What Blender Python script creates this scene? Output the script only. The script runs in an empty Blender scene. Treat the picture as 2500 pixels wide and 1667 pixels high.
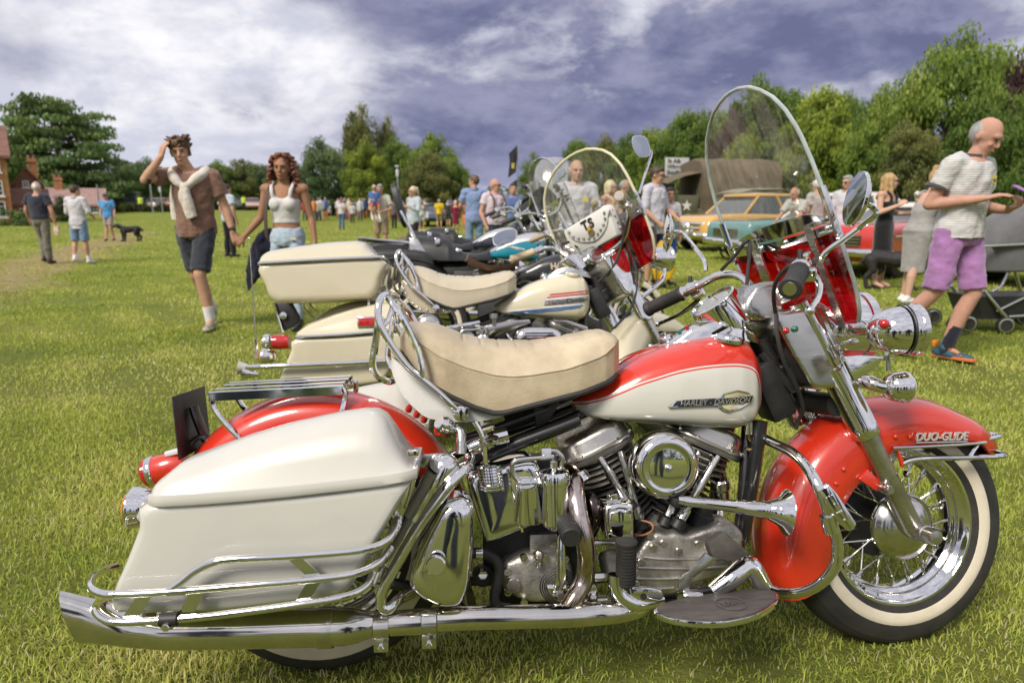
import bpy, bmesh, math, random
import numpy as np
from mathutils import Vector, Matrix, Euler
random.seed(7); rng = np.random.default_rng(7)
R = math.radians
SC = bpy.context.scene; COL = SC.collection
# ---------------------------------------------------------------- camera
FPX, CX, CY, HZN, CAMH = 1666.667, 1250., 833.5, 510., 1.17      # photo pixels (2500 wide), camera height in metres
TH = math.atan((CY - HZN) / FPX)
cam = bpy.data.cameras.new('camera'); cam_o = bpy.data.objects.new('camera', cam); COL.objects.link(cam_o)
cam.sensor_width = 36; cam.lens = 24; cam.clip_start = .05; cam.clip_end = 3000
cam_o.location = (0, 0, CAMH); cam_o.rotation_euler = (math.pi / 2 - TH, 0, 0)
cam.dof.use_dof = True; cam.dof.focus_distance = 1.75; cam.dof.aperture_fstop = 3.8
SC.camera = cam_o
# ---------------------------------------------------------------- sky, sun, exposure
SUN_EL, SUN_AZ = R(46), R(-142)          # azimuth measured from +Y towards +X
wd = bpy.data.worlds.new('World'); SC.world = wd; wd.use_nodes = True
def make_sky():
    nt = wd.node_tree; N = nt.nodes; L = nt.links; N.clear()
    def nd(t, **k):
        n = N.new(t)
        for a, b in k.items(): setattr(n, a, b)
        return n
    def val(s, v):
        if hasattr(v, 'default_value') or isinstance(v, bpy.types.NodeSocket): L.new(v, s)
        else: s.default_value = v
    def mth(op, a, b=0., clamp=False):
        n = nd('ShaderNodeMath', operation=op, use_clamp=clamp); val(n.inputs[0], a); val(n.inputs[1], b); return n.outputs[0]
    def mix(f, a, b):
        n = nd('ShaderNodeMix', data_type='RGBA'); val(n.inputs[0], f)
        for i, c in ((6, a), (7, b)):
            if isinstance(c, tuple): n.inputs[i].default_value = (*c, 1)
            else: L.new(c, n.inputs[i])
        return n.outputs[2]
    tc = nd('ShaderNodeTexCoord'); G = tc.outputs['Generated']
    def vec(op, a, b):
        n = nd('ShaderNodeVectorMath', operation=op)
        for i, v in ((0, a), (1, b)):
            if isinstance(v, tuple): n.inputs[i].default_value = v
            else: L.new(v, n.inputs[i])
        return n.outputs[1] if op in ('LENGTH', 'DISTANCE') else n.outputs[0]
    def noise(v, sc, det, rough, dist=0.):
        n = nd('ShaderNodeTexNoise'); L.new(v, n.inputs['Vector']); n.inputs['Scale'].default_value = sc; n.inputs['Detail'].default_value = det; n.inputs['Roughness'].default_value = rough; n.inputs['Distortion'].default_value = dist; return n.outputs[0]
    def ramp(v, a, b):
        n = nd('ShaderNodeMapRange', interpolation_type='SMOOTHSTEP', clamp=True); L.new(v, n.inputs[0]); n.inputs[1].default_value = a; n.inputs[2].default_value = b; return n.outputs[0]
    def at(px, py):
        u, v = (px - CX) / FPX, (CY - py) / FPX
        return Vector((u, math.cos(TH) + v * math.sin(TH), -math.sin(TH) + v * math.cos(TH))).normalized()
    def cover(off):                       # cloud thickness in a direction
        d = vec('ADD', G, (0, 0, off)); p = vec('MULTIPLY', d, (1, 1, 2.1)); p = vec('ADD', p, (4.3, 1.9, .6))
        big = noise(p, 2.3, 3, .5, .3); mid = noise(p, 5.2, 6, .6, .5); fine = noise(p, 14, 8, .66, .4)
        t = mth('ADD', mth('MULTIPLY', big, .40), mth('ADD', mth('MULTIPLY', mid, .56), mth('MULTIPLY', fine, .29)))
        return d, t, mid, fine
    d, t0, mid, fine = cover(0.); _, t1, _, _ = cover(.045)
    lit = ramp(mth('SUBTRACT', t0, t1), -.13, .16)                 # 1 on sun-lit upper edges, 0 on undersides
    warp = mth('MULTIPLY', mth('SUBTRACT', t0, .62), .9); lay = None
    for px, py, rx, ry, w in CLOUD_BANKS:                          # the heavy banks of this sky
        q = vec('MULTIPLY', vec('SUBTRACT', G, tuple(at(px, py))), (FPX / rx, FPX / rx, FPX / ry))
        ln = vec('LENGTH', q, (0, 0, 0)); k = mth('MULTIPLY', mth('SUBTRACT', 1., ramp(mth('ADD', ln, mth('MULTIPLY', warp, -1.6)), .15, 1.25)), w); lay = k if lay is None else mth('ADD', lay, k)
    dens = mth('ADD', mth('MULTIPLY', mth('SUBTRACT', t0, .655), 3.9), lay)
    dark = ramp(dens, -.36, .86)
    hi = mix(lit, (.42, .43, .51), (.67, .66, .68)); lo = mix(lit, (.10, .11, .20), (.215, .222, .32)); cl = mix(dark, hi, lo)
    sky = nd('ShaderNodeTexSky', sky_type='NISHITA', sun_disc=False, sun_elevation=SUN_EL, sun_rotation=SUN_AZ, air_density=1.2, dust_density=2.)
    hs = nd('ShaderNodeVectorMath', operation='SCALE'); L.new(sky.outputs[0], hs.inputs[0]); hs.inputs['Scale'].default_value = .09
    gap = mth('MULTIPLY', ramp(t0, .44, .34), .8); col = mix(gap, cl, hs.outputs[0])          # thin places let blue through
    sep = nd('ShaderNodeSeparateXYZ'); L.new(G, sep.inputs[0]); glow = ramp(sep.outputs[2], .075, 0.)
    col = mix(mth('MULTIPLY', glow, .7), col, mix(ramp(t0, .5, .72), (.56, .54, .58), (.28, .29, .40)))
    bg = nd('ShaderNodeBackground'); L.new(col, bg.inputs[0]); bg.inputs[1].default_value = SKY_STRENGTH
    out = nd('ShaderNodeOutputWorld'); L.new(bg.outputs[0], out.inputs[0])
SKY_STRENGTH = .74
CLOUD_BANKS = [(250, 190, 760, 300, -.48), (980, 0, 560, 150, .85), (1180, 320, 480, 140, .5), (1500, 390, 760, 190, .62), (2000, 100, 520, 110, .62), (2300, 220, 620, 300, .34), (1500, 200, 900, 300, .22), (20, 110, 130, 110, .95), (430, 175, 300, 45, .35),
               (610, 240, 110, 50, .62), (560, 320, 200, 60, .25), (700, 400, 300, 60, .3), (330, 40, 480, 120, -.6), (1400, 85, 130, 60, -.35), (1680, 140, 260, 110, .55), (1260, 160, 260, 90, .45), (1960, 250, 260, 70, -.35), (400, 270, 480, 120, -.5), (760, 150, 140, 60, -.25), (1230, 470, 130, 40, -.5)]
make_sky()
sun = bpy.data.lights.new('sun', 'SUN'); sun.energy = 2.0; sun.angle = R(20); sun.color = (1, .92, .80)
sun_o = bpy.data.objects.new('sun', sun); COL.objects.link(sun_o)
sd = Vector((math.sin(SUN_AZ) * math.cos(SUN_EL), math.cos(SUN_AZ) * math.cos(SUN_EL), math.sin(SUN_EL)))
sun_o.rotation_euler = sd.to_track_quat('Z', 'Y').to_euler(); sun_o.location = (0, 0, 30)
vs = SC.view_settings; vs.view_transform = 'Standard'; vs.look = 'None'; vs.gamma = 1; vs.exposure = 1.03; vs.use_curve_mapping = False
SC.cycles.max_bounces = 8; SC.cycles.transparent_max_bounces = 24; SC.cycles.glossy_bounces = 5; SC.cycles.caustics_reflective = False; SC.cycles.caustics_refractive = False
SC.cycles.use_denoising = True; SC.cycles.sample_clamp_indirect = 6
# ---------------------------------------------------------------- helpers
def ray(px, py):
    u, v = (px - CX) / FPX, (CY - py) / FPX
    return Vector((u, math.cos(TH) + v * math.sin(TH), -math.sin(TH) + v * math.cos(TH)))
CAM0 = Vector((0, 0, CAMH))
def at(px, py, Y):                      # point at forward distance Y on the line of a pixel
    d = ray(px, py); return CAM0 + d * (Y / d.y)
def gnd(px, py): d = ray(px, py); return CAM0 + d * (-CAMH / d.z)
CR = dict(A=(100, 900, .48924), B=(900, 950, .41465), C=(1300, 950, .41454), D=(1800, 900, .44643), E=(1500, 150, .5102), F=(850, 650, .44643),
          G=(550, 500, .3189), H=(900, 300, .3614), S=(0, 0, 1), K=(1250, 420, .25516), Q=(920, 500, .20408))
def frame(x, y, yaw, lean): return Matrix.Translation((x, y, 0)) @ Matrix.Rotation(R(yaw), 4, 'Z') @ Matrix.Rotation(R(-lean), 4, 'X')
def steer(deg, p0=Vector((1.166, 0, .835)), rake=28):
    ax = Vector((-math.sin(R(rake)), 0, math.cos(R(rake))))
    return Matrix.Translation(p0) @ Matrix.Rotation(R(deg), 4, ax) @ Matrix.Translation(-p0)
def hit(fr, c, a, b, y):                # photo point -> point of the machine's own plane y = const
    x0, y0, s = CR[c]; inv = fr.inverted(); d = inv.to_3x3() @ ray(x0 + a * s, y0 + b * s); o = inv @ CAM0
    return o + d * ((y - o.y) / d.y)
B1 = frame(-.49, 1.585, 4.6, 8.5); S1 = steer(6); F1 = B1 @ S1
B2 = frame(-.736, 3.308, 4.44, 8.6)
def tp(c, y, s, fr=None):               # "a,b a,b,y ..." -> points
    out = []
    for w in s.split():
        q = [float(t) for t in w.split(',')]; out.append(hit(fr or B1, c, q[0], q[1], q[2] if len(q) > 2 else y))
    return out
def cr(p, n=4, closed=False):           # Catmull-Rom
    p = [Vector(q) for q in p]; m = len(p); out = []
    for i in range(m if closed else m - 1):
        a, b, c, d = (p[(i + k) % m] if closed else p[min(max(i + k, 0), m - 1)] for k in (-1, 0, 1, 2))
        for j in range(n):
            t = j / n; out.append(.5 * ((2 * b) + (c - a) * t + (2 * a - 5 * b + 4 * c - d) * t * t + (3 * b - a - 3 * c + d) * t ** 3))
    if not closed: out.append(p[-1].copy())
    return out
def V(*a): return Vector(a)
def basis(ax):
    w = Vector(ax).normalized(); u = (Vector((0, 0, 1)) if abs(w.z) < .9 else Vector((1, 0, 0))).cross(w).normalized(); return u, w.cross(u), w
class MB:
    def __init__(s, T=None): s.v = []; s.f = []; s.T = T
    def add(s, vs, fs):
        o = len(s.v); s.v += [(s.T @ Vector(p)) if s.T else Vector(p) for p in vs]; s.f += [[i + o for i in f] for f in fs]; return s
    def loft(s, rings, cap=True, closed=True):
        n = len(rings[0]); vs = [p for r in rings for p in r]; fs = []
        for i in range(len(rings) - 1):
            for j in range(n if closed else n - 1):
                k = (j + 1) % n; fs.append([i * n + j, i * n + k, (i + 1) * n + k, (i + 1) * n + j])
        if cap: fs += [list(range(n))[::-1], [(len(rings) - 1) * n + j for j in range(n)]]
        return s.add(vs, fs)
    def tube(s, pts, r, n=8, sub=0, closed=False, flat=None):
        p = cr(pts, sub, closed) if sub else [Vector(q) for q in pts]; m = len(p)
        if hasattr(r, '__len__'):
            rr = [np.interp(i / (m - 1), np.linspace(0, 1, len(r)), r) for i in range(m)]
        else: rr = [r] * m
        rings = []; u = None
        for i in range(m):
            t = (p[(i + 1) % m] - p[i - 1]) if closed else (p[min(i + 1, m - 1)] - p[max(i - 1, 0)])
            if t.length < 1e-9: t = Vector((0, 0, 1))
            t.normalize()
            if u is None: u = basis(t)[0]
            u = (u - t * u.dot(t)); u = u.normalized() if u.length > 1e-6 else basis(t)[0]
            w = t.cross(u); rings.append([p[i] + (u * math.cos(a) * (flat or 1) + w * math.sin(a)) * rr[i] for a in (2 * math.pi * k / n for k in range(n))])
        if closed: rings.append(rings[0]); return s.loft(rings, False)
        return s.loft(rings)
    def lathe(s, prof, o, ax=(0, 1, 0), n=24, cap=True):
        o = Vector(o); u, v, w = basis(ax)
        return s.loft([[o + w * h_ + (u * math.cos(a) + v * math.sin(a)) * max(r, 1e-5) for a in (2 * math.pi * k / n for k in range(n))] for r, h_ in prof], cap)
    def ball(s, c, r, n=14, m=8, rot=None):
        c = Vector(c); r = (r,) * 3 if not hasattr(r, '__len__') else r; rings = []
        for i in range(1, m):
            a = math.pi * i / m; ring = []
            for k in range(n):
                b = 2 * math.pi * k / n; q = Vector((r[0] * math.sin(a) * math.cos(b), r[1] * math.sin(a) * math.sin(b), r[2] * math.cos(a)))
                ring.append(c + (rot @ q if rot else q))
            rings.append(ring)
        return s.loft(rings)
    def box(s, c, d, rot=None):
        c = Vector(c); vs = []
        for i in (-.5, .5):
            for j in (-.5, .5):
                for k in (-.5, .5):
                    q = Vector((i * d[0], j * d[1], k * d[2])); vs.append(c + (rot @ q if rot else q))
        return s.add(vs, [[0, 1, 3, 2], [4, 6, 7, 5], [0, 4, 5, 1], [2, 3, 7, 6], [0, 2, 6, 4], [1, 5, 7, 3]])
    def prism(s, pts, vec):
        pts = [Vector(p) for p in pts]; vec = Vector(vec); return s.loft([pts, [p + vec for p in pts]])
    def pillow(s, pts, y0, y1, r, n=4, both=False):   # outline in x-z, rounded towards y0
        P = [Vector((p.x, 0, p.z)) for p in pts]; m = len(P); xs = [p.x for p in P]; zs = [p.z for p in P]
        ce = Vector(((min(xs) + max(xs)) / 2, 0, (min(zs) + max(zs)) / 2)); hx, hz = (max(xs) - min(xs)) / 2, (max(zs) - min(zs)) / 2
        d = 1 if y1 > y0 else -1; rings = []
        def ring(i, y, q=1.): return [ce + Vector(((p.x - ce.x) * (1 - i / hx) * q, 0, (p.z - ce.z) * (1 - i / hz) * q)) + Vector((0, y, 0)) for p in P]
        for q in (.05, .35, .7, .93): rings.append(ring(r, y0 + d * .0015 * q ** 2, q))
        arc = [(r * (1 - math.sin(math.pi / 2 * k / n)), r * (1 - math.cos(math.pi / 2 * k / n))) for k in range(n + 1)]
        for i, e in arc: rings.append(ring(i, y0 + d * (e + .0015)))
        if both:
            for i, e in arc[::-1]: rings.append(ring(i, y1 - d * e))
            for q in (.93, .7, .35, .05): rings.append(ring(r, y1, q))
        else:
            for q in (1, .7, .35, .05): rings.append(ring(0, y1, q))
        return s.loft(rings)
    def build(s, name, mat, parent=None, smooth=38, bevel=0, seg=2, attr=None):
        me = bpy.data.meshes.new(name); me.from_pydata([tuple(p) for p in s.v], [], s.f)
        bm = bmesh.new(); bm.from_mesh(me)
        bmesh.ops.recalc_face_normals(bm, faces=bm.faces)
        if bevel:
            ed = [e for e in bm.edges if len(e.link_faces) == 2 and e.calc_face_angle(0) > .5]
            bmesh.ops.bevel(bm, geom=ed, offset=bevel, segments=seg, affect='EDGES', profile=.5, clamp_overlap=True)
        bm.to_mesh(me); bm.free()
        if smooth:
            me.polygons.foreach_set('use_smooth', [True] * len(me.polygons)); me.set_sharp_from_angle(angle=R(smooth))
        if attr:
            a = me.attributes.new(attr[0], 'FLOAT', 'POINT'); a.data.foreach_set('value', [attr[1](v.co) for v in me.vertices])
        me.materials.append(mat); return link(name, me, parent)
def link(name, me, parent=None):
    o = bpy.data.objects.new(name, me); COL.objects.link(o)
    if parent: o.parent = parent
    return o
def tag(o, label, cat, group=None, kind=None):
    if label: o['label'] = label
    if cat: o['category'] = cat
    if group: o['group'] = group
    if kind: o['kind'] = kind
    return o
def thing(name, label, cat, mtx=None, group=None):
    o = bpy.data.objects.new(name, None); COL.objects.link(o); o.empty_display_size = .1
    if mtx is not None: o.matrix_world = mtx
    return tag(o, label, cat, group)
def copy_tree(o, parent=None):
    c = o.copy(); COL.objects.link(c); c.parent = parent
    for ch in list(o.children): copy_tree(ch, c)
    return c
def text(name, s, mat, parent, mtx, size, ext=.001, shear=0, bold=0, space=1, align='CENTER'):
    cu = bpy.data.curves.new(name, 'FONT'); cu.body = s; cu.size = size; cu.extrude = ext; cu.shear = shear; cu.offset = bold; cu.space_character = space
    cu.align_x = align; cu.align_y = 'CENTER'; t = bpy.data.objects.new('tmp', cu); COL.objects.link(t)
    dg = bpy.context.evaluated_depsgraph_get(); me = bpy.data.meshes.new_from_object(t.evaluated_get(dg)); bpy.data.objects.remove(t)
    me.materials.clear(); me.materials.append(mat); me.transform(mtx); return link(name, me, parent)
def facing(o, right, up):               # matrix with text baseline along right, top along up
    r = Vector(right).normalized(); u = Vector(up); u = (u - r * u.dot(r)).normalized(); n = r.cross(u)
    return Matrix(((r.x, u.x, n.x, o[0]), (r.y, u.y, n.y, o[1]), (r.z, u.z, n.z, o[2]), (0, 0, 0, 1)))
# ---------------------------------------------------------------- materials
MATS = {}
def mat(name, col, rough=.5, metal=0., coat=0., var=0., vsc=8., bump=0., bsc=60., rvar=0., spec=.5, sub=0., col2=None, det=6, coord='Object', stretch=None, coatr=.04, sheen=0.):
    if name in MATS: return MATS[name]
    m = bpy.data.materials.new(name); m.use_nodes = True; nt = m.node_tree; N = nt.nodes; L = nt.links; b = N['Principled BSDF']
    b.inputs['Base Color'].default_value = (*col, 1); b.inputs['Roughness'].default_value = rough; b.inputs['Metallic'].default_value = metal
    b.inputs['Coat Weight'].default_value = coat; b.inputs['Coat Roughness'].default_value = coatr; b.inputs['Specular IOR Level'].default_value = spec
    b.inputs['Sheen Weight'].default_value = sheen
    if sub: b.inputs['Subsurface Weight'].default_value = sub; b.inputs['Subsurface Radius'].default_value = (.01, .004, .002)
    if var or bump or rvar or col2:
        tc = N.new('ShaderNodeTexCoord'); mp = N.new('ShaderNodeMapping'); L.new(tc.outputs[coord], mp.inputs[0])
        if stretch: mp.inputs['Scale'].default_value = stretch
        n = N.new('ShaderNodeTexNoise'); L.new(mp.outputs[0], n.inputs['Vector']); n.inputs['Scale'].default_value = vsc; n.inputs['Detail'].default_value = det; n.inputs['Roughness'].default_value = .62
        if var or col2:
            cr_ = N.new('ShaderNodeValToRGB'); L.new(n.outputs[0], cr_.inputs[0]); c2 = col2 or col
            cr_.color_ramp.elements[0].position = .33; cr_.color_ramp.elements[1].position = .68
            cr_.color_ramp.elements[0].color = (*[c * (1 - var) for c in col], 1); cr_.color_ramp.elements[1].color = (*[min(1, c * (1 + var)) for c in c2], 1)
            L.new(cr_.outputs[0], b.inputs['Base Color'])
        if rvar:
            mr = N.new('ShaderNodeMapRange'); L.new(n.outputs[0], mr.inputs[0]); mr.inputs[1].default_value = .3; mr.inputs[2].default_value = .7
            mr.inputs[3].default_value = max(0, rough - rvar); mr.inputs[4].default_value = rough + rvar; L.new(mr.outputs[0], b.inputs['Roughness'])
        if bump:
            n2 = N.new('ShaderNodeTexNoise'); L.new(mp.outputs[0], n2.inputs['Vector']); n2.inputs['Scale'].default_value = bsc; n2.inputs['Detail'].default_value = 5
            bp = N.new('ShaderNodeBump'); bp.inputs['Strength'].default_value = bump; bp.inputs['Distance'].default_value = .004; L.new(n2.outputs[0], bp.inputs['Height']); L.new(bp.outputs[0], b.inputs['Normal'])
    MATS[name] = m; return m
def bands(m, attr, stops):              # painted bands from a per-vertex distance: stops = [(from_value, colour)]
    nt = m.node_tree; N = nt.nodes; L = nt.links; a = N.new('ShaderNodeAttribute'); a.attribute_name = attr
    mr = N.new('ShaderNodeMapRange'); L.new(a.outputs['Fac'], mr.inputs[0]); mr.inputs[1].default_value = -.1; mr.inputs[2].default_value = .1
    rp = N.new('ShaderNodeValToRGB'); rp.color_ramp.interpolation = 'CONSTANT'; L.new(mr.outputs[0], rp.inputs[0]); e = rp.color_ramp.elements
    while len(e) > 1: e.remove(e[-1])
    for i, (v, c) in enumerate(stops):
        k = e[0] if i == 0 else e.new((v + .1) / .2)
        k.position = 0 if i == 0 else (v + .1) / .2; k.color = (*c, 1)
    L.new(rp.outputs[0], N['Principled BSDF'].inputs['Base Color']); return m
def glass(name, tint, film=.06, gloss=.5, filmcol=(.6, .6, .55)):
    m = bpy.data.materials.new(name); m.use_nodes = True; nt = m.node_tree; N = nt.nodes; L = nt.links; N.remove(N['Principled BSDF'])
    t = N.new('ShaderNodeBsdfTransparent'); t.inputs[0].default_value = (*tint, 1); g = N.new('ShaderNodeBsdfGlossy'); g.inputs['Roughness'].default_value = .03
    d = N.new('ShaderNodeBsdfDiffuse'); d.inputs[0].default_value = (*filmcol, 1)
    fr = N.new('ShaderNodeLayerWeight'); fr.inputs[0].default_value = .5; pw = N.new('ShaderNodeMath'); pw.operation = 'POWER'; pw.inputs[1].default_value = 3.5; L.new(fr.outputs['Facing'], pw.inputs[0])
    mu = N.new('ShaderNodeMath'); mu.operation = 'MULTIPLY_ADD'; mu.inputs[1].default_value = gloss; mu.inputs[2].default_value = .045; L.new(pw.outputs[0], mu.inputs[0])
    tc = N.new('ShaderNodeTexCoord'); mp = N.new('ShaderNodeMapping'); mp.inputs['Scale'].default_value = (20, 20, 2.5); L.new(tc.outputs['Object'], mp.inputs[0])
    n = N.new('ShaderNodeTexNoise'); n.inputs['Scale'].default_value = 3; n.inputs['Detail'].default_value = 8; L.new(mp.outputs[0], n.inputs['Vector'])
    mr = N.new('ShaderNodeMapRange'); L.new(n.outputs[0], mr.inputs[0]); mr.inputs[1].default_value = .4; mr.inputs[2].default_value = .8; mr.inputs[3].default_value = film * .5; mr.inputs[4].default_value = film * 3
    m1 = N.new('ShaderNodeMixShader'); L.new(mr.outputs[0], m1.inputs[0]); L.new(t.outputs[0], m1.inputs[1]); L.new(d.outputs[0], m1.inputs[2])
    m2 = N.new('ShaderNodeMixShader'); L.new(mu.outputs[0], m2.inputs[0]); L.new(m1.outputs[0], m2.inputs[1]); L.new(g.outputs[0], m2.inputs[2]); L.new(m2.outputs[0], N['Material Output'].inputs[0])
    return m
CHROME = mat('chrome', (.78, .77, .76), .05, 1, rvar=.035, vsc=14)
CHROME2 = mat('worn_chrome', (.62, .60, .56), .16, 1, rvar=.1, vsc=25, var=.12)
ALU = mat('cast_aluminium', (.42, .40, .37), .42, .85, var=.28, vsc=22, bump=.35, bsc=160, rvar=.1)
ALU2 = mat('satin_aluminium', (.50, .48, .44), .28, .95, var=.16, vsc=12, rvar=.1)
STEEL = mat('brushed_steel', (.55, .54, .51), .22, 1, var=.1, vsc=9, rvar=.08, stretch=(1, 1, 8))
IRON = mat('finned_iron', (.16, .15, .14), .5, .6, var=.3, vsc=30, bump=.2)
BLACK = mat('gloss_black_paint', (.012, .012, .013), .28, 0, .6, var=.3, vsc=20)
SATIN = mat('satin_black', (.018, .018, .019), .5, var=.4, vsc=20)
RUBBER = mat('black_rubber', (.022, .021, .02), .62, var=.35, vsc=18, bump=.15, bsc=120)
TYRE = mat('tyre_rubber', (.026, .024, .022), .7, var=.4, vsc=12, bump=.2, bsc=90)
WW = mat('whitewall_rubber', (.62, .55, .42), .55, var=.07, vsc=9, col2=(.66, .60, .48))
RED = mat('red_paint', (.56, .028, .010), .3, 0, 1., var=.05, vsc=3)
WHITE = mat('white_paint', (.54, .53, .485), .34, 0, .5, var=.035, vsc=5)
def specks(m, sc, thr, c):              # small chips and stains in the paint
    N = m.node_tree.nodes; L = m.node_tree.links; p = N['Principled BSDF'].inputs['Base Color']; src = p.links[0].from_socket if p.links else None
    tc = N.new('ShaderNodeTexCoord'); v = N.new('ShaderNodeTexVoronoi'); v.inputs['Scale'].default_value = sc; L.new(tc.outputs['Object'], v.inputs['Vector']); mr = N.new('ShaderNodeMapRange'); L.new(v.outputs['Distance'], mr.inputs[0])
    mr.inputs[1].default_value = thr; mr.inputs[2].default_value = thr * .6; mr.inputs[4].default_value = .8; mx = N.new('ShaderNodeMix'); mx.data_type = 'RGBA'; L.new(mr.outputs[0], mx.inputs[0]); L.new(src, mx.inputs[6]); mx.inputs[7].default_value = (*c, 1); L.new(mx.outputs[2], p)
specks(WHITE, 13, .045, (.33, .32, .29)); specks(WHITE, 31, .05, (.40, .38, .33))
CREAM = mat('cream_paint', (.55, .50, .36), .3, 0, .9, var=.03, vsc=4)
LEATHER = mat('cream_leather', (.43, .345, .225), .42, var=.16, vsc=7, bump=.25, bsc=210, rvar=.1, col2=(.50, .42, .29), det=9)
LEATHER2 = mat('pale_cream_leather', (.50, .44, .33), .45, var=.08, vsc=6, bump=.2, bsc=220)
VINYL = mat('white_leather', (.70, .69, .66), .5, var=.05, vsc=9, bump=.2, bsc=200)
BLKL = mat('black_leather', (.022, .022, .024), .42, var=.3, vsc=8, bump=.3, bsc=150)
BRNL = mat('brown_leather', (.10, .055, .035), .4, var=.3, vsc=8, bump=.2, bsc=120)
CLEAR = glass('clear_acrylic', (.89, .90, .87), .075, .5)
REDGL = glass('red_acrylic', (.70, .006, .008), .26, .8, (.36, .004, .006))
TRIM = mat('clear_edging', (.36, .41, .40), .15, 0, .8, var=.2, vsc=20)
LENSR = mat('red_lens', (.45, .01, .012), .12, 0, 1.); LENSA = mat('amber_lens', (.72, .20, .01), .15, 0, 1.); LENSG = mat('green_lens', (.01, .18, .09), .1, 0, 1.)
HEAT = mat('heat_blued_steel', (.38, .27, .16), .16, 1, var=.45, vsc=10, col2=(.48, .42, .40), rvar=.08)
WOODR = mat('worn_rubber_tread', (.085, .075, .07), .6, var=.3, vsc=14, stretch=(1, 6, 1), bump=.3, bsc=80)
PIPEC = mat('pipe_chrome', (.66, .64, .60), .09, 1, var=.12, vsc=10, rvar=.06, col2=(.70, .66, .60))
DARKGL = mat('mirror_glass', (.42, .45, .50), .02, 1)
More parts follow.
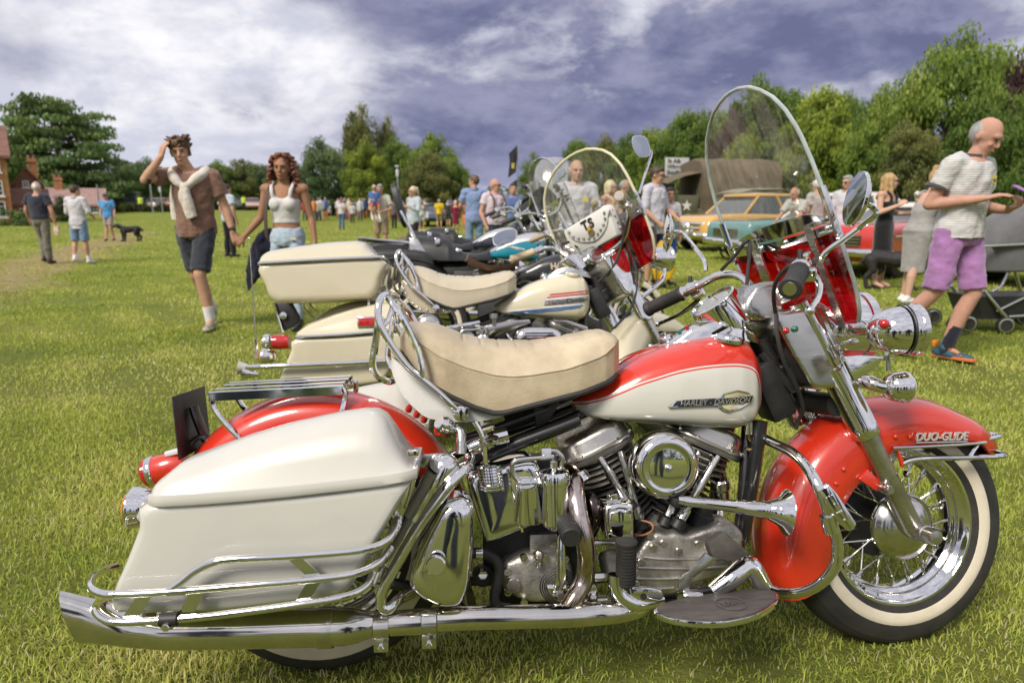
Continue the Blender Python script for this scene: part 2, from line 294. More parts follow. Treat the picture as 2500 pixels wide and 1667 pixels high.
# ---------------------------------------------------------------- ground
def rise(y): t = np.clip((np.asarray(y, float) - 40) / 48, 0, 1); return 1.0 * t * t * (3 - 2 * t)     # the field climbs gently far off
def ground():
    m = bpy.data.materials.new('lawn'); m.use_nodes = True; nt = m.node_tree; N = nt.nodes; L = nt.links; b = N['Principled BSDF']; b.inputs['Roughness'].default_value = .85; b.inputs['Specular IOR Level'].default_value = .15
    tc = N.new('ShaderNodeTexCoord')
    def noise(sc, det=6, st=(1, 1, 1)):
        mp = N.new('ShaderNodeMapping'); mp.inputs['Scale'].default_value = st; L.new(tc.outputs['Object'], mp.inputs[0]); n = N.new('ShaderNodeTexNoise'); n.inputs['Scale'].default_value = sc; n.inputs['Detail'].default_value = det; n.inputs['Roughness'].default_value = .65; L.new(mp.outputs[0], n.inputs['Vector']); return n.outputs[0]
    def ramp(v, *st):
        r = N.new('ShaderNodeValToRGB'); L.new(v, r.inputs[0]); e = r.color_ramp.elements
        while len(e) < len(st): e.new(.5)
        for k, (p, c) in zip(e, st): k.position = p; k.color = (*c, 1)
        return r.outputs[0]
    def mix(f, a, b_):
        n = N.new('ShaderNodeMix'); n.data_type = 'RGBA'; L.new(f, n.inputs[0]); L.new(a, n.inputs[6]); L.new(b_, n.inputs[7]) if not isinstance(b_, tuple) else setattr(n.inputs[7], 'default_value', (*b_, 1)); return n.outputs[2]
    def mth(op, a, b_=0., clamp=False):
        n = N.new('ShaderNodeMath'); n.operation = op; n.use_clamp = clamp
        for i, v in ((0, a), (1, b_)):
            if isinstance(v, (int, float)): n.inputs[i].default_value = v
            else: L.new(v, n.inputs[i])
        return n.outputs[0]
    fine = ramp(noise(26, 8), (.30, (.075, .10, .018)), (.5, (.16, .19, .03)), (.72, (.25, .26, .06)))
    patch = ramp(noise(.55, 5, (1, 1.8, 1)), (.35, (.11, .155, .018)), (.62, (.25, .275, .04)))
    col = mix(mth('MULTIPLY', noise(1.7, 4), .95), fine, patch)
    # worn earth path on the left
    sep = N.new('ShaderNodeSeparateXYZ'); L.new(tc.outputs['Object'], sep.inputs[0]); X, Y = sep.outputs[0], sep.outputs[1]
    pa, pb = gnd(-40, 690), gnd(330, 568); dx, dy = pb.x - pa.x, pb.y - pa.y; ln = math.hypot(dx, dy)
    dist = mth('ABSOLUTE', mth('ADD', mth('MULTIPLY', mth('SUBTRACT', X, pa.x), dy / ln), mth('MULTIPLY', mth('SUBTRACT', Y, pa.y), -dx / ln)))
    al = mth('ADD', mth('MULTIPLY', mth('SUBTRACT', X, pa.x), dx / ln), mth('MULTIPLY', mth('SUBTRACT', Y, pa.y), dy / ln))
    wob = mth('MULTIPLY', mth('SUBTRACT', noise(.8, 7), .5), 3.2)
    f = N.new('ShaderNodeMapRange'); L.new(mth('ADD', dist, wob), f.inputs[0]); f.inputs[1].default_value = 1.35; f.inputs[2].default_value = .45
    f2 = N.new('ShaderNodeMapRange'); L.new(al, f2.inputs[0]); f2.inputs[1].default_value = ln + 3; f2.inputs[2].default_value = ln - 1
    earth = ramp(noise(5, 7), (.35, (.23, .165, .08)), (.65, (.36, .28, .15)))
    col = mix(mth('MULTIPLY', mth('MULTIPLY', f.outputs[0], f2.outputs[0]), .9), col, earth)
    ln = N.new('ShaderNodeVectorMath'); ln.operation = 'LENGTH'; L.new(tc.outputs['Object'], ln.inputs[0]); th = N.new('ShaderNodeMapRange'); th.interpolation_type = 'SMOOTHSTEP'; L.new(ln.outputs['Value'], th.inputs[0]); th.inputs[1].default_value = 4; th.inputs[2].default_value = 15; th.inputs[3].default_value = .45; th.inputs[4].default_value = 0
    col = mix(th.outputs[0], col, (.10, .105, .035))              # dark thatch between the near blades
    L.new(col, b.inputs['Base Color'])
    bp = N.new('ShaderNodeBump'); bp.inputs['Strength'].default_value = .8; bp.inputs['Distance'].default_value = .03; L.new(noise(45, 6), bp.inputs['Height']); L.new(bp.outputs[0], b.inputs['Normal'])
    g = MB(); xs = [-600, -120, -40, -15, -6, 0, 6, 15, 40, 120, 600]; ys = [-300, -60, -15, 0, 3, 8, 16, 30, 40, 44, 48, 52, 56, 60, 64, 68, 72, 76, 80, 84, 88, 92, 120, 200, 900]; ny = len(ys)
    g.add([(x, y, float(rise(y))) for y in ys for x in xs], [[j * 11 + i, j * 11 + i + 1, (j + 1) * 11 + i + 1, (j + 1) * 11 + i] for j in range(ny - 1) for i in range(10)])
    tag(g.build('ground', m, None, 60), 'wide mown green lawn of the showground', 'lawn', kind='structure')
ground()
def grass():
    P = []; bands_ = [(1.38, 2.6, 20000, .0040, .031), (2.6, 4.2, 10500, .0052, .031), (4.2, 8, 3300, .008, .034), (8, 16, 750, .014, .042), (16, 30, 130, .026, .055), (30, 60, 26, .05, .06)]
    vs, ts = [], []
    for a, b, den, w, h_ in bands_:
        n = int(.80 * (b * b - a * a) * den); Y = np.sqrt(rng.uniform(a * a, b * b, n)); X = (Y * .80 + .25) * rng.uniform(-1, 1, n)
        cl = np.sin(X * 2.1 + 1.3 * np.sin(Y * 1.7)) * np.sin(Y * 2.6 + np.sin(X * 3.1)) + .5 * np.sin(X * 7 + Y * 5)   # tufts
        pa, pb = gnd(-40, 690), gnd(330, 568); dx, dy = pb.x - pa.x, pb.y - pa.y; l_ = math.hypot(dx, dy); pdist = np.abs((X - pa.x) * dy - (Y - pa.y) * dx) / l_ + .5 * np.sin(X * 1.9) * np.sin(Y * 1.3); al = ((X - pa.x) * dx + (Y - pa.y) * dy) / l_
        keep = (rng.uniform(0, 1, n) < .72 + .28 * cl) & ~((pdist < .75) & (al < l_ + 2) & (rng.uniform(0, 1, n) < .7)); X, Y, cl = X[keep], Y[keep], cl[keep]; n = len(X)
        ang = rng.uniform(0, 2 * np.pi, n); ln = h_ * rng.uniform(.35, 1.25, n) * (1 + .25 * cl); lean = rng.uniform(.25, 1.5, n); la = rng.uniform(0, 2 * np.pi, n)
        wx, wy = np.cos(ang) * w * .5, np.sin(ang) * w * .5
        mx, my, mz = np.cos(la) * np.sin(lean * .5) * ln * .55, np.sin(la) * np.sin(lean * .5) * ln * .55, np.cos(lean * .5) * ln * .55
        tx, ty, tz = mx + np.cos(la) * np.sin(lean * 1.3) * ln * .5, my + np.sin(la) * np.sin(lean * 1.3) * ln * .5, np.maximum(mz + np.cos(lean * 1.3) * ln * .5, .004)
        q = np.empty((n, 5, 3)); z0 = np.full(n, -.002) + rise(Y); mz = mz + rise(Y); tz = tz + rise(Y)
        q[:, 0] = np.c_[X - wx, Y - wy, z0]; q[:, 1] = np.c_[X + wx, Y + wy, z0]; q[:, 2] = np.c_[X + wx * .8 + mx, Y + wy * .8 + my, mz]; q[:, 3] = np.c_[X - wx * .8 + mx, Y - wy * .8 + my, mz]; q[:, 4] = np.c_[X + tx, Y + ty, tz]
        big = .5 + .26 * np.sin(X * .9 + 2 * np.sin(Y * .6)) * np.sin(Y * .8 + 1.) + .13 * cl + .22 * np.sin(X * 2.3 + 1.7 * np.sin(Y * 1.9)) * np.sin(Y * 3.1 + np.sin(X * 1.3)) + .1 * np.sin(X * 9 + 3 * np.sin(Y * 4)) * np.sin(Y * 11)
        t = np.clip(big * .68 + rng.uniform(-.06, .42, n), 0, .92); t[rng.uniform(0, 1, n) < (.05 if b < 3 else .03 if b < 5 else .004)] = .985
        vs.append(q.reshape(-1, 3)); ts.append(np.repeat(t, 5))
    v = np.concatenate(vs); t = np.concatenate(ts); n = len(v) // 5; me = bpy.data.meshes.new('grass'); me.vertices.add(len(v)); me.vertices.foreach_set('co', v.ravel().astype(np.float32))
    base = np.arange(n)[:, None] * 5; li = np.concatenate([base + [0, 1, 2, 3], base + [3, 2, 4]], 1).ravel()
    me.loops.add(len(li)); me.loops.foreach_set('vertex_index', li.astype(np.int32)); ls = (np.arange(n)[:, None] * 7 + [0, 4]).ravel()
    me.polygons.add(2 * n); me.polygons.foreach_set('loop_start', ls.astype(np.int32)); me.update(calc_edges=True)
    a = me.attributes.new('tint', 'FLOAT', 'POINT'); a.data.foreach_set('value', t.astype(np.float32))
    m = bpy.data.materials.new('grass_blades'); m.use_nodes = True; N = m.node_tree.nodes; L = m.node_tree.links; b = N['Principled BSDF']; b.inputs['Roughness'].default_value = .6; b.inputs['Specular IOR Level'].default_value = .25
    at_ = N.new('ShaderNodeAttribute'); at_.attribute_name = 'tint'; r = N.new('ShaderNodeValToRGB'); L.new(at_.outputs['Fac'], r.inputs[0]); e = r.color_ramp.elements
    while len(e) < 5: e.new(.5)
    for k, (p, c) in zip(e, ((.0, (.14, .21, .035)), (.32, (.29, .37, .06)), (.62, (.48, .525, .10)), (.92, (.64, .61, .22)), (.97, (.64, .56, .36)))): k.position = p; k.color = (*c, 1)
    L.new(r.outputs[0], b.inputs['Base Color']); tr = N.new('ShaderNodeBsdfTranslucent'); L.new(r.outputs[0], tr.inputs[0]); mx_ = N.new('ShaderNodeMixShader'); mx_.inputs[0].default_value = .4
    L.new(b.outputs[0], mx_.inputs[1]); L.new(tr.outputs[0], mx_.inputs[2]); L.new(mx_.outputs[0], N['Material Output'].inputs[0])
    me.materials.append(m); tag(link('grass', me), 'short mown grass blades with straw clippings', 'grass', kind='stuff')
grass()
# ---------------------------------------------------------------- trees
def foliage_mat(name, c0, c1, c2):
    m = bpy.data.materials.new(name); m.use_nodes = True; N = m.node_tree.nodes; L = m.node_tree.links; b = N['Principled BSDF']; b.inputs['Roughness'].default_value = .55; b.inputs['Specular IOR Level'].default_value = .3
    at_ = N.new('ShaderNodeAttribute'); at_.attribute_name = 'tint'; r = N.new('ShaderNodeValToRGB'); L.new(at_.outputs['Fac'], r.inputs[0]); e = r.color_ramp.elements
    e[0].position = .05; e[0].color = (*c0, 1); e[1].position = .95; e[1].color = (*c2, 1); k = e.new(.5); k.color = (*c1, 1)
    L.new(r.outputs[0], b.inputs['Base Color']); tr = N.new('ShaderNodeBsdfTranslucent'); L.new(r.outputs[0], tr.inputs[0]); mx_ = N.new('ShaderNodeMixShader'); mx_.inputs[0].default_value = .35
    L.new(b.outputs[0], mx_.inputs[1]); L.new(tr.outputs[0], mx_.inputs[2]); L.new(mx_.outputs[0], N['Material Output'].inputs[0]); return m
FOL = dict(green=foliage_mat('leaf_green', (0.056, 0.104, 0.023), (0.104, 0.179, 0.034), (0.209, 0.283, 0.048)), dark=foliage_mat('leaf_dark', (0.057, 0.106, 0.046), (0.110, 0.175, 0.068), (0.206, 0.266, 0.104)),
           olive=foliage_mat('leaf_olive', (0.066, 0.085, 0.028), (0.142, 0.161, 0.048), (0.265, 0.265, 0.076)), yellow=foliage_mat('leaf_yellow', (0.090, 0.133, 0.024), (0.197, 0.265, 0.034), (0.394, 0.454, 0.058)),
           cedar=foliage_mat('leaf_cedar', (0.077, 0.133, 0.045), (0.133, 0.210, 0.063), (0.224, 0.294, 0.084)), copper=foliage_mat('leaf_copper', (0.038, 0.023, 0.027), (0.079, 0.041, 0.045), (0.142, 0.079, 0.076)),
           fresh=foliage_mat('leaf_fresh', (0.067, 0.123, 0.024), (0.158, 0.237, 0.036), (0.317, 0.378, 0.067)))
BARK = mat('bark', (.065, .05, .038), .9, var=.4, vsc=3, bump=.8, bsc=14)
def leaf_mesh(name, centres, radii, tint, per, size, seed, flat=1.):
    r_ = np.random.default_rng(seed); C = np.repeat(np.array(centres), per, 0); Rr = np.repeat(np.array(radii), per, 0); T = np.repeat(np.array(tint), per); n = len(C)
    d = r_.normal(size=(n, 3)); d /= np.linalg.norm(d, axis=1)[:, None]; rad = r_.uniform(0, 1, n) ** .45; off = d * rad[:, None] * Rr; p = C + off
    nrm = d * np.array([1, 1, 1.2]) + r_.normal(size=(n, 3)) * .75 + np.array([0, 0, .35]); nrm /= np.linalg.norm(nrm, axis=1)[:, None]
    u = np.cross(nrm, r_.normal(size=(n, 3))); u /= np.linalg.norm(u, axis=1)[:, None]; w = np.cross(nrm, u); s = (size * r_.uniform(.55, 1.35, n))[:, None]; s2 = s * r_.uniform(.45, .8, n)[:, None]
    q = np.empty((n, 4, 3)); q[:, 0] = p - u * s; q[:, 1] = p + w * s2; q[:, 2] = p + u * s; q[:, 3] = p - w * s2
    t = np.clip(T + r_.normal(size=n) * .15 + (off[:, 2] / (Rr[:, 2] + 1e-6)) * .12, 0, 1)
    me = bpy.data.meshes.new(name); me.vertices.add(4 * n); me.vertices.foreach_set('co', q.reshape(-1).astype(np.float32)); me.loops.add(4 * n); me.loops.foreach_set('vertex_index', np.arange(4 * n, dtype=np.int32))
    me.polygons.add(n); me.polygons.foreach_set('loop_start', (np.arange(n) * 4).astype(np.int32)); me.update(calc_edges=True)
    a = me.attributes.new('tint', 'FLOAT', 'POINT'); a.data.foreach_set('value', np.repeat(t, 4).astype(np.float32)); me.materials.append(FOL['green']); return me
def tree_proto(kind, seed):
    """unit tree: height 1, crown half-width about 1 in x,y (scaled later)"""
    r_ = np.random.default_rng(seed); cs, rs, ts = [], [], []; br = MB()
    def limb(a, b, r0, r1):
        a, b = Vector(a), Vector(b); mid = a.lerp(b, .5) + V(*(r_.normal(size=3) * .03)); br.tube([a, mid, b], [r0, (r0 + r1) / 2, r1], 6, 2)
    if kind == 'cedar':
        br.tube([V(0, 0, -.01), V(.02, 0, .3), V(0, 0, .6), V(.03, 0, .9)], [.085, .06, .04, .012], 10, 3)
        for z in np.linspace(.20, .98, 11):
            rr = 1.0 * (1 - ((z - .2) / .84) ** 2.6) ** .55
            for k in range(max(6, int(19 * rr))):
                a = r_.uniform(0, 2 * np.pi); d = rr * r_.uniform(.3, 1.0); zz = z + r_.normal() * .018 - .05 * d
                if r_.uniform() < .1: continue
                cs.append((d * math.cos(a), d * math.sin(a), zz)); rs.append((.26, .26, .034)); ts.append(r_.uniform(.2, .75))
                if r_.uniform() < .4: limb((0, 0, z - .06), (d * math.cos(a) * .9, d * math.sin(a) * .9, zz - .02), .018, .004)
        per, sz = 150, .024
    else:
        nl, rough, gap, z0, per, sz = dict(round=(120, .20, .04, .10, 210, .019), tall=(95, .20, .1, .2, 210, .018), dense=(130, .20, .0, .03, 200, .019), loose=(95, .20, .1, .14, 220, .018), spruce=(110, .18, .05, .08, 200, .018))[kind]
        top = .9
        br.tube([V(0, 0, -.01), V(.015, .01, .25), V(-.01, 0, .5), V(.01, 0, .85)], [.06, .042, .03, .006], 9, 3)
        for k in range(nl):
            for _ in range(20):
                d = r_.normal(size=3); d /= np.linalg.norm(d); q = r_.uniform(.25, 1) ** .5; x, y, z = d * q
                if r_.uniform() > gap: break
            hz = z0 + (top - z0) * (z * .5 + .5); wz = {'round': math.sqrt(max(.05, 1 - (2 * ((hz - z0) / (top - z0)) - .85) ** 2 * .75)), 'tall': 1 - .45 * (hz - z0) / (top - z0), 'dense': 1., 'loose': .9, 'spruce': 1.15 - .85 * (hz - z0) / (top - z0)}[kind]
            s = rough * r_.uniform(.6, 1.35) * (1.15 - .3 * q); c = (x * .86 * wz * (1 + .12 * r_.normal()), y * .86 * wz, hz + r_.normal() * .02)
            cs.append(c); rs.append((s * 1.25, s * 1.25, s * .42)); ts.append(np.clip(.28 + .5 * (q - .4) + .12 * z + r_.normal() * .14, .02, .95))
            if k % 3 == 0: limb((0, 0, max(.12, hz - .22)), (c[0] * .85, c[1] * .85, c[2] - .01), .014, .003)
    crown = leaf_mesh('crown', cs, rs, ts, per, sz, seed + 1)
    me = bpy.data.meshes.new('trunk'); me.from_pydata([tuple(p) for p in br.v], [], br.f); me.materials.append(BARK); me.polygons.foreach_set('use_smooth', [True] * len(me.polygons))
    return crown, me
PROTO = {k: tree_proto(k.split('_')[0], 11 + i) for i, k in enumerate(('round_a', 'round_b', 'tall_a', 'dense_a', 'dense_b', 'loose_a', 'cedar_a', 'spruce_a'))}
def tree(px, top, hw, D, proto, col, label, group='trees round the field', base=511, name='tree', rot=None, zmin=0.):
    b = at(px, HZN, D); h_ = at(px, top, D).z * (1.07 if D < 80 else 1.2); rad = hw * D / FPX * 1.34
    t = thing(name, label, 'tree', Matrix.Translation((b.x, D, zmin)) @ Matrix.Rotation(rot if rot is not None else (px * 1.7) % 6.28, 4, 'Z'), group)
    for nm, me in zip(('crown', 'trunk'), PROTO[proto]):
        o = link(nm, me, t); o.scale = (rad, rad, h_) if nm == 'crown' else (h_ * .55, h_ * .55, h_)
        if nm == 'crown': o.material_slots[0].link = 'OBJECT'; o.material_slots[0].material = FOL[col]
        if nm == 'trunk': o.scale = (rad * .9, rad * .9, h_)
    return t
for a in [
    (160, 264, 118, 76, 'cedar_a', 'cedar', 'great spreading cedar with flat layered branches beside the brick houses'),
    (0, 318, 50, 80, 'dense_a', 'dark', 'dark tree at the left picture edge behind the brick house'),
    (60, 400, 60, 85, 'dense_b', 'dark', 'low dark tree behind the cottage chimney'),
    (300, 398, 52, 90, 'round_a', 'dark', 'dark green tree just right of the cedar'),
    (352, 402, 45, 88, 'dense_a', 'dark', 'tall dark tree left of the young man with raised arm'),
    (392, 418, 40, 86, 'round_b', 'green', 'rounded tree behind the raised elbow of the young man'),
    (430, 440, 50, 90, 'dense_b', 'dark', 'low dark tree hidden mostly behind the young man'),
    (545, 408, 45, 98, 'dense_a', 'green', 'green tree between the young couple, left one'),
    (595, 402, 48, 100, 'round_a', 'olive', 'olive green tree between the young couple, right one'),
    (650, 412, 50, 102, 'dense_b', 'dark', 'dark tree behind the head of the curly-haired woman'),
    (715, 405, 45, 100, 'round_b', 'dark', 'dark tree at the right shoulder of the curly-haired woman'),
    (795, 332, 72, 66, 'spruce_a', 'dark', 'grey green conifer left of the tallest tree'),
    (885, 262, 60, 72, 'tall_a', 'olive', 'tallest airy tree in the middle group'),
    (948, 288, 36, 74, 'tall_a', 'olive', 'slim airy tree leaning out behind the tallest one'),
    (895, 342, 50, 62, 'loose_a', 'yellow', 'yellow green tree in front of the tallest tree'),
    (985, 338, 48, 68, 'dense_a', 'green', 'green tree right of the lamp post'),
    (1065, 322, 62, 66, 'round_a', 'fresh', 'broad bright green tree topping the right of the middle group'),
    (1048, 368, 58, 60, 'round_b', 'olive', 'paler chestnut tree in front of the middle group'),
    (1112, 384, 32, 63, 'dense_b', 'green', 'narrow green tree closing the middle group on the right'),
    (1175, 476, 34, 110, 'dense_a', 'dark', 'small far tree behind the man in the blue check shirt'),
    (1225, 480, 40, 115, 'dense_b', 'green', 'small far tree behind the bald man with sunglasses'),
    (1300, 374, 36, 75, 'tall_a', 'green', 'green tree right of the flag pole'),
    (1405, 338, 52, 62, 'round_b', 'green', 'tree behind the clear windscreen of the cream motorcycle'),
    (1470, 334, 50, 56, 'dense_a', 'olive', 'olive tree behind the blonde woman in beige'),
    (1535, 322, 52, 54, 'round_a', 'green', 'tree behind the raised mirror of the cream motorcycle'),
    (1600, 306, 58, 50, 'dense_b', 'fresh', 'tree behind the sign of the army lorry'),
    (1665, 268, 64, 48, 'round_b', 'green', 'tree behind the front of the army lorry'),
    (1785, 262, 48, 44, 'round_a', 'copper', 'dark copper beech seen through the big windscreen'),
    (1850, 196, 92, 46, 'dense_a', 'green', 'dark green tree towering behind the big windscreen'),
    (1812, 300, 40, 40, 'loose_a', 'yellow', 'yellow green sapling seen through the big windscreen'),
    (1990, 208, 88, 40, 'round_b', 'yellow', 'bright yellow green tree right of the big windscreen'),
    (1722, 262, 70, 50, 'dense_b', 'green', 'rounded green tree behind the canvas of the army lorry'), (1925, 214, 80, 47, 'round_a', 'green', 'full green tree at the right edge of the big windscreen'), (2160, 214, 84, 45, 'dense_a', 'fresh', 'broad tree above the long-haired woman in black'), (2045, 222, 60, 48, 'round_b', 'green', 'green tree above the grey-haired man by the white car'),
    (2075, 236, 66, 43, 'dense_b', 'green', 'green tree behind the yellow green one'),
    (2125, 262, 74, 36, 'round_a', 'fresh', 'bushy tree behind the long-haired woman in black'),
    (2215, 300, 66, 33, 'dense_a', 'olive', 'bushy tree behind the woman in the grey dress'),
    (2300, 52, 118, 36, 'loose_a', 'fresh', 'tallest tree on the right, above the man with the phone'),
    (2372, 190, 80, 34, 'round_b', 'green', 'tree right behind the head of the man with the phone'),
    (2420, 120, 90, 40, 'tall_a', 'green', 'high tree behind the copper beech on the right'),
    (2470, 95, 85, 35, 'loose_a', 'copper', 'copper beech at the right picture edge'),
    (2505, 215, 80, 30, 'dense_b', 'green', 'green tree below the copper beech at the right picture edge')]: tree(*a)
def hedge_line(name, pts, h_, wd_, col, label, per=60, size=.14, kind='stuff', cat='wood', seed=5):
    r_ = np.random.default_rng(seed); cs, rs, ts = [], [], []
    for (x0, y0, ha), (x1, y1, hb) in zip(pts[:-1], pts[1:]):
        n = max(2, int(math.hypot(x1 - x0, y1 - y0) / (wd_ * .55)))
        for i in range(n):
            t = (i + r_.uniform()) / n; hh = (ha + (hb - ha) * t)
            for z in np.arange(.12 * hh, hh, wd_ * .45): cs.append((x0 + (x1 - x0) * t + r_.normal() * wd_ * .25, y0 + (y1 - y0) * t + r_.normal() * wd_ * .3, z * r_.uniform(.85, 1.12))); rs.append((wd_ * .6, wd_ * .6, wd_ * .45)); ts.append(r_.uniform(.1, .7))
    me = leaf_mesh(name, cs, rs, ts, per, size, seed); me.materials[0] = FOL[col]; return tag(link(name, me), label, cat, kind=kind)
def rim(az, d): return (d * math.sin(R(az)), d * math.cos(R(az)))
hedge_line('undergrowth', [(*at(p, HZN, d).xy, h_) for p, d, h_ in ((1360, 66, 4), (1600, 56, 5), (1800, 50, 5.5), (2000, 46, 5.5), (2200, 40, 5), (2400, 37, 5.5), (2700, 34, 6))], 4, 3.2, 'green', 'dense undergrowth below the trees on the right', 90, .24)
hedge_line('far_wood', [(*at(p, HZN, d).xy, h_) for p, d, h_ in ((-200, 110, 8), (300, 112, 7), (560, 115, 6.5), (760, 112, 6), (1000, 105, 5), (1180, 125, 2.6), (1400, 95, 4))], 6, 5, 'dark', 'far dark wood closing the field', 130, .42, seed=8)
hedge_line('wood_behind', [(*rim(a, d), h_) for a, d, h_ in ((58, 38, 8), (85, 48, 8), (110, 56, 8), (140, 60, 9), (165, 66, 8), (190, 64, 9), (220, 60, 8), (250, 66, 8), (280, 66, 8), (300, 74, 8))], 9, 6, 'green', 'wood on the far side of the field behind the viewer', 50, .6, seed=9)
# ---------------------------------------------------------------- houses
BRICK = mat('red_brick', (.34, .145, .065), .85, var=.25, vsc=2.2, bump=.4, bsc=16, col2=(.40, .19, .085))
BRICKD = mat('brown_brick', (.20, .095, .06), .85, var=.25, vsc=2.2, bump=.4, bsc=16)
TILE = mat('clay_tiles', (.19, .095, .07), .8, var=.3, vsc=3, bump=.5, bsc=12)
WPAINT = mat('white_joinery', (.78, .77, .74), .5); PANE = mat('window_pane', (.05, .06, .07), .08, 0, 1.)
def window(par, c, w, h_, fw=(0, -1, 0), n=(2, 3)):
    """sash window facing -y (house frame)"""
    c = Vector(c); f = MB(); t = .06
    for s in (-1, 1): f.box(c + V(s * (w / 2 - t / 2), -.03, 0), (t, .1, h_)); f.box(c + V(0, -.032, s * (h_ / 2 - t / 2)), (w - 2 * t, .1, t))
    for i in range(1, n[0]): f.box(c + V(-w / 2 + w * i / n[0], -.02, 0), (t * .6, .07, h_ - 2 * t))
    for i in range(1, n[1]): f.box(c + V(0, -.024, -h_ / 2 + h_ * i / n[1]), (w - 2 * t, .07, t * .6))
    wn = f.build('window', WPAINT, par, 0); MB().box(c + V(0, .0, 0), (w - .02, .03, h_ - .02)).build('pane', PANE, wn, 0); MB().box(c + V(0, -.07, -h_ / 2 - .06), (w + .2, .2, .1)).build('sill', WPAINT, wn, 0)
def roof(par, x0, x1, y0, y1, z, rise, m=TILE, ov=.3, axis='x'):
    if axis == 'x': ym = (y0 + y1) / 2; pr = [V(0, y0 - ov, z - ov * .5), V(0, ym, z + rise), V(0, y1 + ov, z - ov * .5), V(0, y1 + ov, z - ov * .5 - .18), V(0, ym, z + rise - .2), V(0, y0 - ov, z - ov * .5 - .18)]; b = MB().prism([p + V(x0 - ov, 0, 0) for p in pr], (x1 - x0 + 2 * ov, 0, 0))
    else: xm = (x0 + x1) / 2; pr = [V(x0 - ov, 0, z - ov * .5), V(xm, 0, z + rise), V(x1 + ov, 0, z - ov * .5), V(x1 + ov, 0, z - ov * .5 - .18), V(xm, 0, z + rise - .2), V(x0 - ov, 0, z - ov * .5 - .18)]; b = MB().prism([p + V(0, y0 - ov, 0) for p in pr], (0, y1 - y0 + 2 * ov, 0))
    return b.build('roof', m, par, 0)
def house_shell(par, x0, x1, y0, y1, z, rise, m, axis):
    if axis == 'x': ym = (y0 + y1) / 2; g = [V(0, y0, 0), V(0, y0, z), V(0, ym, z + rise - .1), V(0, y1, z), V(0, y1, 0)]; b = MB().prism([p + V(x0, 0, 0) for p in g], (x1 - x0, 0, 0))
    else: xm = (x0 + x1) / 2; g = [V(x0, 0, 0), V(x0, 0, z), V(xm, 0, z + rise - .1), V(x1, 0, z), V(x1, 0, 0)]; b = MB().prism([p + V(0, y0, 0) for p in g], (0, y1 - y0, 0))
    return b.build('wall', m, par, 0)
def chimney(rf, x, y, z, h_, w=.7):
    c = MB().box((x, y, z + h_ / 2), (w, w, h_)).box((x, y, z + h_ - .2), (w + .14, w + .14, .14)).build('chimney', BRICK, rf, 0)
    for d in (-.18, .18): MB().lathe([(.11, 0), (.13, .02), (.10, .3), (.12, .32)], (x + d, y, z + h_), (0, 0, 1), 12).build('chimney_pot', TILE, rf)
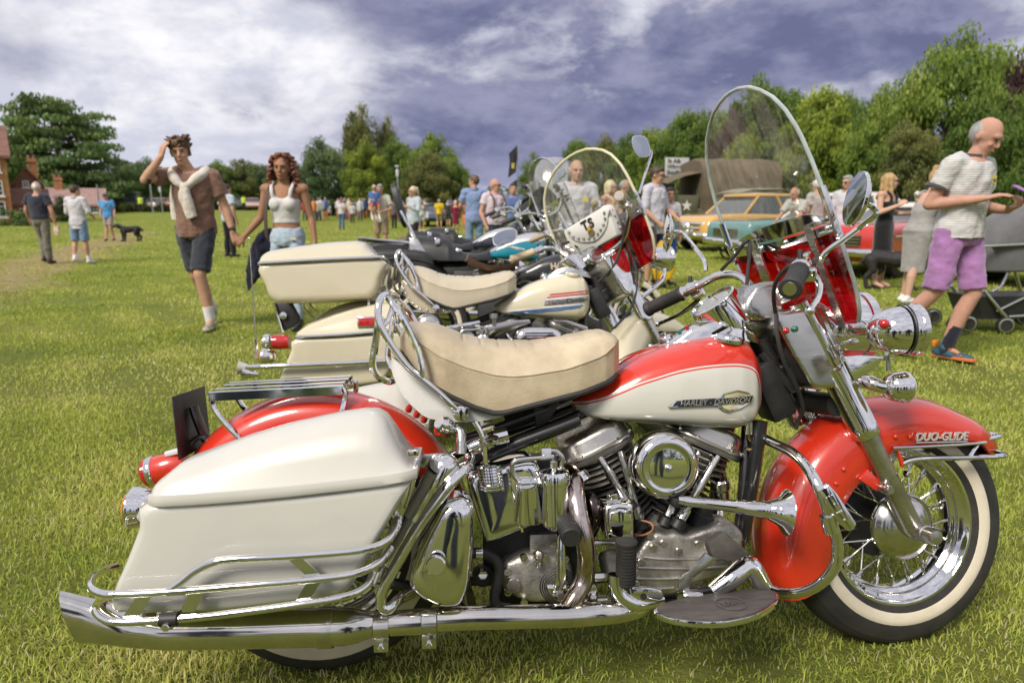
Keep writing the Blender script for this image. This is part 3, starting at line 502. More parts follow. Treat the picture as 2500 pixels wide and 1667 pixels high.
def houses():
    D = 50; p = at(30, HZN, D); h1 = thing('brick_house', 'tall orange brick house with white sash windows at the left picture edge', 'house', Matrix.Translation((p.x, D, 0)) @ Matrix.Rotation(R(36), 4, 'Z'))
    house_shell(h1, -9, 0, 0, 6, 5.0, 2.2, BRICK, 'x'); roof(h1, -9, 0, 0, 6, 5.0, 2.2)
    for x in (-.75, -2.6, -4.4):
        for z, hh in ((1.15, 1.1), (2.6, 1.05), (4.15, .85)):
            if not (x == -2.6 and z < 2): window(h1, (x, 0, z), .75, hh)
    d = MB().box((-2.0, -.03, .95), (.85, .08, 1.9)).build('door', WPAINT, h1, 0); MB().box((-2.0, -.3, 2.05), (1.2, .6, .12)).build('door_canopy', WPAINT, d, 0)
    for s in (-.5, .5): MB().box((-2.0 + s, -.5, 1.), (.1, .1, 2.)).build('canopy_post', WPAINT, d, 0)
    D = 54; p = at(38, HZN, D); h2 = thing('brick_cottage', 'low brown brick cottage with gabled tile roof and chimney beside the tall house', 'house', Matrix.Translation((p.x, D, 0)) @ Matrix.Rotation(R(35), 4, 'Z'))
    house_shell(h2, 0, 1.9, 0, 5, 3.0, 1.4, BRICKD, 'y'); r2 = roof(h2, 0, 1.9, 0, 5, 3.0, 1.4, ov=.15, axis='y'); chimney(r2, 1.45, 2, 3.0, 2.1, .6); window(h2, (.85, 0, 3.05), .42, .5, n=(2, 2))
    house_shell(h2, -.2, 2.1, -2.2, 0, 1.6, 1.1, BRICK, 'x'); roof(h2, -.2, 2.1, -2.2, -.02, 1.6, 1.1, ov=.15); window(h2, (.5, -2.2, .9), .5, .6, n=(2, 2))
    D = 66; p = at(118, HZN, D); h3 = thing('tiled_house', 'pink tiled house roof showing behind the cedar trunk', 'house', Matrix.Translation((p.x, D, 0)) @ Matrix.Rotation(R(30), 4, 'Z'))
    house_shell(h3, 0, 4.6, 0, 5, 1.7, 1.5, BRICKD, 'x'); r3 = roof(h3, 0, 4.6, 0, 5, 1.7, 1.5, mat('pink_tiles', (.30, .19, .17), .8, var=.2, vsc=3, bump=.4, bsc=12)); chimney(r3, .9, 2.5, 2.7, 1.5); [window(h3, (x, 0, 1.15), .6, .7, n=(2, 2)) for x in (2.9, 3.7)]
    D = 60
    hedge_line('clipped_hedge', [(*at(p, HZN, D - 14).xy, 1.0) for p in (14, 88)], 1, .55, 'cedar', 'clipped green hedge in front of the tall brick house', 220, .05, None, 'hedge', 3)
    hedge_line('garden_hedge', [(*at(p, HZN, D - 6).xy, 2.1) for p in (125, 165)], 1, .9, 'dark', 'taller dark hedge between the two walkers on the left', 260, .06, None, 'hedge', 4)
    hedge_line('roadside_hedge', [(*at(p, HZN, 75).xy, 1.7) for p in (240, 330, 400)], 1, 1., 'olive', 'long hedge behind the parked cars on the left', 200, .09, None, 'hedge', 6)
    lw = MB(); a, b = at(-30, HZN, 46), at(100, HZN, 50); d = (b - a).normalized(); n = V(-d.y, d.x, 0)
    lw.loft([[q + n * .1 + V(0, 0, -q.z), q + n * .1 + V(0, 0, .5 - q.z), q - n * .1 + V(0, 0, .5 - q.z), q - n * .1 + V(0, 0, -q.z)] for q in (a, b)]); tag(lw.build('garden_wall', BRICK, None, 0), 'low orange brick garden wall along the path at left', 'wall')
houses()
def daisies():
    b = MB(); r_ = random.Random(4)
    for cx_, cy_ in ((420, 760), (500, 790), (330, 820), (560, 830), (250, 860), (620, 760), (150, 830), (430, 900)):
        for i in range(7):
            p = gnd(cx_ + r_.gauss(0, 55), cy_ + r_.gauss(0, 10)); b.lathe([(.0003, .003), (.005, .002), (.007, 0)], p + V(0, 0, .032), (r_.gauss(0, .4), r_.gauss(0, .4), 1), 7)
    tag(b.build('daisies', WHITE), 'tiny white daisies scattered over the lawn on the left', 'flowers', kind='stuff')
daisies()
# ---------------------------------------------------------------- motorcycle parts (machine frame: x forward, y left, z up)
def ring_prof(pts): return [(r, y) for y, r in pts]
def wheel(root, c, T=None, spokes=40, ww=True, disc=True, R0=.333, cover='right', name='wheel', detailed=True, wo=.266):
    c = Vector(c); P = lambda: MB(T); k = R0 / .333
    g = [(-.05, .206), (-.060, .228), (-.0635, .25), (-.063, .272), (-.058, .292), (-.051, .306), (-.0500, .3065), (-.044, .314), (-.0425, .311), (-.0405, .3165), (-.031, .3235), (-.0295, .319), (-.0275, .3245), (-.014, .3305), (-.0125, .326), (-.0105, .331)]
    prof = [(r * k, y) for y, r in g] + [(r * k, -y) for y, r in g[::-1]]
    w = P().lathe(prof, c, (0, 1, 0), 72, False).build(name, TYRE, root, 30)
    if ww:
        for s in (-1, 1):
            P().lathe([(.2315 * k, s * .0612), (.236 * k, s * .0632), (.25 * k, s * .0652), ((wo - .004) * k, s * (.0645 if wo < .27 else .0625)), (wo * k, s * (.0618 if wo < .27 else .0595))], c, (0, 1, 0), 72, False).build('whitewall', WW, w)
    rp = [(.213, -.047), (.2165, -.050), (.216, -.054), (.209, -.054), (.204, -.048), (.200, -.040), (.193, -.036), (.190, -.030), (.187, -.024), (.179, -.020), (.176, -.01), (.176, .01), (.179, .020), (.187, .024), (.190, .03), (.2, .040), (.204, .048), (.209, .054), (.216, .054), (.213, .047)]
    P().lathe([(r * k, y) for r, y in rp], c, (0, 1, 0), 72, False).build('rim', CHROME, w, 50)
    hb = P().lathe([(.012, -.085), (.03, -.085), (.03, -.06), (.044, -.055), (.044, -.045), (.026, -.035), (.026, .03), (.10, .035), (.108, .042), (.108, .075), (.03, .085), (.012, .085)], c, (0, 1, 0), 40).build('hub', SATIN, w)
    if disc:                            # domed chrome hub cover
        P().lathe([(.0885, -.040), (.0915, -.050), (.0905, -.056), (.084, -.060), (.078, -.068), (.06, -.079), (.035, -.087), (.012, -.089), (.0001, -.0893)], c, (0, 1, 0), 48, False).build('hub_cover', CHROME2, w)
        P().lathe([(.0001, -.0925), (.012, -.0925), (.0135, -.0905), (.0135, -.086)], c + V(0, 0, 0), (0, 1, 0), 20, False).build('grease_cap', CHROME2, w)
    if spokes:
        if detailed:
            sm = {}
            for s in (-1, 1):
                for lean in (-1, 1):
                    a0 = lean * .62; p = MB().tube([V(.040 * math.sin(a0), s * .047 + lean * .003, .040 * math.cos(a0)), V(0, s * .012, .165 * k), V(0, s * .010, .178 * k)], .0023, 5)
                    p.tube([V(.02 * math.sin(a0) * .3, s * .013, .158 * k), V(0, s * .010, .179 * k)], .0042, 6)
                    me = bpy.data.meshes.new('spoke'); me.from_pydata([tuple(q) for q in p.v], [], p.f); me.materials.append(CHROME2); sm[s, lean] = me
            for i in range(spokes):
                o = link('spoke', sm[(-1, 1)[i % 2], (-1, 1)[(i // 2) % 2]], w)
                o.matrix_local = (T or Matrix()) @ Matrix.Translation(c) @ Matrix.Rotation(2 * math.pi * i / spokes + .03, 4, 'Y')
        else:
            p = P()
            for i in range(spokes):
                a = 2 * math.pi * i / spokes; b = a + (.5 if (i // 2) % 2 else -.5); s = (-1, 1)[i % 2]
                p.tube([c + V(.04 * math.sin(b), s * .04, .04 * math.cos(b)), c + V(.18 * k * math.sin(a), s * .01, .18 * k * math.cos(a))], .003, 4)
            tag(p.build('spokes', CHROME2, w), None, None, kind='stuff')
    return w
def fender(root, c, T, m, Ro, Ri, hw, a0, a1, n=40, th=.003, name='fender', tip=.0, crown=.05):
    """arc fender about hub c; angles from +x, counter-clockwise seen from the left... Ro, Ri callables of angle"""
    rings = []
    for i in range(n + 1):
        a = a0 + (a1 - a0) * i / n; ro, ri = Ro(a), Ri(a); w = hw(a) if callable(hw) else hw
        sec = [(-w * .97, ri), (-w * .99, ri + (ro - crown - ri) * .5), (-w, ro - crown)]
        for k in range(1, 12):
            b = math.pi * k / 12; sec.append((-w * math.cos(b), ro - crown + crown * math.sin(b) ** .8))
        sec += [(w, ro - crown), (w * .99, ri + (ro - crown - ri) * .5), (w * .97, ri)]
        full = sec + [(y * (1 - th / w) , r - th) for y, r in sec[::-1]]
        rings.append([Vector((c[0] + r * math.cos(a), y, c[2] + r * math.sin(a))) for y, r in full])
    return MB(T).loft(rings).build(name, m, root, 45)
def tank_shape(n=60, ns=28):
    """side outlines of the tank: returns station list (x, ztop, zbot, halfwidth, zwide)"""
    top = [(.652, .690), (.665, .702), (.68, .711), (.708, .728), (.756, .757), (.789, .778), (.827, .800), (.875, .818), (.947, .838), (1.02, .850), (1.068, .850), (1.10, .838), (1.120, .812), (1.132, .775), (1.136, .735)]
    bot = [(.652, .680), (.665, .660), (.693, .645), (.762, .636), (.854, .628), (.993, .615), (1.063, .611), (1.10, .622), (1.122, .650), (1.133, .69), (1.136, .73)]
    wid = [(.652, .05), (.68, .095), (.72, .118), (.80, .138), (.9, .152), (1.0, .158), (1.06, .154), (1.10, .140), (1.125, .112), (1.136, .075)]
    f = lambda t, x: float(np.interp(x, [p[0] for p in t], [p[1] for p in t]))
    xs = [.652 + (1.136 - .652) * (.5 - .5 * math.cos(math.pi * i / n)) for i in range(n + 1)]
    return [(x, f(top, x), f(bot, x), f(wid, x)) for x in xs]
def tank_section(st, s, ns=36):
    x, zt, zb, w = st; h = max(zt - zb, .004); zw = zb + h * .42; yi = s * .012; out = []
    for k in range(ns):
        a = 2 * math.pi * k / ns; ca, sa = math.cos(a), math.sin(a)
        e = .62 if sa > 0 else .42
        y = yi + s * (w - .012) * (max(ca, 0) ** (.72 if sa > 0 else .55) if ca > 0 else 0); z = zw + (zt - zw if sa > 0 else zw - zb) * (abs(sa) ** e) * (1 if sa > 0 else -1)
        if ca <= 0: y = yi
        out.append(Vector((x, y, z)))
    return out
TANKST = tank_shape()
def tank_y(x, z, s=-1):                 # side surface of the tank
    i = min(range(len(TANKST)), key=lambda k: abs(TANKST[k][0] - x)); sec = [p for p in tank_section(TANKST[i], s, 72) if abs(p.y) > .03]
    return min(sec, key=lambda p: abs(p.z - z)).y if sec else s * .1
def decal(p0, p1, p2, p3, off, th, m, name, root, n=16):
    rr = []
    for i in range(n + 1):
        t = i / n; lo, hi = p0.lerp(p3, t), p1.lerp(p2, t); y = (tank_y(min(lo.x, 1.125), lo.z) + tank_y(min(hi.x, 1.125), hi.z)) / 2 - off
        rr.append([V(lo.x, y, lo.z), V(hi.x, y, hi.z), V(hi.x, y + th, hi.z), V(lo.x, y + th, lo.z)])
    return MB().loft(rr).build(name, m, root, 30)
def sdf_poly(poly):
    P = np.array([(p.x, p.z) for p in poly]); Q = np.roll(P, -1, 0); D = Q - P; LL = (D ** 2).sum(1) + 1e-12
    def f(co):
        p = np.array((co.x, co.z)); t = np.clip(((p - P) * D).sum(1) / LL, 0, 1); d = np.sqrt((((P + D * t[:, None]) - p) ** 2).sum(1)).min()
        c = ((P[:, 1] > p[1]) != (Q[:, 1] > p[1])) & (p[0] < (Q[:, 0] - P[:, 0]) * (p[1] - P[:, 1]) / (Q[:, 1] - P[:, 1] + 1e-12) + P[:, 0])
        return (1 if c.sum() % 2 else -1) * d
    return f
def build_tank(root, m, attr=None):
    for s in (-1, 1):
        b = MB(); b.loft([tank_section(t, s) for t in TANKST]); b.build('fuel_tank', m, root, 60, attr=attr)
def panhead_cyl(root, base, ang, yoff=0):
    """cylinder barrel, head and pan cover; ang from vertical, positive = leaning forward"""
    ax = V(math.sin(R(ang)), 0, math.cos(R(ang))); prof = [(.045, .02)]; h_ = .10
    for i in range(10): prof += [(.056, h_), (.078, h_ + .003), (.078, h_ + .0065), (.056, h_ + .0095)]; h_ += .0155
    MB().lathe(prof + [(.04, h_)], base, ax, 32).build('cylinder', IRON, root, 30)
    p2 = [(.05, h_)]
    for i in range(5): p2 += [(.066, h_ + .002), (.094, h_ + .004), (.094, h_ + .008), (.066, h_ + .0115)]; h_ += .0155
    MB().lathe(p2 + [(.05, h_ + .005)], base, ax, 32).build('cylinder_head', ALU, root, 30)
    u = V(math.cos(R(ang)), 0, -math.sin(R(ang))); c = base + ax * (h_ + .004)
    def ringp(hu, hy, w, e=3.2):
        out = []
        for k in range(40):
            a = 2 * math.pi * k / 40; ca, sa = math.cos(a), math.sin(a)
            out.append(c + u * (hu * abs(ca) ** (2 / e) * (1 if ca > 0 else -1)) + V(0, 1, 0) * (hy * abs(sa) ** (2 / e) * (1 if sa > 0 else -1)) + ax * w)
        return out
    MB().loft([ringp(.102, .108, -.006), ringp(.104, .110, 0), ringp(.104, .110, .006), ringp(.101, .107, .008)]).build('rocker_gasket', IRON, root, 30)
    o = MB().loft([ringp(.105, .111, .008), ringp(.106, .112, .011), ringp(.105, .111, .015), ringp(.097, .103, .0165), ringp(.095, .101, .02), ringp(.092, .098, .045), ringp(.088, .094, .054), ringp(.078, .084, .060), ringp(.05, .055, .0625), ringp(.015, .015, .063)]).build('rocker_cover', ALU2, root, 40)
    for k in range(10):
        a = 2 * math.pi * k / 10 + .2; q = ringp(.1005, .1065, .017)[int(k * 4)]; MB().lathe([(.0045, -.002), (.0045, .003), (.003, .004)], q, ax, 6).build('cover_screw', CHROME2, o, 30)
def bolt(root, p, ax=(0, -1, 0), r=.007, h_=.006, m=None, name='bolt', hexa=True):
    return MB().lathe([(r, -.003), (r, h_), (r * .8, h_ * 1.2)], p, ax, 6 if hexa else 16).build(name, m or CHROME, root, 25)
def lamp(root, c, ax, r, depth, m=None, lens=None, name='lamp', T=None, rim=True):
    """bullet lamp: back dome along -ax, lens towards +ax"""
    b = MB(T).lathe([(.0003, -depth), (r * .35, -depth * .97), (r * .68, -depth * .8), (r * .9, -depth * .5), (r * .99, -depth * .15), (r, 0), (r * 1.04, .003), (r * 1.04, .014), (r * .96, .018)], c, ax, 36).build(name, m or CHROME, root)
    MB(T).lathe([(r * .95, .012), (r * .8, .024), (r * .45, .032), (.0003, .035)], c, ax, 28, False).build('lens', lens or CLEAR_LENS, b)
    return b
CLEAR_LENS = mat('lamp_lens', (.7, .72, .72), .1, 0, 1.)
def seat(root, m, x0=.0, pleat=True):
    n, k = 110, 36
    top = tp('F', .04, '300,345 318,325 345,308 420,308 480,318 560,345 650,382 760,402 900,407 1000,408 1150,387 1300,353 1420,345 1475,360 1497,400')
    seam = tp('F', -.17, '285,395 320,385 400,430 500,498 650,560 800,600 900,608 1000,600 1200,568 1400,500 1500,425')
    bot = tp('F', -.165, '290,470 330,540 430,632 560,705 700,768 800,795 850,793 1000,755 1300,680 1450,625 1515,575')
    tf = lambda t, x: float(np.interp(x, [p.x for p in t], [p.z for p in t]))
    x0, x1 = min(p.x for p in top) + .004, max(p.x for p in bot); rings = []
    for i in range(n + 1):
        q = i / n; x = x0 + (x1 - x0) * (.5 - .5 * math.cos(math.pi * q)) if False else x0 + (x1 - x0) * q
        w = float(np.interp(q, [0, .03, .08, .2, .5, .8, .92, .97, 1], [.105, .135, .152, .166, .168, .160, .145, .125, .10]))
        zt, zs, zb = tf(top, x), tf(seam, x), tf(bot, x)
        endf = min(1, (q / .035) ** .5 if q < .035 else 1, ((1 - q) / .05) ** .45 if q > .95 else 1)
        zt = zs + (zt - zs) * (.3 + .7 * endf) if zt > zs else zs + .002
        ring = []
        half = [(1., zb), (1.012, zb + (zs - zb) * .25), (1.02, zb + (zs - zb) * .6), (1.012, zs - .006), (1.02, zs), (1.0, zs + .005)]
        for y_, z_ in half: ring.append(V(x, -w * y_, z_))
        for j in range(1, k):
            t = -1 + 2 * j / k; z_ = zs + .004 + (zt - zs) * (1 - abs(t) ** 2.6) ** .55
            if pleat and abs(t) < .62 and .2 < q < .93:
                seg = (q - .2) / .73 * 9; sx = abs((seg % 1) - .5) * 2; sy = abs((t * 9.5) % 1 - .5) * 2
                z_ -= .0048 * max(0, (sx - .84) / .16) + .0028 * sy ** 3
            elif pleat and .6 < abs(t) < .66 and .2 < q < .93: z_ -= .004
            ring.append(V(x, w * t * .985, z_))
        for y_, z_ in half[::-1]: ring.append(V(x, w * y_, z_))
        for j in range(1, 6): ring.append(V(x, w * (1 - 2 * j / 6), zb + .001))
        rings.append(ring)
    o = MB().loft(rings).build('seat', m, root, 50)
    for s in (-1, 1):
        MB().tube([V(r[0].x, s * abs(r[0].y) * 1.02, r[0].z - .003) for r in rings[::3]], .0065, 8).build('seat_trim', RUBBER, o)
        MB().tube([V(r[4].x, s * (abs(r[4].y) + .0006), r[4].z + .002) for r in rings[2:-1:3]], .0016, 5).build('seam', m, o)
    return o
def flh(root, S, o):
    """large V-twin tourer; o = options"""
    Fr = B1 @ S1                        # frame in which the fork outlines were measured
    body, acc, st, bag_m = o['paint'], o['fender'], o['seat'], o['bag']
    # ---- wheels and fenders
    rear = V(.005, 0, .333); front = V(1.545, 0, .325)
    wheel(root, rear, None, 40 if o['near'] else 0, o['ww'], True, detailed=o['near'], wo=.285); wheel(root, front, S, 40, o['ww'], True, detailed=o['near'])
    rf = fender(root, rear, None, acc, lambda a: .392, lambda a: .30 + .02 * math.cos(a), .098, R(14), R(172), 44, name='rear_fender', crown=.07)
    def Rof(a): return float(np.interp(math.degrees(a), [20, 38, 60, 90, 130, 165, 180, 195, 212], [.402, .385, .358, .348, .352, .372, .386, .398, .40]))
    def Rif(a): return float(np.interp(math.degrees(a), [20, 36, 44, 60, 75, 86, 98, 107, 120, 138, 153, 165, 186, 200, 212], [.395, .325, .315, .258, .228, .218, .22, .215, .202, .205, .212, .22, .236, .262, .30]))
    ff = fender(root, front, S, acc, Rof, Rif, lambda a: float(np.interp(math.degrees(a), [30, 36, 48, 180, 212], [.05, .075, .096, .10, .098])), R(33), R(206), 60, name='front_fender', crown=.07)
    P = lambda y, s, c='D': tp(c, y, s, Fr)
    if o['near']:
        MB(S).tube(P(-.101, '850,432 1000,426 1200,416 1360,404'), .0045, 8).build('fender_trim', CHROME, ff)
        for w in ('865,372', '945,372', '583,550', '540,628'):
            MB(S).ball(P(-.1, w)[0], (.006, .005, .006), 10, 6).build('rivet', acc, ff)
        a, b = P(-.104, '975,398 1255,392'); u = P(-.104, '1000,345')[0] - P(-.104, '985,398')[0]
        mt = S @ facing((a + b) / 2 + V(0, 0, .0115), b - a, V(0, 0, 1))
        text('fender_lettering', 'DUO-GLIDE', mat('badge_silver', (.7, .69, .66), .3, .6), ff, mt, .030, .0022, .28, .0006, .98)
        MB(S).tube([a + V(0, -.001, -.003), b + V(0, -.001, -.003)], .0022, 6).build('lettering_bar', CHROME, ff)
        bm = P(-.105, '905,518,-.1 950,500,-.105 1050,490,-.11 1300,485,-.11 1420,480,-.10 1465,470,-.07'); bm += [V(bm[-1].x + .014, 0, bm[-1].z + .001)] + [V(p.x, -p.y, p.z) for p in bm[::-1]]
        MB(S).tube(bm, .0072, 8, 4).build('fender_bumper', CHROME, ff)
        b2 = P(-.06, '1345,392,-.075 1400,378,-.07 1440,366,-.05'); b2 += [V(b2[-1].x + .006, 0, b2[-1].z)] + [V(p.x, -p.y, p.z) for p in b2[::-1]]
        MB(S).tube(b2, .006, 8, 4).build('fender_bumper', CHROME, ff)
        MB(S).tube(P(-.09, '1270,478,-.11 1300,435,-.1 1335,392,-.08'), .0055, 8, 3).build('bumper_strut', CHROME, ff)
        st_ = P(-.09, '640,610 740,545 800,640 770,665 650,625'); MB(S).prism(P(-.092, '650,600 700,545 760,600 810,645 800,668 740,662'), (0, -.012, 0)).build('fender_brace', acc, ff, bevel=.003)
        MB(S).prism(P(-.1, '868,440 890,470 905,540 885,530'), (0, -.008, 0)).build('fender_brace', acc, ff, bevel=.002)
        MB(S).lathe([(.013, 0), (.013, .03), (.010, .034)], P(-.105, '790,650')[0], (0, -1, 0), 14).build('brace_bolt', ALU2, ff)
        bolt(ff, S @ P(-.118, '925,572')[0], r=.009, h_=.012)
    if not o['near']:                   # amber marker
        q = hit(Fr, 'D', 760, 330, -.104); MB(S).box(q, (.045, .008, .028)).build('marker_lamp', LENSA, ff, bevel=.003); MB(S).box(q + V(0, .003, 0), (.053, .006, .036)).build('marker_frame', CHROME, ff, bevel=.002)
    # ---- fork
    lo0, lo1 = V(1.405, -.1, .585), V(1.543, -.1, .318); d = (lo0 - lo1).normalized()
    fk = None
    for s in (-1, 1):
        f = lambda p: V(p.x, p.y * -s, p.z)
        a, b, c_ = f(lo1), f(lo1 + d * .292), f(lo1 + d * .49)
        MB(S).lathe([(.02, 0), (.027, .02), (.0275, .26), (.029, .275), (.029, .30), (.024, .301)], a, b - a, 28).build('fork_slider', ALU2 if o['near'] else STEEL, root)
        MB(S).lathe([(.036, .298), (.0375, .301), (.0375, .33), (.0365, .332), (.0365, .50)], a, b - a, 28).build('fork_cover', CHROME, root)
        ax_o = V(1.545, 0, .325)
        MB(S).lathe([(.02, .088), (.024, .09), (.024, .14), (.021, .142), (.0205, .165), (.018, .172), (.0003, .175)] if s < 0 else [(.02, .088), (.024, .09), (.024, .13), (.01, .135)], ax_o, (0, s, 0), 24).build('axle_cap', ALU2, root)
        MB(S).tube([c_ - d * .02, c_ + d * .2] if s < 0 else [f(lo1 + d * .47), f(lo1 + d * .69)], .030, 20).build('fork_tube_cover', CHROME, root)
    # nacelle side plate, top cover, headlamp
    np_ = cr(tp('E', -.115, '765,1215 830,1195 885,1182 985,1160 1010,1200 1050,1290 1095,1400 1128,1505 1120,1530 1080,1555 1000,1568 945,1560 900,1490 840,1390 790,1290', Fr), 3, True)
    nac = MB(S).pillow(np_, -.125, .125, .012, 4, True).build('nacelle', STEEL, root, 40)
    MB(S).lathe([(.0003, -.12), (.06, -.115), (.085, -.08), (.093, -.02), (.094, .02), (.099, .022), (.099, .045), (.09, .05)], V(1.42, 0, .865), (1, 0, -.02), 40).build('headlamp', CHROME, root)
    MB(S).lathe([(.09, .045), (.07, .062), (.03, .072), (.0003, .074)], V(1.42, 0, .865), (1, 0, -.02), 32, False).build('headlamp_lens', CLEAR_LENS, root)
    if o['near']:
        for w, m in (('822,1288', LENSR), ('865,1280', LENSG)): MB(S).ball(tp('E', -.127, w, Fr)[0], (.0085, .007, .0085), 12, 8).build('warning_light', m, nac)
    rc = cr(tp('E', -.055, '622,1205 628,1150 660,1095 690,1062 740,1050 800,1048 850,1058 850,1120 815,1165 822,1195 770,1225 700,1245 650,1240', Fr), 3, True)
    MB(S).pillow(rc, -.06, .06, .018, 4, True).build('riser_cover', STEEL, root, 40)
    MB(S).lathe([(.02, -.14), (.032, -.13), (.032, -.09), (.027, -.085), (.027, .0)], V(1.166, 0, .835), (-.469, 0, .883), 20).build('steering_stem', SATIN, root)
    # handlebar
    hb = o.get('bars', [(1.205, 0.045, .935), (1.22, .10, .965), (1.205, .17, 1.022), (1.165, .23, 1.028), (1.115, .28, .998), (1.012, .40, .940)])
    hp = [V(*p) for p in hb]; full = [V(p.x, -p.y, p.z) for p in hp[::-1]] + hp
    MB(S).tube(full, .0128, 12, 6).build('handlebar', CHROME, root)
    gm = o['grip']
    for s in (-1, 1):
        f = lambda p: V(p[0], p[1] * s, p[2]); e, i_ = f(hb[-1]), f(hb[-2]); dr = (e - i_).normalized()
        gp = [(.0175, -.128), (.019, -.125), (.019, -.118), (.0172, -.112), (.0178, -.06), (.0172, -.01), (.0195, -.006), (.0195, .006), (.017, .009), (.0003, .009)]
        g = MB(S).lathe([(r * 1.22, h_) for r, h_ in gp], e, dr, 20).build('grip', gm, root, 35)
        MB(S).lathe([(.0003, .0115), (.014, .0115), (.0155, .0085)], e, dr, 18, False).build('grip_end', CHROME, g)
        ctr = e - dr * .155
        cl = MB(S).lathe([(.017, -.028), (.022, -.024), (.022, .002), (.018, .006), (.018, .02), (.021, .024), (.021, .03)], ctr, dr, 16).build('switch_housing', CHROME, root, 35)
        up, fw = V(0, 0, 1), V(.94, 0, -.34)
        MB(S).lathe([(.006, 0), (.006, .022), (.005, .024)], ctr + up * .018, up, 10).build('switch_button', RUBBER, cl)
        MB(S).box(ctr + fw * .026 + up * -.004, (.04, .03, .028), dr.to_track_quat('X', 'Z').to_matrix()).build('lever_perch', CHROME, cl, bevel=.004)
        lv = [ctr + fw * .03, ctr + fw * .052 + dr * .03 + up * -.006, ctr + fw * .058 + dr * .09 + up * -.018, ctr + fw * .05 + dr * .15 + up * -.026, ctr + fw * .048 + dr * .172 + up * -.026]
        MB(S).tube(lv, [.008, .008, .0065, .006, .007], 8, 4).build('lever', CHROME, root)
        MB(S).ball(lv[-1], .0105, 10, 6).build('lever_ball', CHROME, root)
    # ---- fuel tank
    if o['tank'] == 'panel':
        pan = cr(tp('F', -.15, '1250,800 1330,772 1400,750 1500,708 1600,660 1700,625 1800,592 1900,570 2000,556 2100,550 2170,555 2225,575 2258,620 2275,690 2278,740 2270,790 2235,850 2150,990 1500,990 1200,900'), 4, True)
        TM = bands(mat('tank_paint', (.5, .02, .012), .3, 0, 1.), 'panel', [(-.1, (.56, .028, .010)), (-.0085, (.57, .56, .505)), (-.0045, (.56, .028, .010)), (0, (.57, .56, .505))])
        build_tank(root, TM, ('panel', sdf_poly(pan)))
        c0 = tp('F', -.158, '1755,770 1795,733 2222,706 2208,748')
        hx = tp('F', -.158, '2005,755 2045,695 2130,676 2195,690 2215,712 2195,752 2150,775 2075,797 2040,785'); hc = sum(hx, Vector()) / len(hx)
        em = decal(c0[0], c0[1], c0[2], c0[3], .0075, .010, CHROME, 'tank_badge', root)
        q = [c0[0].lerp(c0[1], t).lerp(c0[3].lerp(c0[2], t), u) for t, u in ((.10, .022), (.90, .012), (.90, .988), (.10, .99))]; decal(q[0], q[1], q[2], q[3], .0085, .004, BLACK, 'badge_bar', em)
        MB().loft([[V(hc.x + (p.x - hc.x) * k, tank_y(p.x, p.z) - o_, hc.z + (p.z - hc.z) * k) for p in hx] for k, o_ in ((1, -.003), (1, .0045), (.97, .0055), (.82, .0055), (.80, .0045), (.3, .005), (.01, .005))]).build('badge_hexagon', CHROME, em, 30)
        MB().loft([[V(hc.x + (p.x - hc.x) * k, tank_y(p.x, p.z) - .006, hc.z + (p.z - hc.z) * k) for p in hx] for k in (.8, .4, .02)], False).build('badge_inset', CREAM, em)
        a, b = c0[0] * .5 + c0[1] * .5, c0[2] * .5 + c0[3] * .5; mid = (a + b) / 2
        t_ = text('badge_lettering', 'HARLEY - DAVIDSON', mat('badge_silver', (.7, .69, .66), .3, .6), em, facing(mid + V(.004, 0, -.0005), V(b.x - a.x, 0, b.z - a.z), V(0, 0, 1)), .0185, .0002, .25, .0003, 1.0)
        for v in t_.data.vertices: v.co.y = tank_y(v.co.x, mid.z) - .0094
    else:
        TM2 = mat('cream_tank_paint', (.60, .55, .40), .3, 0, .9); build_tank(root, TM2)
        for k, (col, s_) in enumerate((((.50, .03, .03), '1105,152 1368,126 1368,132 1100,160'), ((.50, .03, .03), '1090,168 1370,140 1370,147 1085,177'), ((.70, .69, .66), '1085,177 1370,148 1370,160 1078,188'),
                                      ((.70, .69, .66), '880,240 1290,203 1288,210 872,250'), ((.02, .12, .36), '868,254 1285,210 1282,217 862,264'), ((.02, .12, .36), '860,268 1275,222 1268,229 853,277'))):
            q = tp('F', -.152, s_, B2); st_m = mat('stripe_%d' % (0 if k < 2 else 1 if k < 4 else 2), col, .35, 0, .8); rr = []
            for i in range(15):
                t = i / 14; u0, u1 = q[0].lerp(q[1], t), q[3].lerp(q[2], t); rr.append([V(min(u.x, 1.122), tank_y(min(u.x, 1.122), u.z) - .0018, u.z) for u in (u0, u1)])
            MB().loft(rr, False, False).build('tank_stripe', st_m, root)
        q = tp('F', -.155, '1070,195 1080,185 1290,165 1300,172 1293,190 1285,195 1080,217 1072,212', B2)
        pl = decal(q[0].lerp(q[7], .9), q[1].lerp(q[0], .2), q[2].lerp(q[3], .3), q[4], .006, .010, STEEL, 'tank_badge', root)
        a, b = tp('F', -.16, '1130,196 1285,181', B2); mid = (a + b) / 2; ya, yb = tank_y(a.x, a.z), tank_y(b.x, b.z); mid.y = min(ya, yb) - .0085
        t_ = text('badge_lettering', 'Harley-Davidson', BLACK, pl, facing(mid, V(b.x - a.x, 0, b.z - a.z), V(0, 0, 1)), .030, .0004, 0, .0002)
        for v in t_.data.vertices: v.co.y = tank_y(v.co.x, v.co.z) - .0075
        a = tp('F', -.16, '1100,199', B2)[0]; a.y = tank_y(a.x, a.z) - .0085; text('badge_lettering', 'AMF', mat('badge_gold', (.4, .25, .08), .4), pl, facing(a, V(b.x - mid.x, 0, b.z - mid.z), V(0, 0, 1)), .012, .0004, .3)
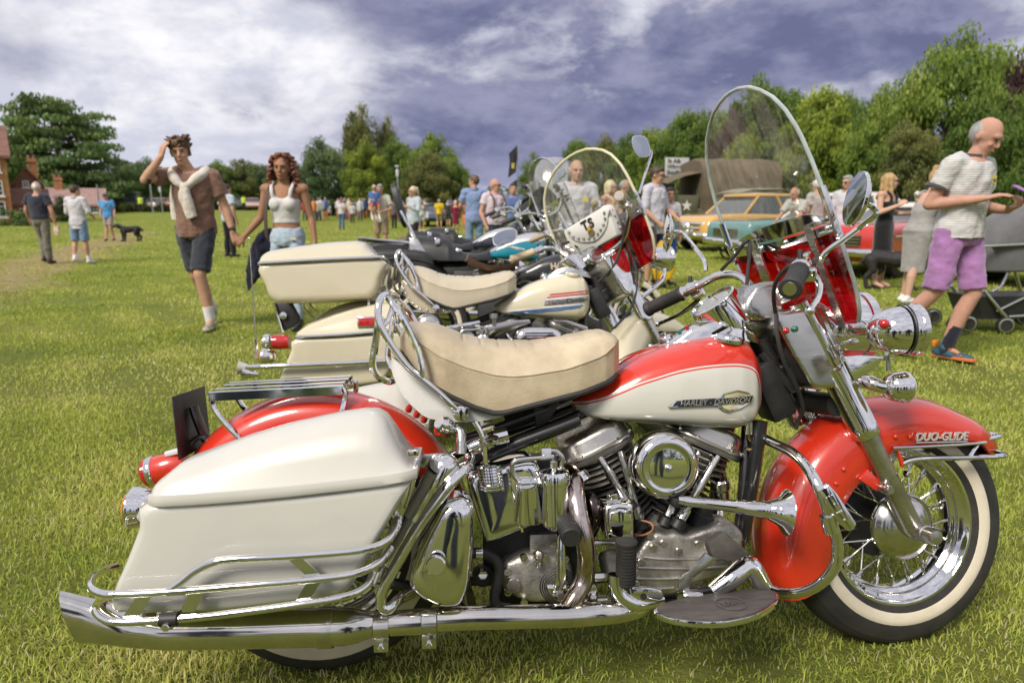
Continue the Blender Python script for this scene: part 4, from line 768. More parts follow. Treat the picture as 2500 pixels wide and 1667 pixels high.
    # filler caps
    for s in (-1, 1):
        MB().lathe([(.026, -.02), (.026, 0), (.0345, .002), (.036, .006), (.036, .016), (.033, .020), (.02, .0225), (.0003, .023)], V(1.045, s * .092, .830), (.18, s * .10, 1), 28).build('fuel_cap', CHROME if o['near'] else CREAM, root)
    # dash and speedometer
    rings = []
    for x, zt, zb, w in ((.872, .808, .80, .012), (.885, .818, .80, .025), (.93, .845, .81, .04), (.98, .875, .82, .055), (1.02, .888, .825, .060), (1.06, .893, .83, .065), (1.10, .885, .835, .065), (1.13, .860, .83, .060), (1.15, .84, .825, .05)):
        rings.append([V(x, -w, zb), V(x, -w * .98, zb + (zt - zb) * .55), V(x, -w * .85, zt - .004), V(x, -w * .6, zt), V(x, 0, zt + .002), V(x, w * .6, zt), V(x, w * .85, zt - .004), V(x, w * .98, zb + (zt - zb) * .55), V(x, w, zb)])
    da = MB().loft(rings).build('dash', CHROME if o['near'] else STEEL, root, 45)
    sp = V(1.048, 0, .926); sa = V(-.60, -.06, .80)
    MB().lathe([(.066, -.07), (.067, .012), (.0655, .018), (.059, .019), (.057, .010)], sp, sa, 40, False).build('speedometer', CHROME, da)
    MB().lathe([(.0003, .012), (.058, .011)], sp, sa, 40, False).build('dial', mat('dial_grey', (.16, .165, .16), .3, 0, 1., var=.2, vsc=30), da)
    MB().lathe([(.0003, .0145), (.046, .0142), (.047, .012)], sp, sa, 32, False).build('dial_ring', mat('dial_pale', (.36, .37, .35), .25, 0, 1.), da)
    MB().box(sp + sa.normalized() * .016 + V(.012, -.006, .004), (.045, .003, .0015), Matrix.Rotation(R(25), 3, 'Y') @ Matrix.Rotation(R(28), 3, 'Z')).build('needle', LENSR, da)
    MB().lathe([(.021, -.012), (.021, .004), (.018, .010), (.010, .012), (.010, .02), (.0003, .021)], V(.912, 0, .838), (-.45, 0, .9), 20).build('ignition_switch', CHROME, da)
    for x in (.945, .965): MB().lathe([(.005, -.004), (.005, .005), (.003, .006)], V(x, -.012, .858 + (x - .945) * .6), (-.45, 0, .9), 10).build('dash_light', LENSG if x < .95 else LENSR, da)
    seat(root, st)
def grid_lid(root, m, lip, top, y0, y1, band, name='bag_lid', n=60, k=24, e=2.6, drop=.03):
    """domed lid: lip / top are polylines giving z over x; spans y0..y1"""
    f = lambda t, x: float(np.interp(x, [p.x for p in t], [p.z for p in t]))
    xa, xb = lip[0].x, lip[-1].x; rings = []; yc, hw = (y0 + y1) / 2, abs(y1 - y0) / 2
    for i in range(n + 1):
        q = i / n; x = xa + (xb - xa) * q; zl, zt = f(lip, x), f(top, x); en = min(1, (min(q, 1 - q) / .05 + 1e-4) ** .5); w = hw * (.86 + .14 * en); ring = []
        ring.append(V(x, yc - w, zl - drop * .2))
        for j in range(k + 1):
            t = -1 + 2 * j / k; ring.append(V(x, yc + w * .985 * t, zl + max(zt - zl, .001) * max(0, 1 - abs(t) ** e) ** .62))
        ring.append(V(x, yc + w, zl - drop * .2)); rings.append(ring)
    o = MB().loft(rings).build(name, m, root, 50)
    pts = [V(xa + (xb - xa) * i / 30, yc - hw, 0) for i in range(31)]; loop = []
    for side in (-1, 1):
        seq = [(i / 30) for i in range(31)]
        if side > 0: seq = seq[::-1]
        for q in seq:
            x = xa + (xb - xa) * q; en = min(1, (min(q, 1 - q) / .05 + 1e-4) ** .5); loop.append((x, yc + side * hw * (.86 + .14 * en), f(lip, x)))
    lb = MB(); rr = []
    for x, y, z in loop:
        cx_, cy_ = (xa + xb) / 2, yc; d = V(x - cx_, (y - cy_), 0); d = V(d.x / (abs(xb - xa)) * .5, d.y / hw, 0).normalized()
        rr.append([V(x, y, z + .004) + d * .001, V(x, y, z + .003) + d * .005, V(x, y, z - .004) + d * .0065, V(x, y, z - drop) + d * .0065, V(x, y, z - drop - .003) + d * .004, V(x, y, z - drop) - d * .004])
    rr.append(rr[0]); lb.loft(rr, False); lb.build('lid_rim', band, o, 40); return o
def saddlebags(root, o):
    m = o['bag']
    lip = tp('A', -.40, '528,642 760,630 1000,612 1250,588 1500,560 1700,536 1872,508'); top = tp('A', -.33, '528,640 575,562 620,528 700,462 860,403 1000,352 1200,292 1400,247 1500,227 1600,213 1670,214 1715,240 1755,300 1795,370 1835,440 1872,500')
    bod = cr(tp('A', -.385, '533,668 1000,635 1500,590 1835,540 1805,640 1720,790 1640,935 1560,1070 1520,1112 1470,1135 1300,1160 850,1213 430,1217 375,1210 352,1180 368,1095 430,950 490,790'), 3, True)
    for s in (-1, 1):
        fl = lambda L: L
        b = MB(); b.pillow(bod, -.400, -.165, .022, 4, True); b.v = [V(p.x, p.y * -s, p.z) for p in b.v]
        if s > 0 and not o['near']: pass
        b.build('saddlebag', m, root, 50)
        ys = (-.402, -.165) if s < 0 else (.165, .402)
        lid = grid_lid(root, m, lip, top, *ys, m if o['near'] else CHROME, name='saddlebag_lid', drop=.016 if o['near'] else .006)
        if s < 0:
            if o['near']:
                q = tp('A', -.412, '1858,418')[0]; MB().box(q, (.022, .012, .012)).build('lid_catch', CHROME, lid, bevel=.002)
                for w, r in (('790,548', .0042), ('838,592', .004), ('960,455', .003), ('825,640', .004), ('1205,465', .0026), ('1612,345', .0028), ('738,630', .0025), ('670,638', .003), ('1405,572', .003)):
                    pass
            else:
                q = hit(B2, 'F', 122, 303, -.405); MB().box(q, (.105, .006, .036)).build('reflector', LENSR, lid, bevel=.002); MB().box(q + V(0, .002, 0), (.118, .006, .048)).build('reflector_frame', CHROME, lid, bevel=.002)
def rails(root):
    for s in (-1, 1):
        fl = lambda L: [V(p.x, -p.y * s, p.z) for p in L]
        R1 = '1790,735,-.34 1772,800,-.385 1715,865,-.42 1600,903,-.432 1300,930,-.434 950,950,-.434 850,968,-.433 765,1010,-.432 700,1062,-.432 632,1108,-.431'
        R2 = '1745,895,-.37 1690,962,-.415 1590,1015,-.432 1400,1045,-.434 1000,1082,-.434 640,1112,-.434 400,1124,-.434 310,1122,-.428 258,1100,-.405 248,1068,-.37 268,1030,-.32 320,1000,-.25 375,985,-.20'
        R3 = '1655,1020,-.38 1625,1080,-.41 1530,1132,-.43 1300,1172,-.434 900,1226,-.434 620,1252,-.434 400,1262,-.434 315,1248,-.425 272,1205,-.39 285,1165,-.32 330,1142,-.24'
        g = MB()
        for q in (R1, R2, R3): g.tube(fl(tp('A', -.43, q)), .0078, 10, 4)
        gd = g.build('bag_guard', CHROME, root)
        for w in ('1230,948 1302,944 1396,1026 1322,1030', '1322,1072 1396,1066 1332,1162 1266,1168', '740,1118 820,1112 766,1212 690,1214', '470,1144 550,1136 490,1232 405,1242'):
            MB().prism(fl(tp('A', -.43, w)), (0, .003, 0)).build('guard_strap', CHROME, gd)
    MB().lathe([(.0135, -.016), (.0135, .016)], tp('A', -.434, '640,1248')[0], (1, 0, 0), 16).build('guard_clamp', SATIN, gd)
    bolt(gd, tp('A', -.445, '627,1285')[0], r=.008)
    MB().prism(tp('A', -.43, '575,1218 660,1208 668,1280 655,1300 600,1300 580,1270'), (0, .004, 0)).build('clamp_plate', CHROME2, gd, bevel=.001)
    # front bracket of the bag
    MB().prism(tp('A', -.36, '1872,450 1888,452 1868,570 1828,690 1805,735 1760,735 1770,690 1830,560'), (0, .006, 0)).build('bag_bracket', CHROME, root, bevel=.0015)
    MB().tube(tp('A', -.34, '1785,735,-.34 1730,860,-.33 1690,960,-.32 1650,1070,-.3'), .008, 8, 3).build('bag_bracket', CHROME, root)
    MB().prism(tp('A', -.2, '1885,430 1985,420 2000,490 1880,495'), (0, .005, 0)).build('bag_bracket', CHROME2, root, bevel=.002)
def exhaust(root):
    # long lower pipe with silencer and fishtail
    pp = tp('C', -.25, '690,1283,-.19 620,1300,-.22 520,1310,-.245 400,1318 200,1332') + tp('B', -.25, '700,1343 400,1355 0,1385')
    MB().tube(pp, [.012, .019, .024, .026, .0265, .0265, .0265, .0265], 20, 3).build('exhaust_pipe', PIPEC, root)
    c = tp('A', -.27, '1960,1260,-.255 1720,1270,-.26 1640,1275 1580,1280 1520,1283 1400,1287 1000,1297 640,1303 450,1286 330,1268 240,1252 150,1238')
    rz = [.027, .027, .028, .036, .040, .041, .041, .041, .042, .046, .051, .058]; ry = [.027, .027, .028, .036, .041, .042, .042, .042, .040, .033, .026, .022]
    rings = []
    for i, p in enumerate(c):
        sh = -.0 if i < 8 else (-.01, -.02, -.012, 0)[i - 8] * 0
        tilt = 0 if i < 9 else (.06, .15, .32)[i - 9]
        rings.append([p + V(math.sin(a) * rz[i] * -tilt, math.cos(a) * ry[i], math.sin(a) * rz[i]) for a in (2 * math.pi * k / 32 for k in range(32))])
    # hollow outlet
    inner = [[p + (r - p) * .9 + V(.004, 0, 0) for r in ring] for p, ring in ((c[-1], rings[-1]), (c[-2], rings[-2]), (c[-3], rings[-3]))]
    MB().loft(rings + inner).build('silencer', PIPEC, root, 50)
    for w, r in (('1425,1288', .043), ('1702,1277', .0305), ('1938,1263', .0295)):
        q = tp('A', -.268, w)[0]; cl = MB().lathe([(r, -.017), (r + .001, -.016), (r + .001, .016), (r, .017)], q, (1, 0, 0), 32, False).build('pipe_clamp', CHROME2, root)
        if r < .04:
            e = q + V(0, -.024, -r - .004); MB().box(e, (.032, .004, .030)).build('clamp_ear', CHROME2, cl, bevel=.001); bolt(cl, e + V(0, -.003, -.003), r=.0075, h_=.007)
    # header of the rear cylinder and its branch
    MB().tube(tp('B', -.22, '1185,490,-.12 1215,530,-.16 1222,640,-.2 1240,760,-.225 1275,900,-.235 1285,1030 1262,1140 1210,1230,-.235 1155,1310,-.24'), .0225, 16, 4).build('exhaust_header', HEAT, root)
    MB().lathe([(.03, -.012), (.031, -.01), (.031, .01), (.03, .012)], tp('B', -.15, '1235,535')[0], V(.5, -.4, -.8), 20, False).build('header_clamp', CHROME, root)
    MB().tube(tp('B', -.14, '1265,640,-.12 1310,660,-.15 1325,740,-.16 1300,830,-.14 1260,880,-.1'), .021, 14, 4).build('exhaust_header', mat('smoked_pipe', (.10, .08, .075), .2, 1, var=.4, vsc=14), root)
def engine(root, near=True):
    base = V(.862, 0, .255); panhead_cyl(root, base, -25); panhead_cyl(root, base, 24)
    T = lambda y, s, c='C': tp(c, y, s)
    MB().lathe([(.02, -.085), (.11, -.08), (.125, -.06), (.128, .05), (.115, .075), (.02, .08)], V(.885, 0, .262), (0, 1, 0), 40).build('crankcase', ALU, root, 40)
    # air cleaner
    a = V(.856, -.12, .541)
    if near:
        ac = MB().lathe([(.07, 0), (.079, .006), (.0825, .02), (.0825, .045), (.079, .062), (.071, .073), (.062, .077), (.055, .0765), (.052, .0745), (.045, .0755), (.02, .0765), (.0003, .0768)], a, (0, -1, 0), 56).build('air_cleaner', CHROME, root, 60)
        MB().lathe([(.0095, 0), (.0095, .004), (.007, .006), (.006, .010), (.0003, .012)], a + V(0, -.076, 0), (0, -1, 0), 18).build('cover_nut', CHROME, ac)
        # horn trumpet
        h0, h1 = tp('C', -.21, '858,652 1470,708'); ax = (h1 - h0); L_ = ax.length
        MB().lathe([(.008, 0), (.0115, .02), (.0125, L_ * .3), (.015, L_ * .5), (.0195, L_ * .78), (.0215, L_ * .8), (.0205, L_ * .815), (.025, L_ * .87), (.035, L_ * .94), (.047, L_ * .985), (.0535, L_), (.0545, L_ + .002), (.050, L_ - .004), (.034, L_ * .94), (.018, L_ * .8)], h0, ax + V(0, -.02, 0), 36, False).build('horn', CHROME, root, 60)
        MB().box(h0 + V(.02, .02, -.01), (.06, .03, .02)).build('horn_bracket', SATIN, root, bevel=.003)
    else:
        op = [V(.86 + .115 * math.copysign(abs(math.cos(t)) ** .6, math.cos(t)), 0, .53 + .055 * math.copysign(abs(math.sin(t)) ** .8, math.sin(t))) for t in (2 * math.pi * k / 40 for k in range(40))]
        ac = MB().pillow(op, -.215, -.12, .03, 5).build('air_cleaner', CHROME, root, 50)
        for k in range(5): MB().box(V(.86, -.216, .505 + k * .0125), (.16 - abs(k - 2) * .012, .004, .006)).build('cover_rib', BLACK, ac)
        for s_ in ('750,380 740,330 860,300 990,290 1000,310 880,350', '1085,295 1200,295 1310,330 1315,360 1280,350 1170,315'):
            MB().prism(tp('F', -.13, s_, B2), (0, .006, 0)).build('engine_bracket', STEEL, root, bevel=.002)
    # push-rod tubes
    for s_ in ('395,395,-.10 470,520,-.12 560,665,-.12', '515,365,-.10 560,500,-.115 628,770,-.12', '1090,395,-.10 985,570,-.125 868,775,-.125', '985,350,-.07 930,520,-.09 790,760,-.1'):
        p = T(-.1, s_); b = MB(); b.tube(p, .0095, 10); d = (p[-1] - p[0]).normalized(); b.tube([p[-1] - d * .035, p[-1]], .0135, 10); b.tube([p[1] - d * .02, p[1] + d * .012], .012, 10); b.build('push_rod_tube', CHROME if '1090' in s_ else STEEL, root)
        MB().lathe([(.019, -.02), (.019, .0), (.014, .006)], p[-1], -d, 14).build('tappet_block', SATIN, root)
    # timing cover with ribs and screws
    cv = cr(T(-.14, '630,945 690,875 740,845 790,850 850,842 910,862 1000,832 1100,800 1180,800 1235,835 1250,880 1230,940 1200,1000 1170,1060 1090,1112 1000,1135 900,1175 840,1212 760,1215 650,1190 605,1120 600,1020'), 3, True)
    tc = MB().pillow(cv, -.142, -.05, .016, 4).build('timing_cover', ALU, root, 45)
    for s_ in ('650,985 760,997 950,998 1160,988', '620,1047 760,1053 950,1053 1150,1040', '612,1110 700,1114 800,1113 868,1108', '640,1168 740,1172 830,1166'):
        MB().tube(T(-.1425, s_), .0042, 8, 3).build('cover_rib', ALU, tc)
    for s_ in ('710,930', '770,905', '860,950', '975,910', '635,1015', '610,1145', '1195,1035', '690,860'):
        MB().lathe([(.0095, -.006), (.0095, .004), (.008, .0055), (.0003, .0055)], T(-.143, s_)[0], (0, -1, 0), 14).build('cover_screw', ALU2, tc)
    # distributor, oil pump details
    MB().lathe([(.03, 0), (.03, .03), (.022, .034), (.022, .06), (.02, .07)], T(-.08, '980,790')[0], V(.35, -.2, 1), 20).build('timer', SATIN, root)
    MB().lathe([(.02, 0), (.02, .05), (.024, .055), (.024, .075), (.02, .08)], T(-.06, '1120,700')[0], V(-.15, -.1, 1), 20).build('generator_end', CHROME2, root)
    # regulator box
    bx = T(-.19, '430,685 575,675 595,700 597,865 580,875 455,885 437,870 425,800')
    rb = MB().pillow(cr(bx, 2, True), -.195, -.12, .010, 4).build('regulator', CHROME, root, 45)
    MB().pillow(cr(T(-.19, '450,720 570,712 580,850 460,858'), 2, True), -.2005, -.19, .005, 3).build('regulator_lid', CHROME, rb, 45)
    MB().prism(T(-.17, '440,620 500,615 505,660 435,668'), (0, .004, 0)).build('regulator_bracket', CHROME2, rb, bevel=.001); bolt(rb, T(-.178, '470,630')[0], r=.007)
    for s_ in ('572,720', '456,860'): bolt(rb, T(-.203, s_)[0], r=.006, h_=.003, hexa=False)
    MB().tube(T(-.16, '640,770,-.15 700,790,-.17 705,830,-.17 650,858,-.15 600,855,-.14'), .0022, 5, 4).build('wire', mat('copper_wire', (.45, .2, .1), .4), root)
    MB().tube(T(-.12, '640,690,-.1 655,740,-.14 640,790,-.14 610,830,-.12'), .0025, 5, 4).build('wire', SATIN, root)
    # oil filter, oil tank, pipes
    t0, t1 = tp('B', -.2, '1098,805 1093,560')
    of = MB().lathe([(.0003, -.012), (.012, -.01), (.027, .002), (.033, .008), (.033, (t1 - t0).length), (.037, (t1 - t0).length + .001), (.038, (t1 - t0).length + .02), (.034, (t1 - t0).length + .032), (.012, (t1 - t0).length + .038), (.009, (t1 - t0).length + .04), (.009, (t1 - t0).length + .055), (.0003, (t1 - t0).length + .062)], t0, t1 - t0, 32).build('oil_filter', CHROME, root, 40)
    MB().tube(tp('B', -.2, '985,548 920,548 868,525 846,470 852,430 890,412 1000,402 1090,392'), .0062, 8, 4).build('oil_line', STEEL, root)
    MB().tube(tp('B', -.18, '1060,362 1105,362 1138,400 1135,440 1120,500'), .0062, 8, 4).build('oil_line', STEEL, root)
    for s_ in ('925,548', '985,548', '1045,365'): MB().lathe([(.0095, -.011), (.0095, .011)], tp('B', -.2, s_)[0], (1, 0, 0), 6).build('union_nut', CHROME, root)
    ot = cr(tp('B', -.19, '578,540 660,492 760,468 860,440 960,425 1010,470 1030,600 1032,790 960,815 900,840 800,880 700,915 665,830'), 3, True)
    tk = MB().pillow(ot, -.19, -.06, .02, 5).build('oil_tank', CHROME, root, 50)
    MB().tube(tp('B', -.192, '820,470 840,600 870,720 905,838'), .004, 8, 3).build('tank_seam', CHROME, tk)
    for s_ in ('935,560,-.215 938,760,-.2',):
        p = tp('B', -.2, s_); MB().tube([p[0], p[1]], [.024, .034], 20).build('oil_tank_bulge', CHROME, tk)
    # gearbox, kick-start
    kc = cr(tp('B', -.15, '792,1035 850,1000 915,972 1000,968 1100,975 1170,1000 1205,1080 1195,1180 1150,1235 1080,1255 960,1262 880,1235 830,1205 795,1180'), 3, True)
    gb = MB().pillow(kc, -.155, -.06, .02, 4).build('gearbox_cover', ALU, root, 45)
    for s_ in ('815,1070', '912,990', '1040,990', '820,1190', '915,1250', '1160,1000'): MB().lathe([(.009, -.006), (.009, .006), (.006, .0065), (.0003, .005)], tp('B', -.156, s_)[0], (0, -1, 0), 12).build('cover_screw', CHROME2, gb)
    MB().lathe([(.018, -.004), (.018, .006), (.016, .008), (.0003, .008)], tp('B', -.156, '852,1150')[0], (0, -1, 0), 24).build('filler_plug', ALU2, gb)
    MB().lathe([(.010, 0), (.010, .02), (.013, .024), (.013, .032), (.007, .04)], tp('B', -.16, '1000,1040')[0], V(0, -.1, 1), 14).build('clutch_adjuster', ALU2, gb)
    MB().box(tp('B', -.09, '1020,880')[0], (.07, .08, .05)).build('gearbox', ALU, root, bevel=.006)
    MB().lathe([(.12, -.02), (.12, .06)], tp('B', -.04, '1000,1080')[0], (0, 1, 0), 24).build('gearbox', SATIN, root)
    kp = tp('B', -.17, '1112,1150')[0]; sp = MB()
    for i, r in enumerate((.043, .038, .033, .028)): sp.lathe([(r, -i * .003), (r + .0016, -i * .003 - .0016), (r, -i * .003 - .0032), (r - .0016, -i * .003 - .0016), (r, -i * .003)], kp + V(0, -.004, 0), (0, 1, 0), 28, False)
    sp.build('kick_spring', SATIN, root)
    ka = tp('B', -.19, '1108,860 1150,862 1158,1130 1175,1190 1160,1225 1120,1240 1085,1215 1085,1170 1100,1130'); MB().prism(cr(ka, 2, True), (0, -.012, 0)).build('kick_arm', CHROME, root, bevel=.003)
    bolt(root, tp('B', -.204, '1130,1212')[0], r=.011, h_=.005, m=IRON)
    for s_ in ('1078,1165', '1180,1165'): bolt(root, tp('B', -.195, s_)[0], (-.9, -.3, .2), .008, .012)
    p0_, p1_ = tp('B', -.2, '1160,755,-.19 1192,872,-.275'); dr = p1_ - p0_; L_ = dr.length; pr = [(.02, 0)]
    for i in range(6): pr += [(.0265 - i * .0006, .004 + L_ * i / 6), (.0275 - i * .0006, .008 + L_ * i / 6), (.0262 - i * .0006, .012 + L_ * i / 6)]
    MB().lathe(pr + [(.024, L_), (.021, L_ + .003), (.0003, L_ + .003)], p0_, dr, 24).build('kick_pedal', RUBBER, root, 30)
def drivetrain_side(root):
    """toolbox, shock, guards, floorboard, pedals, frame of the near machine"""
    tb = cr(tp('B', -.28, '236,1110 262,1020 300,930 350,830 400,742 440,678 495,645 555,640 605,675 626,740 620,880 608,1050 592,1165 545,1265 480,1287 400,1280 300,1232 250,1180'), 3, True)
    t = MB().pillow(tb, -.30, -.21, .034, 6).build('toolbox', CHROME, root, 60)
    MB().lathe([(.012, 0), (.012, .008), (.0205, .009), (.022, .012), (.022, .020), (.019, .0225), (.0003, .0225)], tp('B', -.30, '400,1022')[0], (-.05, -1, .05), 28).build('toolbox_knob', CHROME, t)
    a, b = tp('B', -.24, '470,420,-.235 118,1040,-.25'); ax = a - b; L_ = ax.length
    MB().lathe([(.014, 0), (.018, .01), (.02, L_ * .42), (.031, L_ * .44), (.032, L_ * .72), (.033, L_ * .725), (.034, L_ * .735), (.034, L_ * .95), (.031, L_ * .99), (.02, L_ + .012), (.0003, L_ + .016)], b, ax, 32).build('shock_absorber', CHROME, root, 50)
    MB().tube(tp('B', -.26, '590,395,-.19 600,430,-.21 560,480,-.25 470,575,-.275 300,805,-.28 150,1055,-.28 85,1180,-.28 72,1250,-.28 90,1290,-.28 125,1285,-.275 180,1235,-.25 270,1190,-.2'), .0125, 12, 4).build('rear_guard', CHROME, root)
    for s_, r in (('430,660,-.2 470,590,-.2', .012),): MB().tube(tp('B', -.2, s_), r, 10).build('guard_clamp', CHROME, root)
    # saddle post spring and its rod
    p = []; c0, c1 = tp('B', -.215, '728,592 708,452')
    for i in range(8 * 12 + 1):
        q = i / 96; ang = 2 * math.pi * i / 12; p.append(c0.lerp(c1, q) + V(math.cos(ang) * .0255, math.sin(ang) * .0255, 0))
    MB().tube(p, .0036, 6).build('seat_spring', CHROME, root)
    MB().tube(tp('B', -.215, '625,190 655,240 678,310 690,440'), .0065, 8, 3).build('spring_rod', CHROME, root)
    MB().tube(tp('B', -.12, '655,180 670,220 690,330'), .0075, 8, 3).build('spring_rod', CHROME2, root)
    for s_ in ('600,350,-.16 720,300,-.17', '740,290,-.15 820,270,-.15'): MB().tube(tp('B', -.16, s_), .020, 18).build('ignition_coil', CHROME, root)
    MB().lathe([(.022, 0), (.022, .007), (.018, .009)], tp('B', -.19, '690,235')[0], (-.2, -.2, 1), 24).build('knurled_nut', CHROME, root); MB().lathe([(.024, 0), (.024, .007), (.018, .009)], tp('B', -.19, '710,310')[0], (-.2, -.2, 1), 24).build('knurled_nut', CHROME, root)
    MB().tube(tp('B', -.16, '430,215,-.1 480,235,-.14 540,240,-.16 545,290,-.17 545,380,-.18'), .013, 10, 3).build('seat_post', STEEL, root)
    MB().lathe([(.02, 0), (.022, .01), (.022, .03), (.015, .04)], tp('B', -.15, '480,235')[0], (-.6, -.5, .5), 18).build('seat_bracket', CHROME, root)
    MB().tube([q for q in tp('B', -.13, '470,280 440,265 400,262 398,222 425,205 445,225 440,250')], .005, 6, 3).build('fender_clip', RED, root)
    for s_ in ('235,118', '282,150', '325,180'): MB().lathe([(.0085, -.004), (.0085, .006), (.006, .012), (.0003, .013)], tp('B', -.088, s_)[0], (.3, -.6, .7), 10).build('fender_bolt', RED, root)
    # frame
    f = MB(); Y = .055
    for s in (-1, 1):
        f.tube([V(.33, s * .09, .52), V(.45, s * .085, .575), V(.62, s * .06, .635), V(.80, s * .03, .70), V(1.12, 0, .80)], .0145, 10, 4)
        f.tube([V(1.145, 0, .77), V(1.115, s * .05, .62), V(1.085, s * .09, .42), V(1.05, s * .10, .22), V(.98, s * .10, .17), V(.5, s * .11, .165), V(.34, s * .10, .20), V(.31, s * .09, .40), V(.33, s * .09, .52)], .0155, 10, 4)
        f.tube([V(.33, s * .1, .22), V(.15, s * .12, .27), V(.005, s * .13, .333)], .015, 8)
    f.tube([V(1.15, 0, .79), V(1.135, 0, .70)], .03, 14)
    f.build('frame', BLACK, root)
    MB().tube(tp('B', -.12, '700,395 900,310 1100,235 1240,180'), .017, 12).build('frame_rail', BLACK, root)
    MB().tube(tp('B', -.09, '560,290 760,225 960,150 1050,120'), .011, 10).build('frame_rail', BLACK, root)
    MB().prism(tp('B', -.1, '970,95 1040,110 1100,70 1130,80 1060,190 990,230'), (0, .01, 0)).build('seat_bracket', SATIN, root, bevel=.002)
    MB().tube(tp('B', -.06, '800,175 1000,130 1240,20'), .012, 8).build('frame_rail', BLACK, root)
    MB().tube(tp('C', -.105, '1345,185 1310,440 1270,700 1235,890'), .0175, 12).build('frame_downtube', BLACK, root)
    MB().tube(tp('C', -.1, '1270,230 1280,290 1305,330 1290,360 1255,345'), .005, 8, 3).build('fuel_line', mat('brass_pipe', (.36, .26, .12), .3, 1), root)
    MB().lathe([(.012, 0), (.012, .03), (.008, .034)], tp('C', -.1, '1275,262')[0], (0, 0, 1), 12).build('fuel_tap', CHROME2, root)
    MB().tube(tp('B', -.17, '610,965 680,965 745,1000 770,1060 755,1150 740,1220 760,1275 830,1290'), .0125, 10, 4).build('oil_hose', RUBBER, root)
    MB().lathe([(.013, -.008), (.013, .008)], tp('B', -.17, '652,965')[0], (1, 0, 0), 14).build('hose_clip', CHROME2, root)
    MB().lathe([(.026, 0), (.026, .02), (.018, .022), (.018, .03)], tp('B', -.11, '672,1085')[0], (0, -1, 0), 20).build('swing_arm_pivot', SATIN, root); bolt(root, tp('B', -.14, '672,1082')[0], r=.013, h_=.012)
    MB().box(tp('B', -.08, '860,930')[0], (.16, .05, .14)).build('battery_box', SATIN, root, bevel=.004)
    MB().box(V(.60, .02, .43), (.24, .12, .2)).build('battery', SATIN, root, bevel=.008)
    MB().prism(tp('B', -.13, '570,1180 600,1140 640,1290 590,1295'), (0, .006, 0)).build('frame_plate', BLACK, root, bevel=.001)
    for s_ in ('60,1180', '30,1060'): bolt(root, tp('B', -.24, s_)[0], r=.012, h_=.008)
    MB().prism(tp('B', -.23, '20,1130 40,1060 100,1040 110,1090 70,1160 40,1200'), (0, .008, 0)).build('shock_mount', CHROME2, root, bevel=.002)
    # linkages and brackets under the gearbox
    for s_ in ('270,1245,-.2 440,1235,-.2', '340,1105,-.18 470,1100,-.18', '330,900,-.16 500,905,-.16'):
        MB().tube(tp('C', -.18, s_), .0065, 8).build('brake_rod', STEEL, root)
    for s_ in ('400,1102', '420,1238'): MB().lathe([(.011, -.015), (.011, .015)], tp('C', -.19, s_)[0], (1, 0, 0), 6).build('rod_nut', CHROME2, root)
    MB().prism(cr(tp('C', -.215, '330,1275 333,1175 358,1152 382,1172 380,1275'), 2, True), (0, .004, 0)).build('pipe_bracket', CHROME2, root, bevel=.001); bolt(root, tp('C', -.217, '357,1215')[0], r=.009)
    MB().lathe([(.018, 0), (.026, .01), (.026, .05), (.016, .06)], tp('C', -.14, '440,950')[0], V(.2, -.3, -1), 18).build('oil_pump', IRON, root)
    # peg
    a, b = tp('C', -.25, '548,1150,-.25 553,890,-.26'); ax = b - a; L_ = ax.length; pr = [(.02, 0)]
    for i in range(13): pr += [(.0215, .004 + i * L_ / 14), (.0235, .0045 + i * L_ / 14), (.0235, .0075 + i * L_ / 14), (.0215, .008 + i * L_ / 14)]
    MB().lathe(pr + [(.0255, L_ * .94), (.0255, L_ * .985), (.023, L_), (.0003, L_)], a, ax, 26).build('passenger_peg', RUBBER, root, 30)
    MB().tube(tp('C', -.245, '490,1090,-.25 488,1140,-.25 505,1195,-.25 560,1245,-.25 620,1262,-.245 690,1250,-.235 750,1235,-.22'), .017, 12, 4).build('peg_bracket', CHROME, root)
    MB().prism(cr(tp('C', -.255, '570,1170 640,1165 700,1168 760,1185 772,1225 740,1250 650,1258 590,1240'), 2, True), (0, .012, 0)).build('peg_bracket', CHROME, root, bevel=.004)
    for s_ in ('655,1220',): MB().lathe([(.0003, 0), (.008, .0005)], tp('C', -.2555, s_)[0], (0, -1, 0), 14, False).build('bracket_hole', SATIN, root)
    # floorboards
    for s in (-1, 1):
        top = [(.793, -.285), (.80, -.31), (.825, -.335), (.87, -.352), (.93, -.358), (1.0, -.338), (1.06, -.300), (1.10, -.258), (1.112, -.228), (1.103, -.205), (1.075, -.2), (.93, -.225), (.83, -.255)]
        P_ = cr([V(x, y if s < 0 else -y, .24) for x, y in top], 3, True); c = sum(P_, Vector()) / len(P_)
        fb = MB().loft([P_, [p + V(0, 0, -.012) for p in P_], [c + (p - c) * .97 + V(0, 0, -.016) for p in P_]]).build('floorboard', CHROME, root, bevel=.003)
        MB().loft([[c + (p - c) * .95 + V(0, 0, -.002) for p in P_], [c + (p - c) * .95 + V(0, 0, .0035) for p in P_], [c + (p - c) * .93 + V(0, 0, .0045) for p in P_]]).build('floorboard_mat', WOODR, fb)
        if s < 0:
            MB().lathe([(.034, 0), (.036, .0012), (.034, .0024), (.032, .0012), (.034, 0)], V(.975, -.285, .245), (0, 0, 1), 32, False).build('mat_emblem', WOODR, fb)
            text('mat_lettering', 'USA', WOODR, fb, facing(V(.975, -.285, .2462), (1, .25, 0), (-.25, 1, 0)), .026, .001, 0, .0005)
    MB().tube(tp('C', -.19, '930,1190,-.2 1050,1180,-.2 1150,1130,-.2 1230,1075,-.2'), .011, 10, 3).build('master_cylinder_rod', BLACK, root)
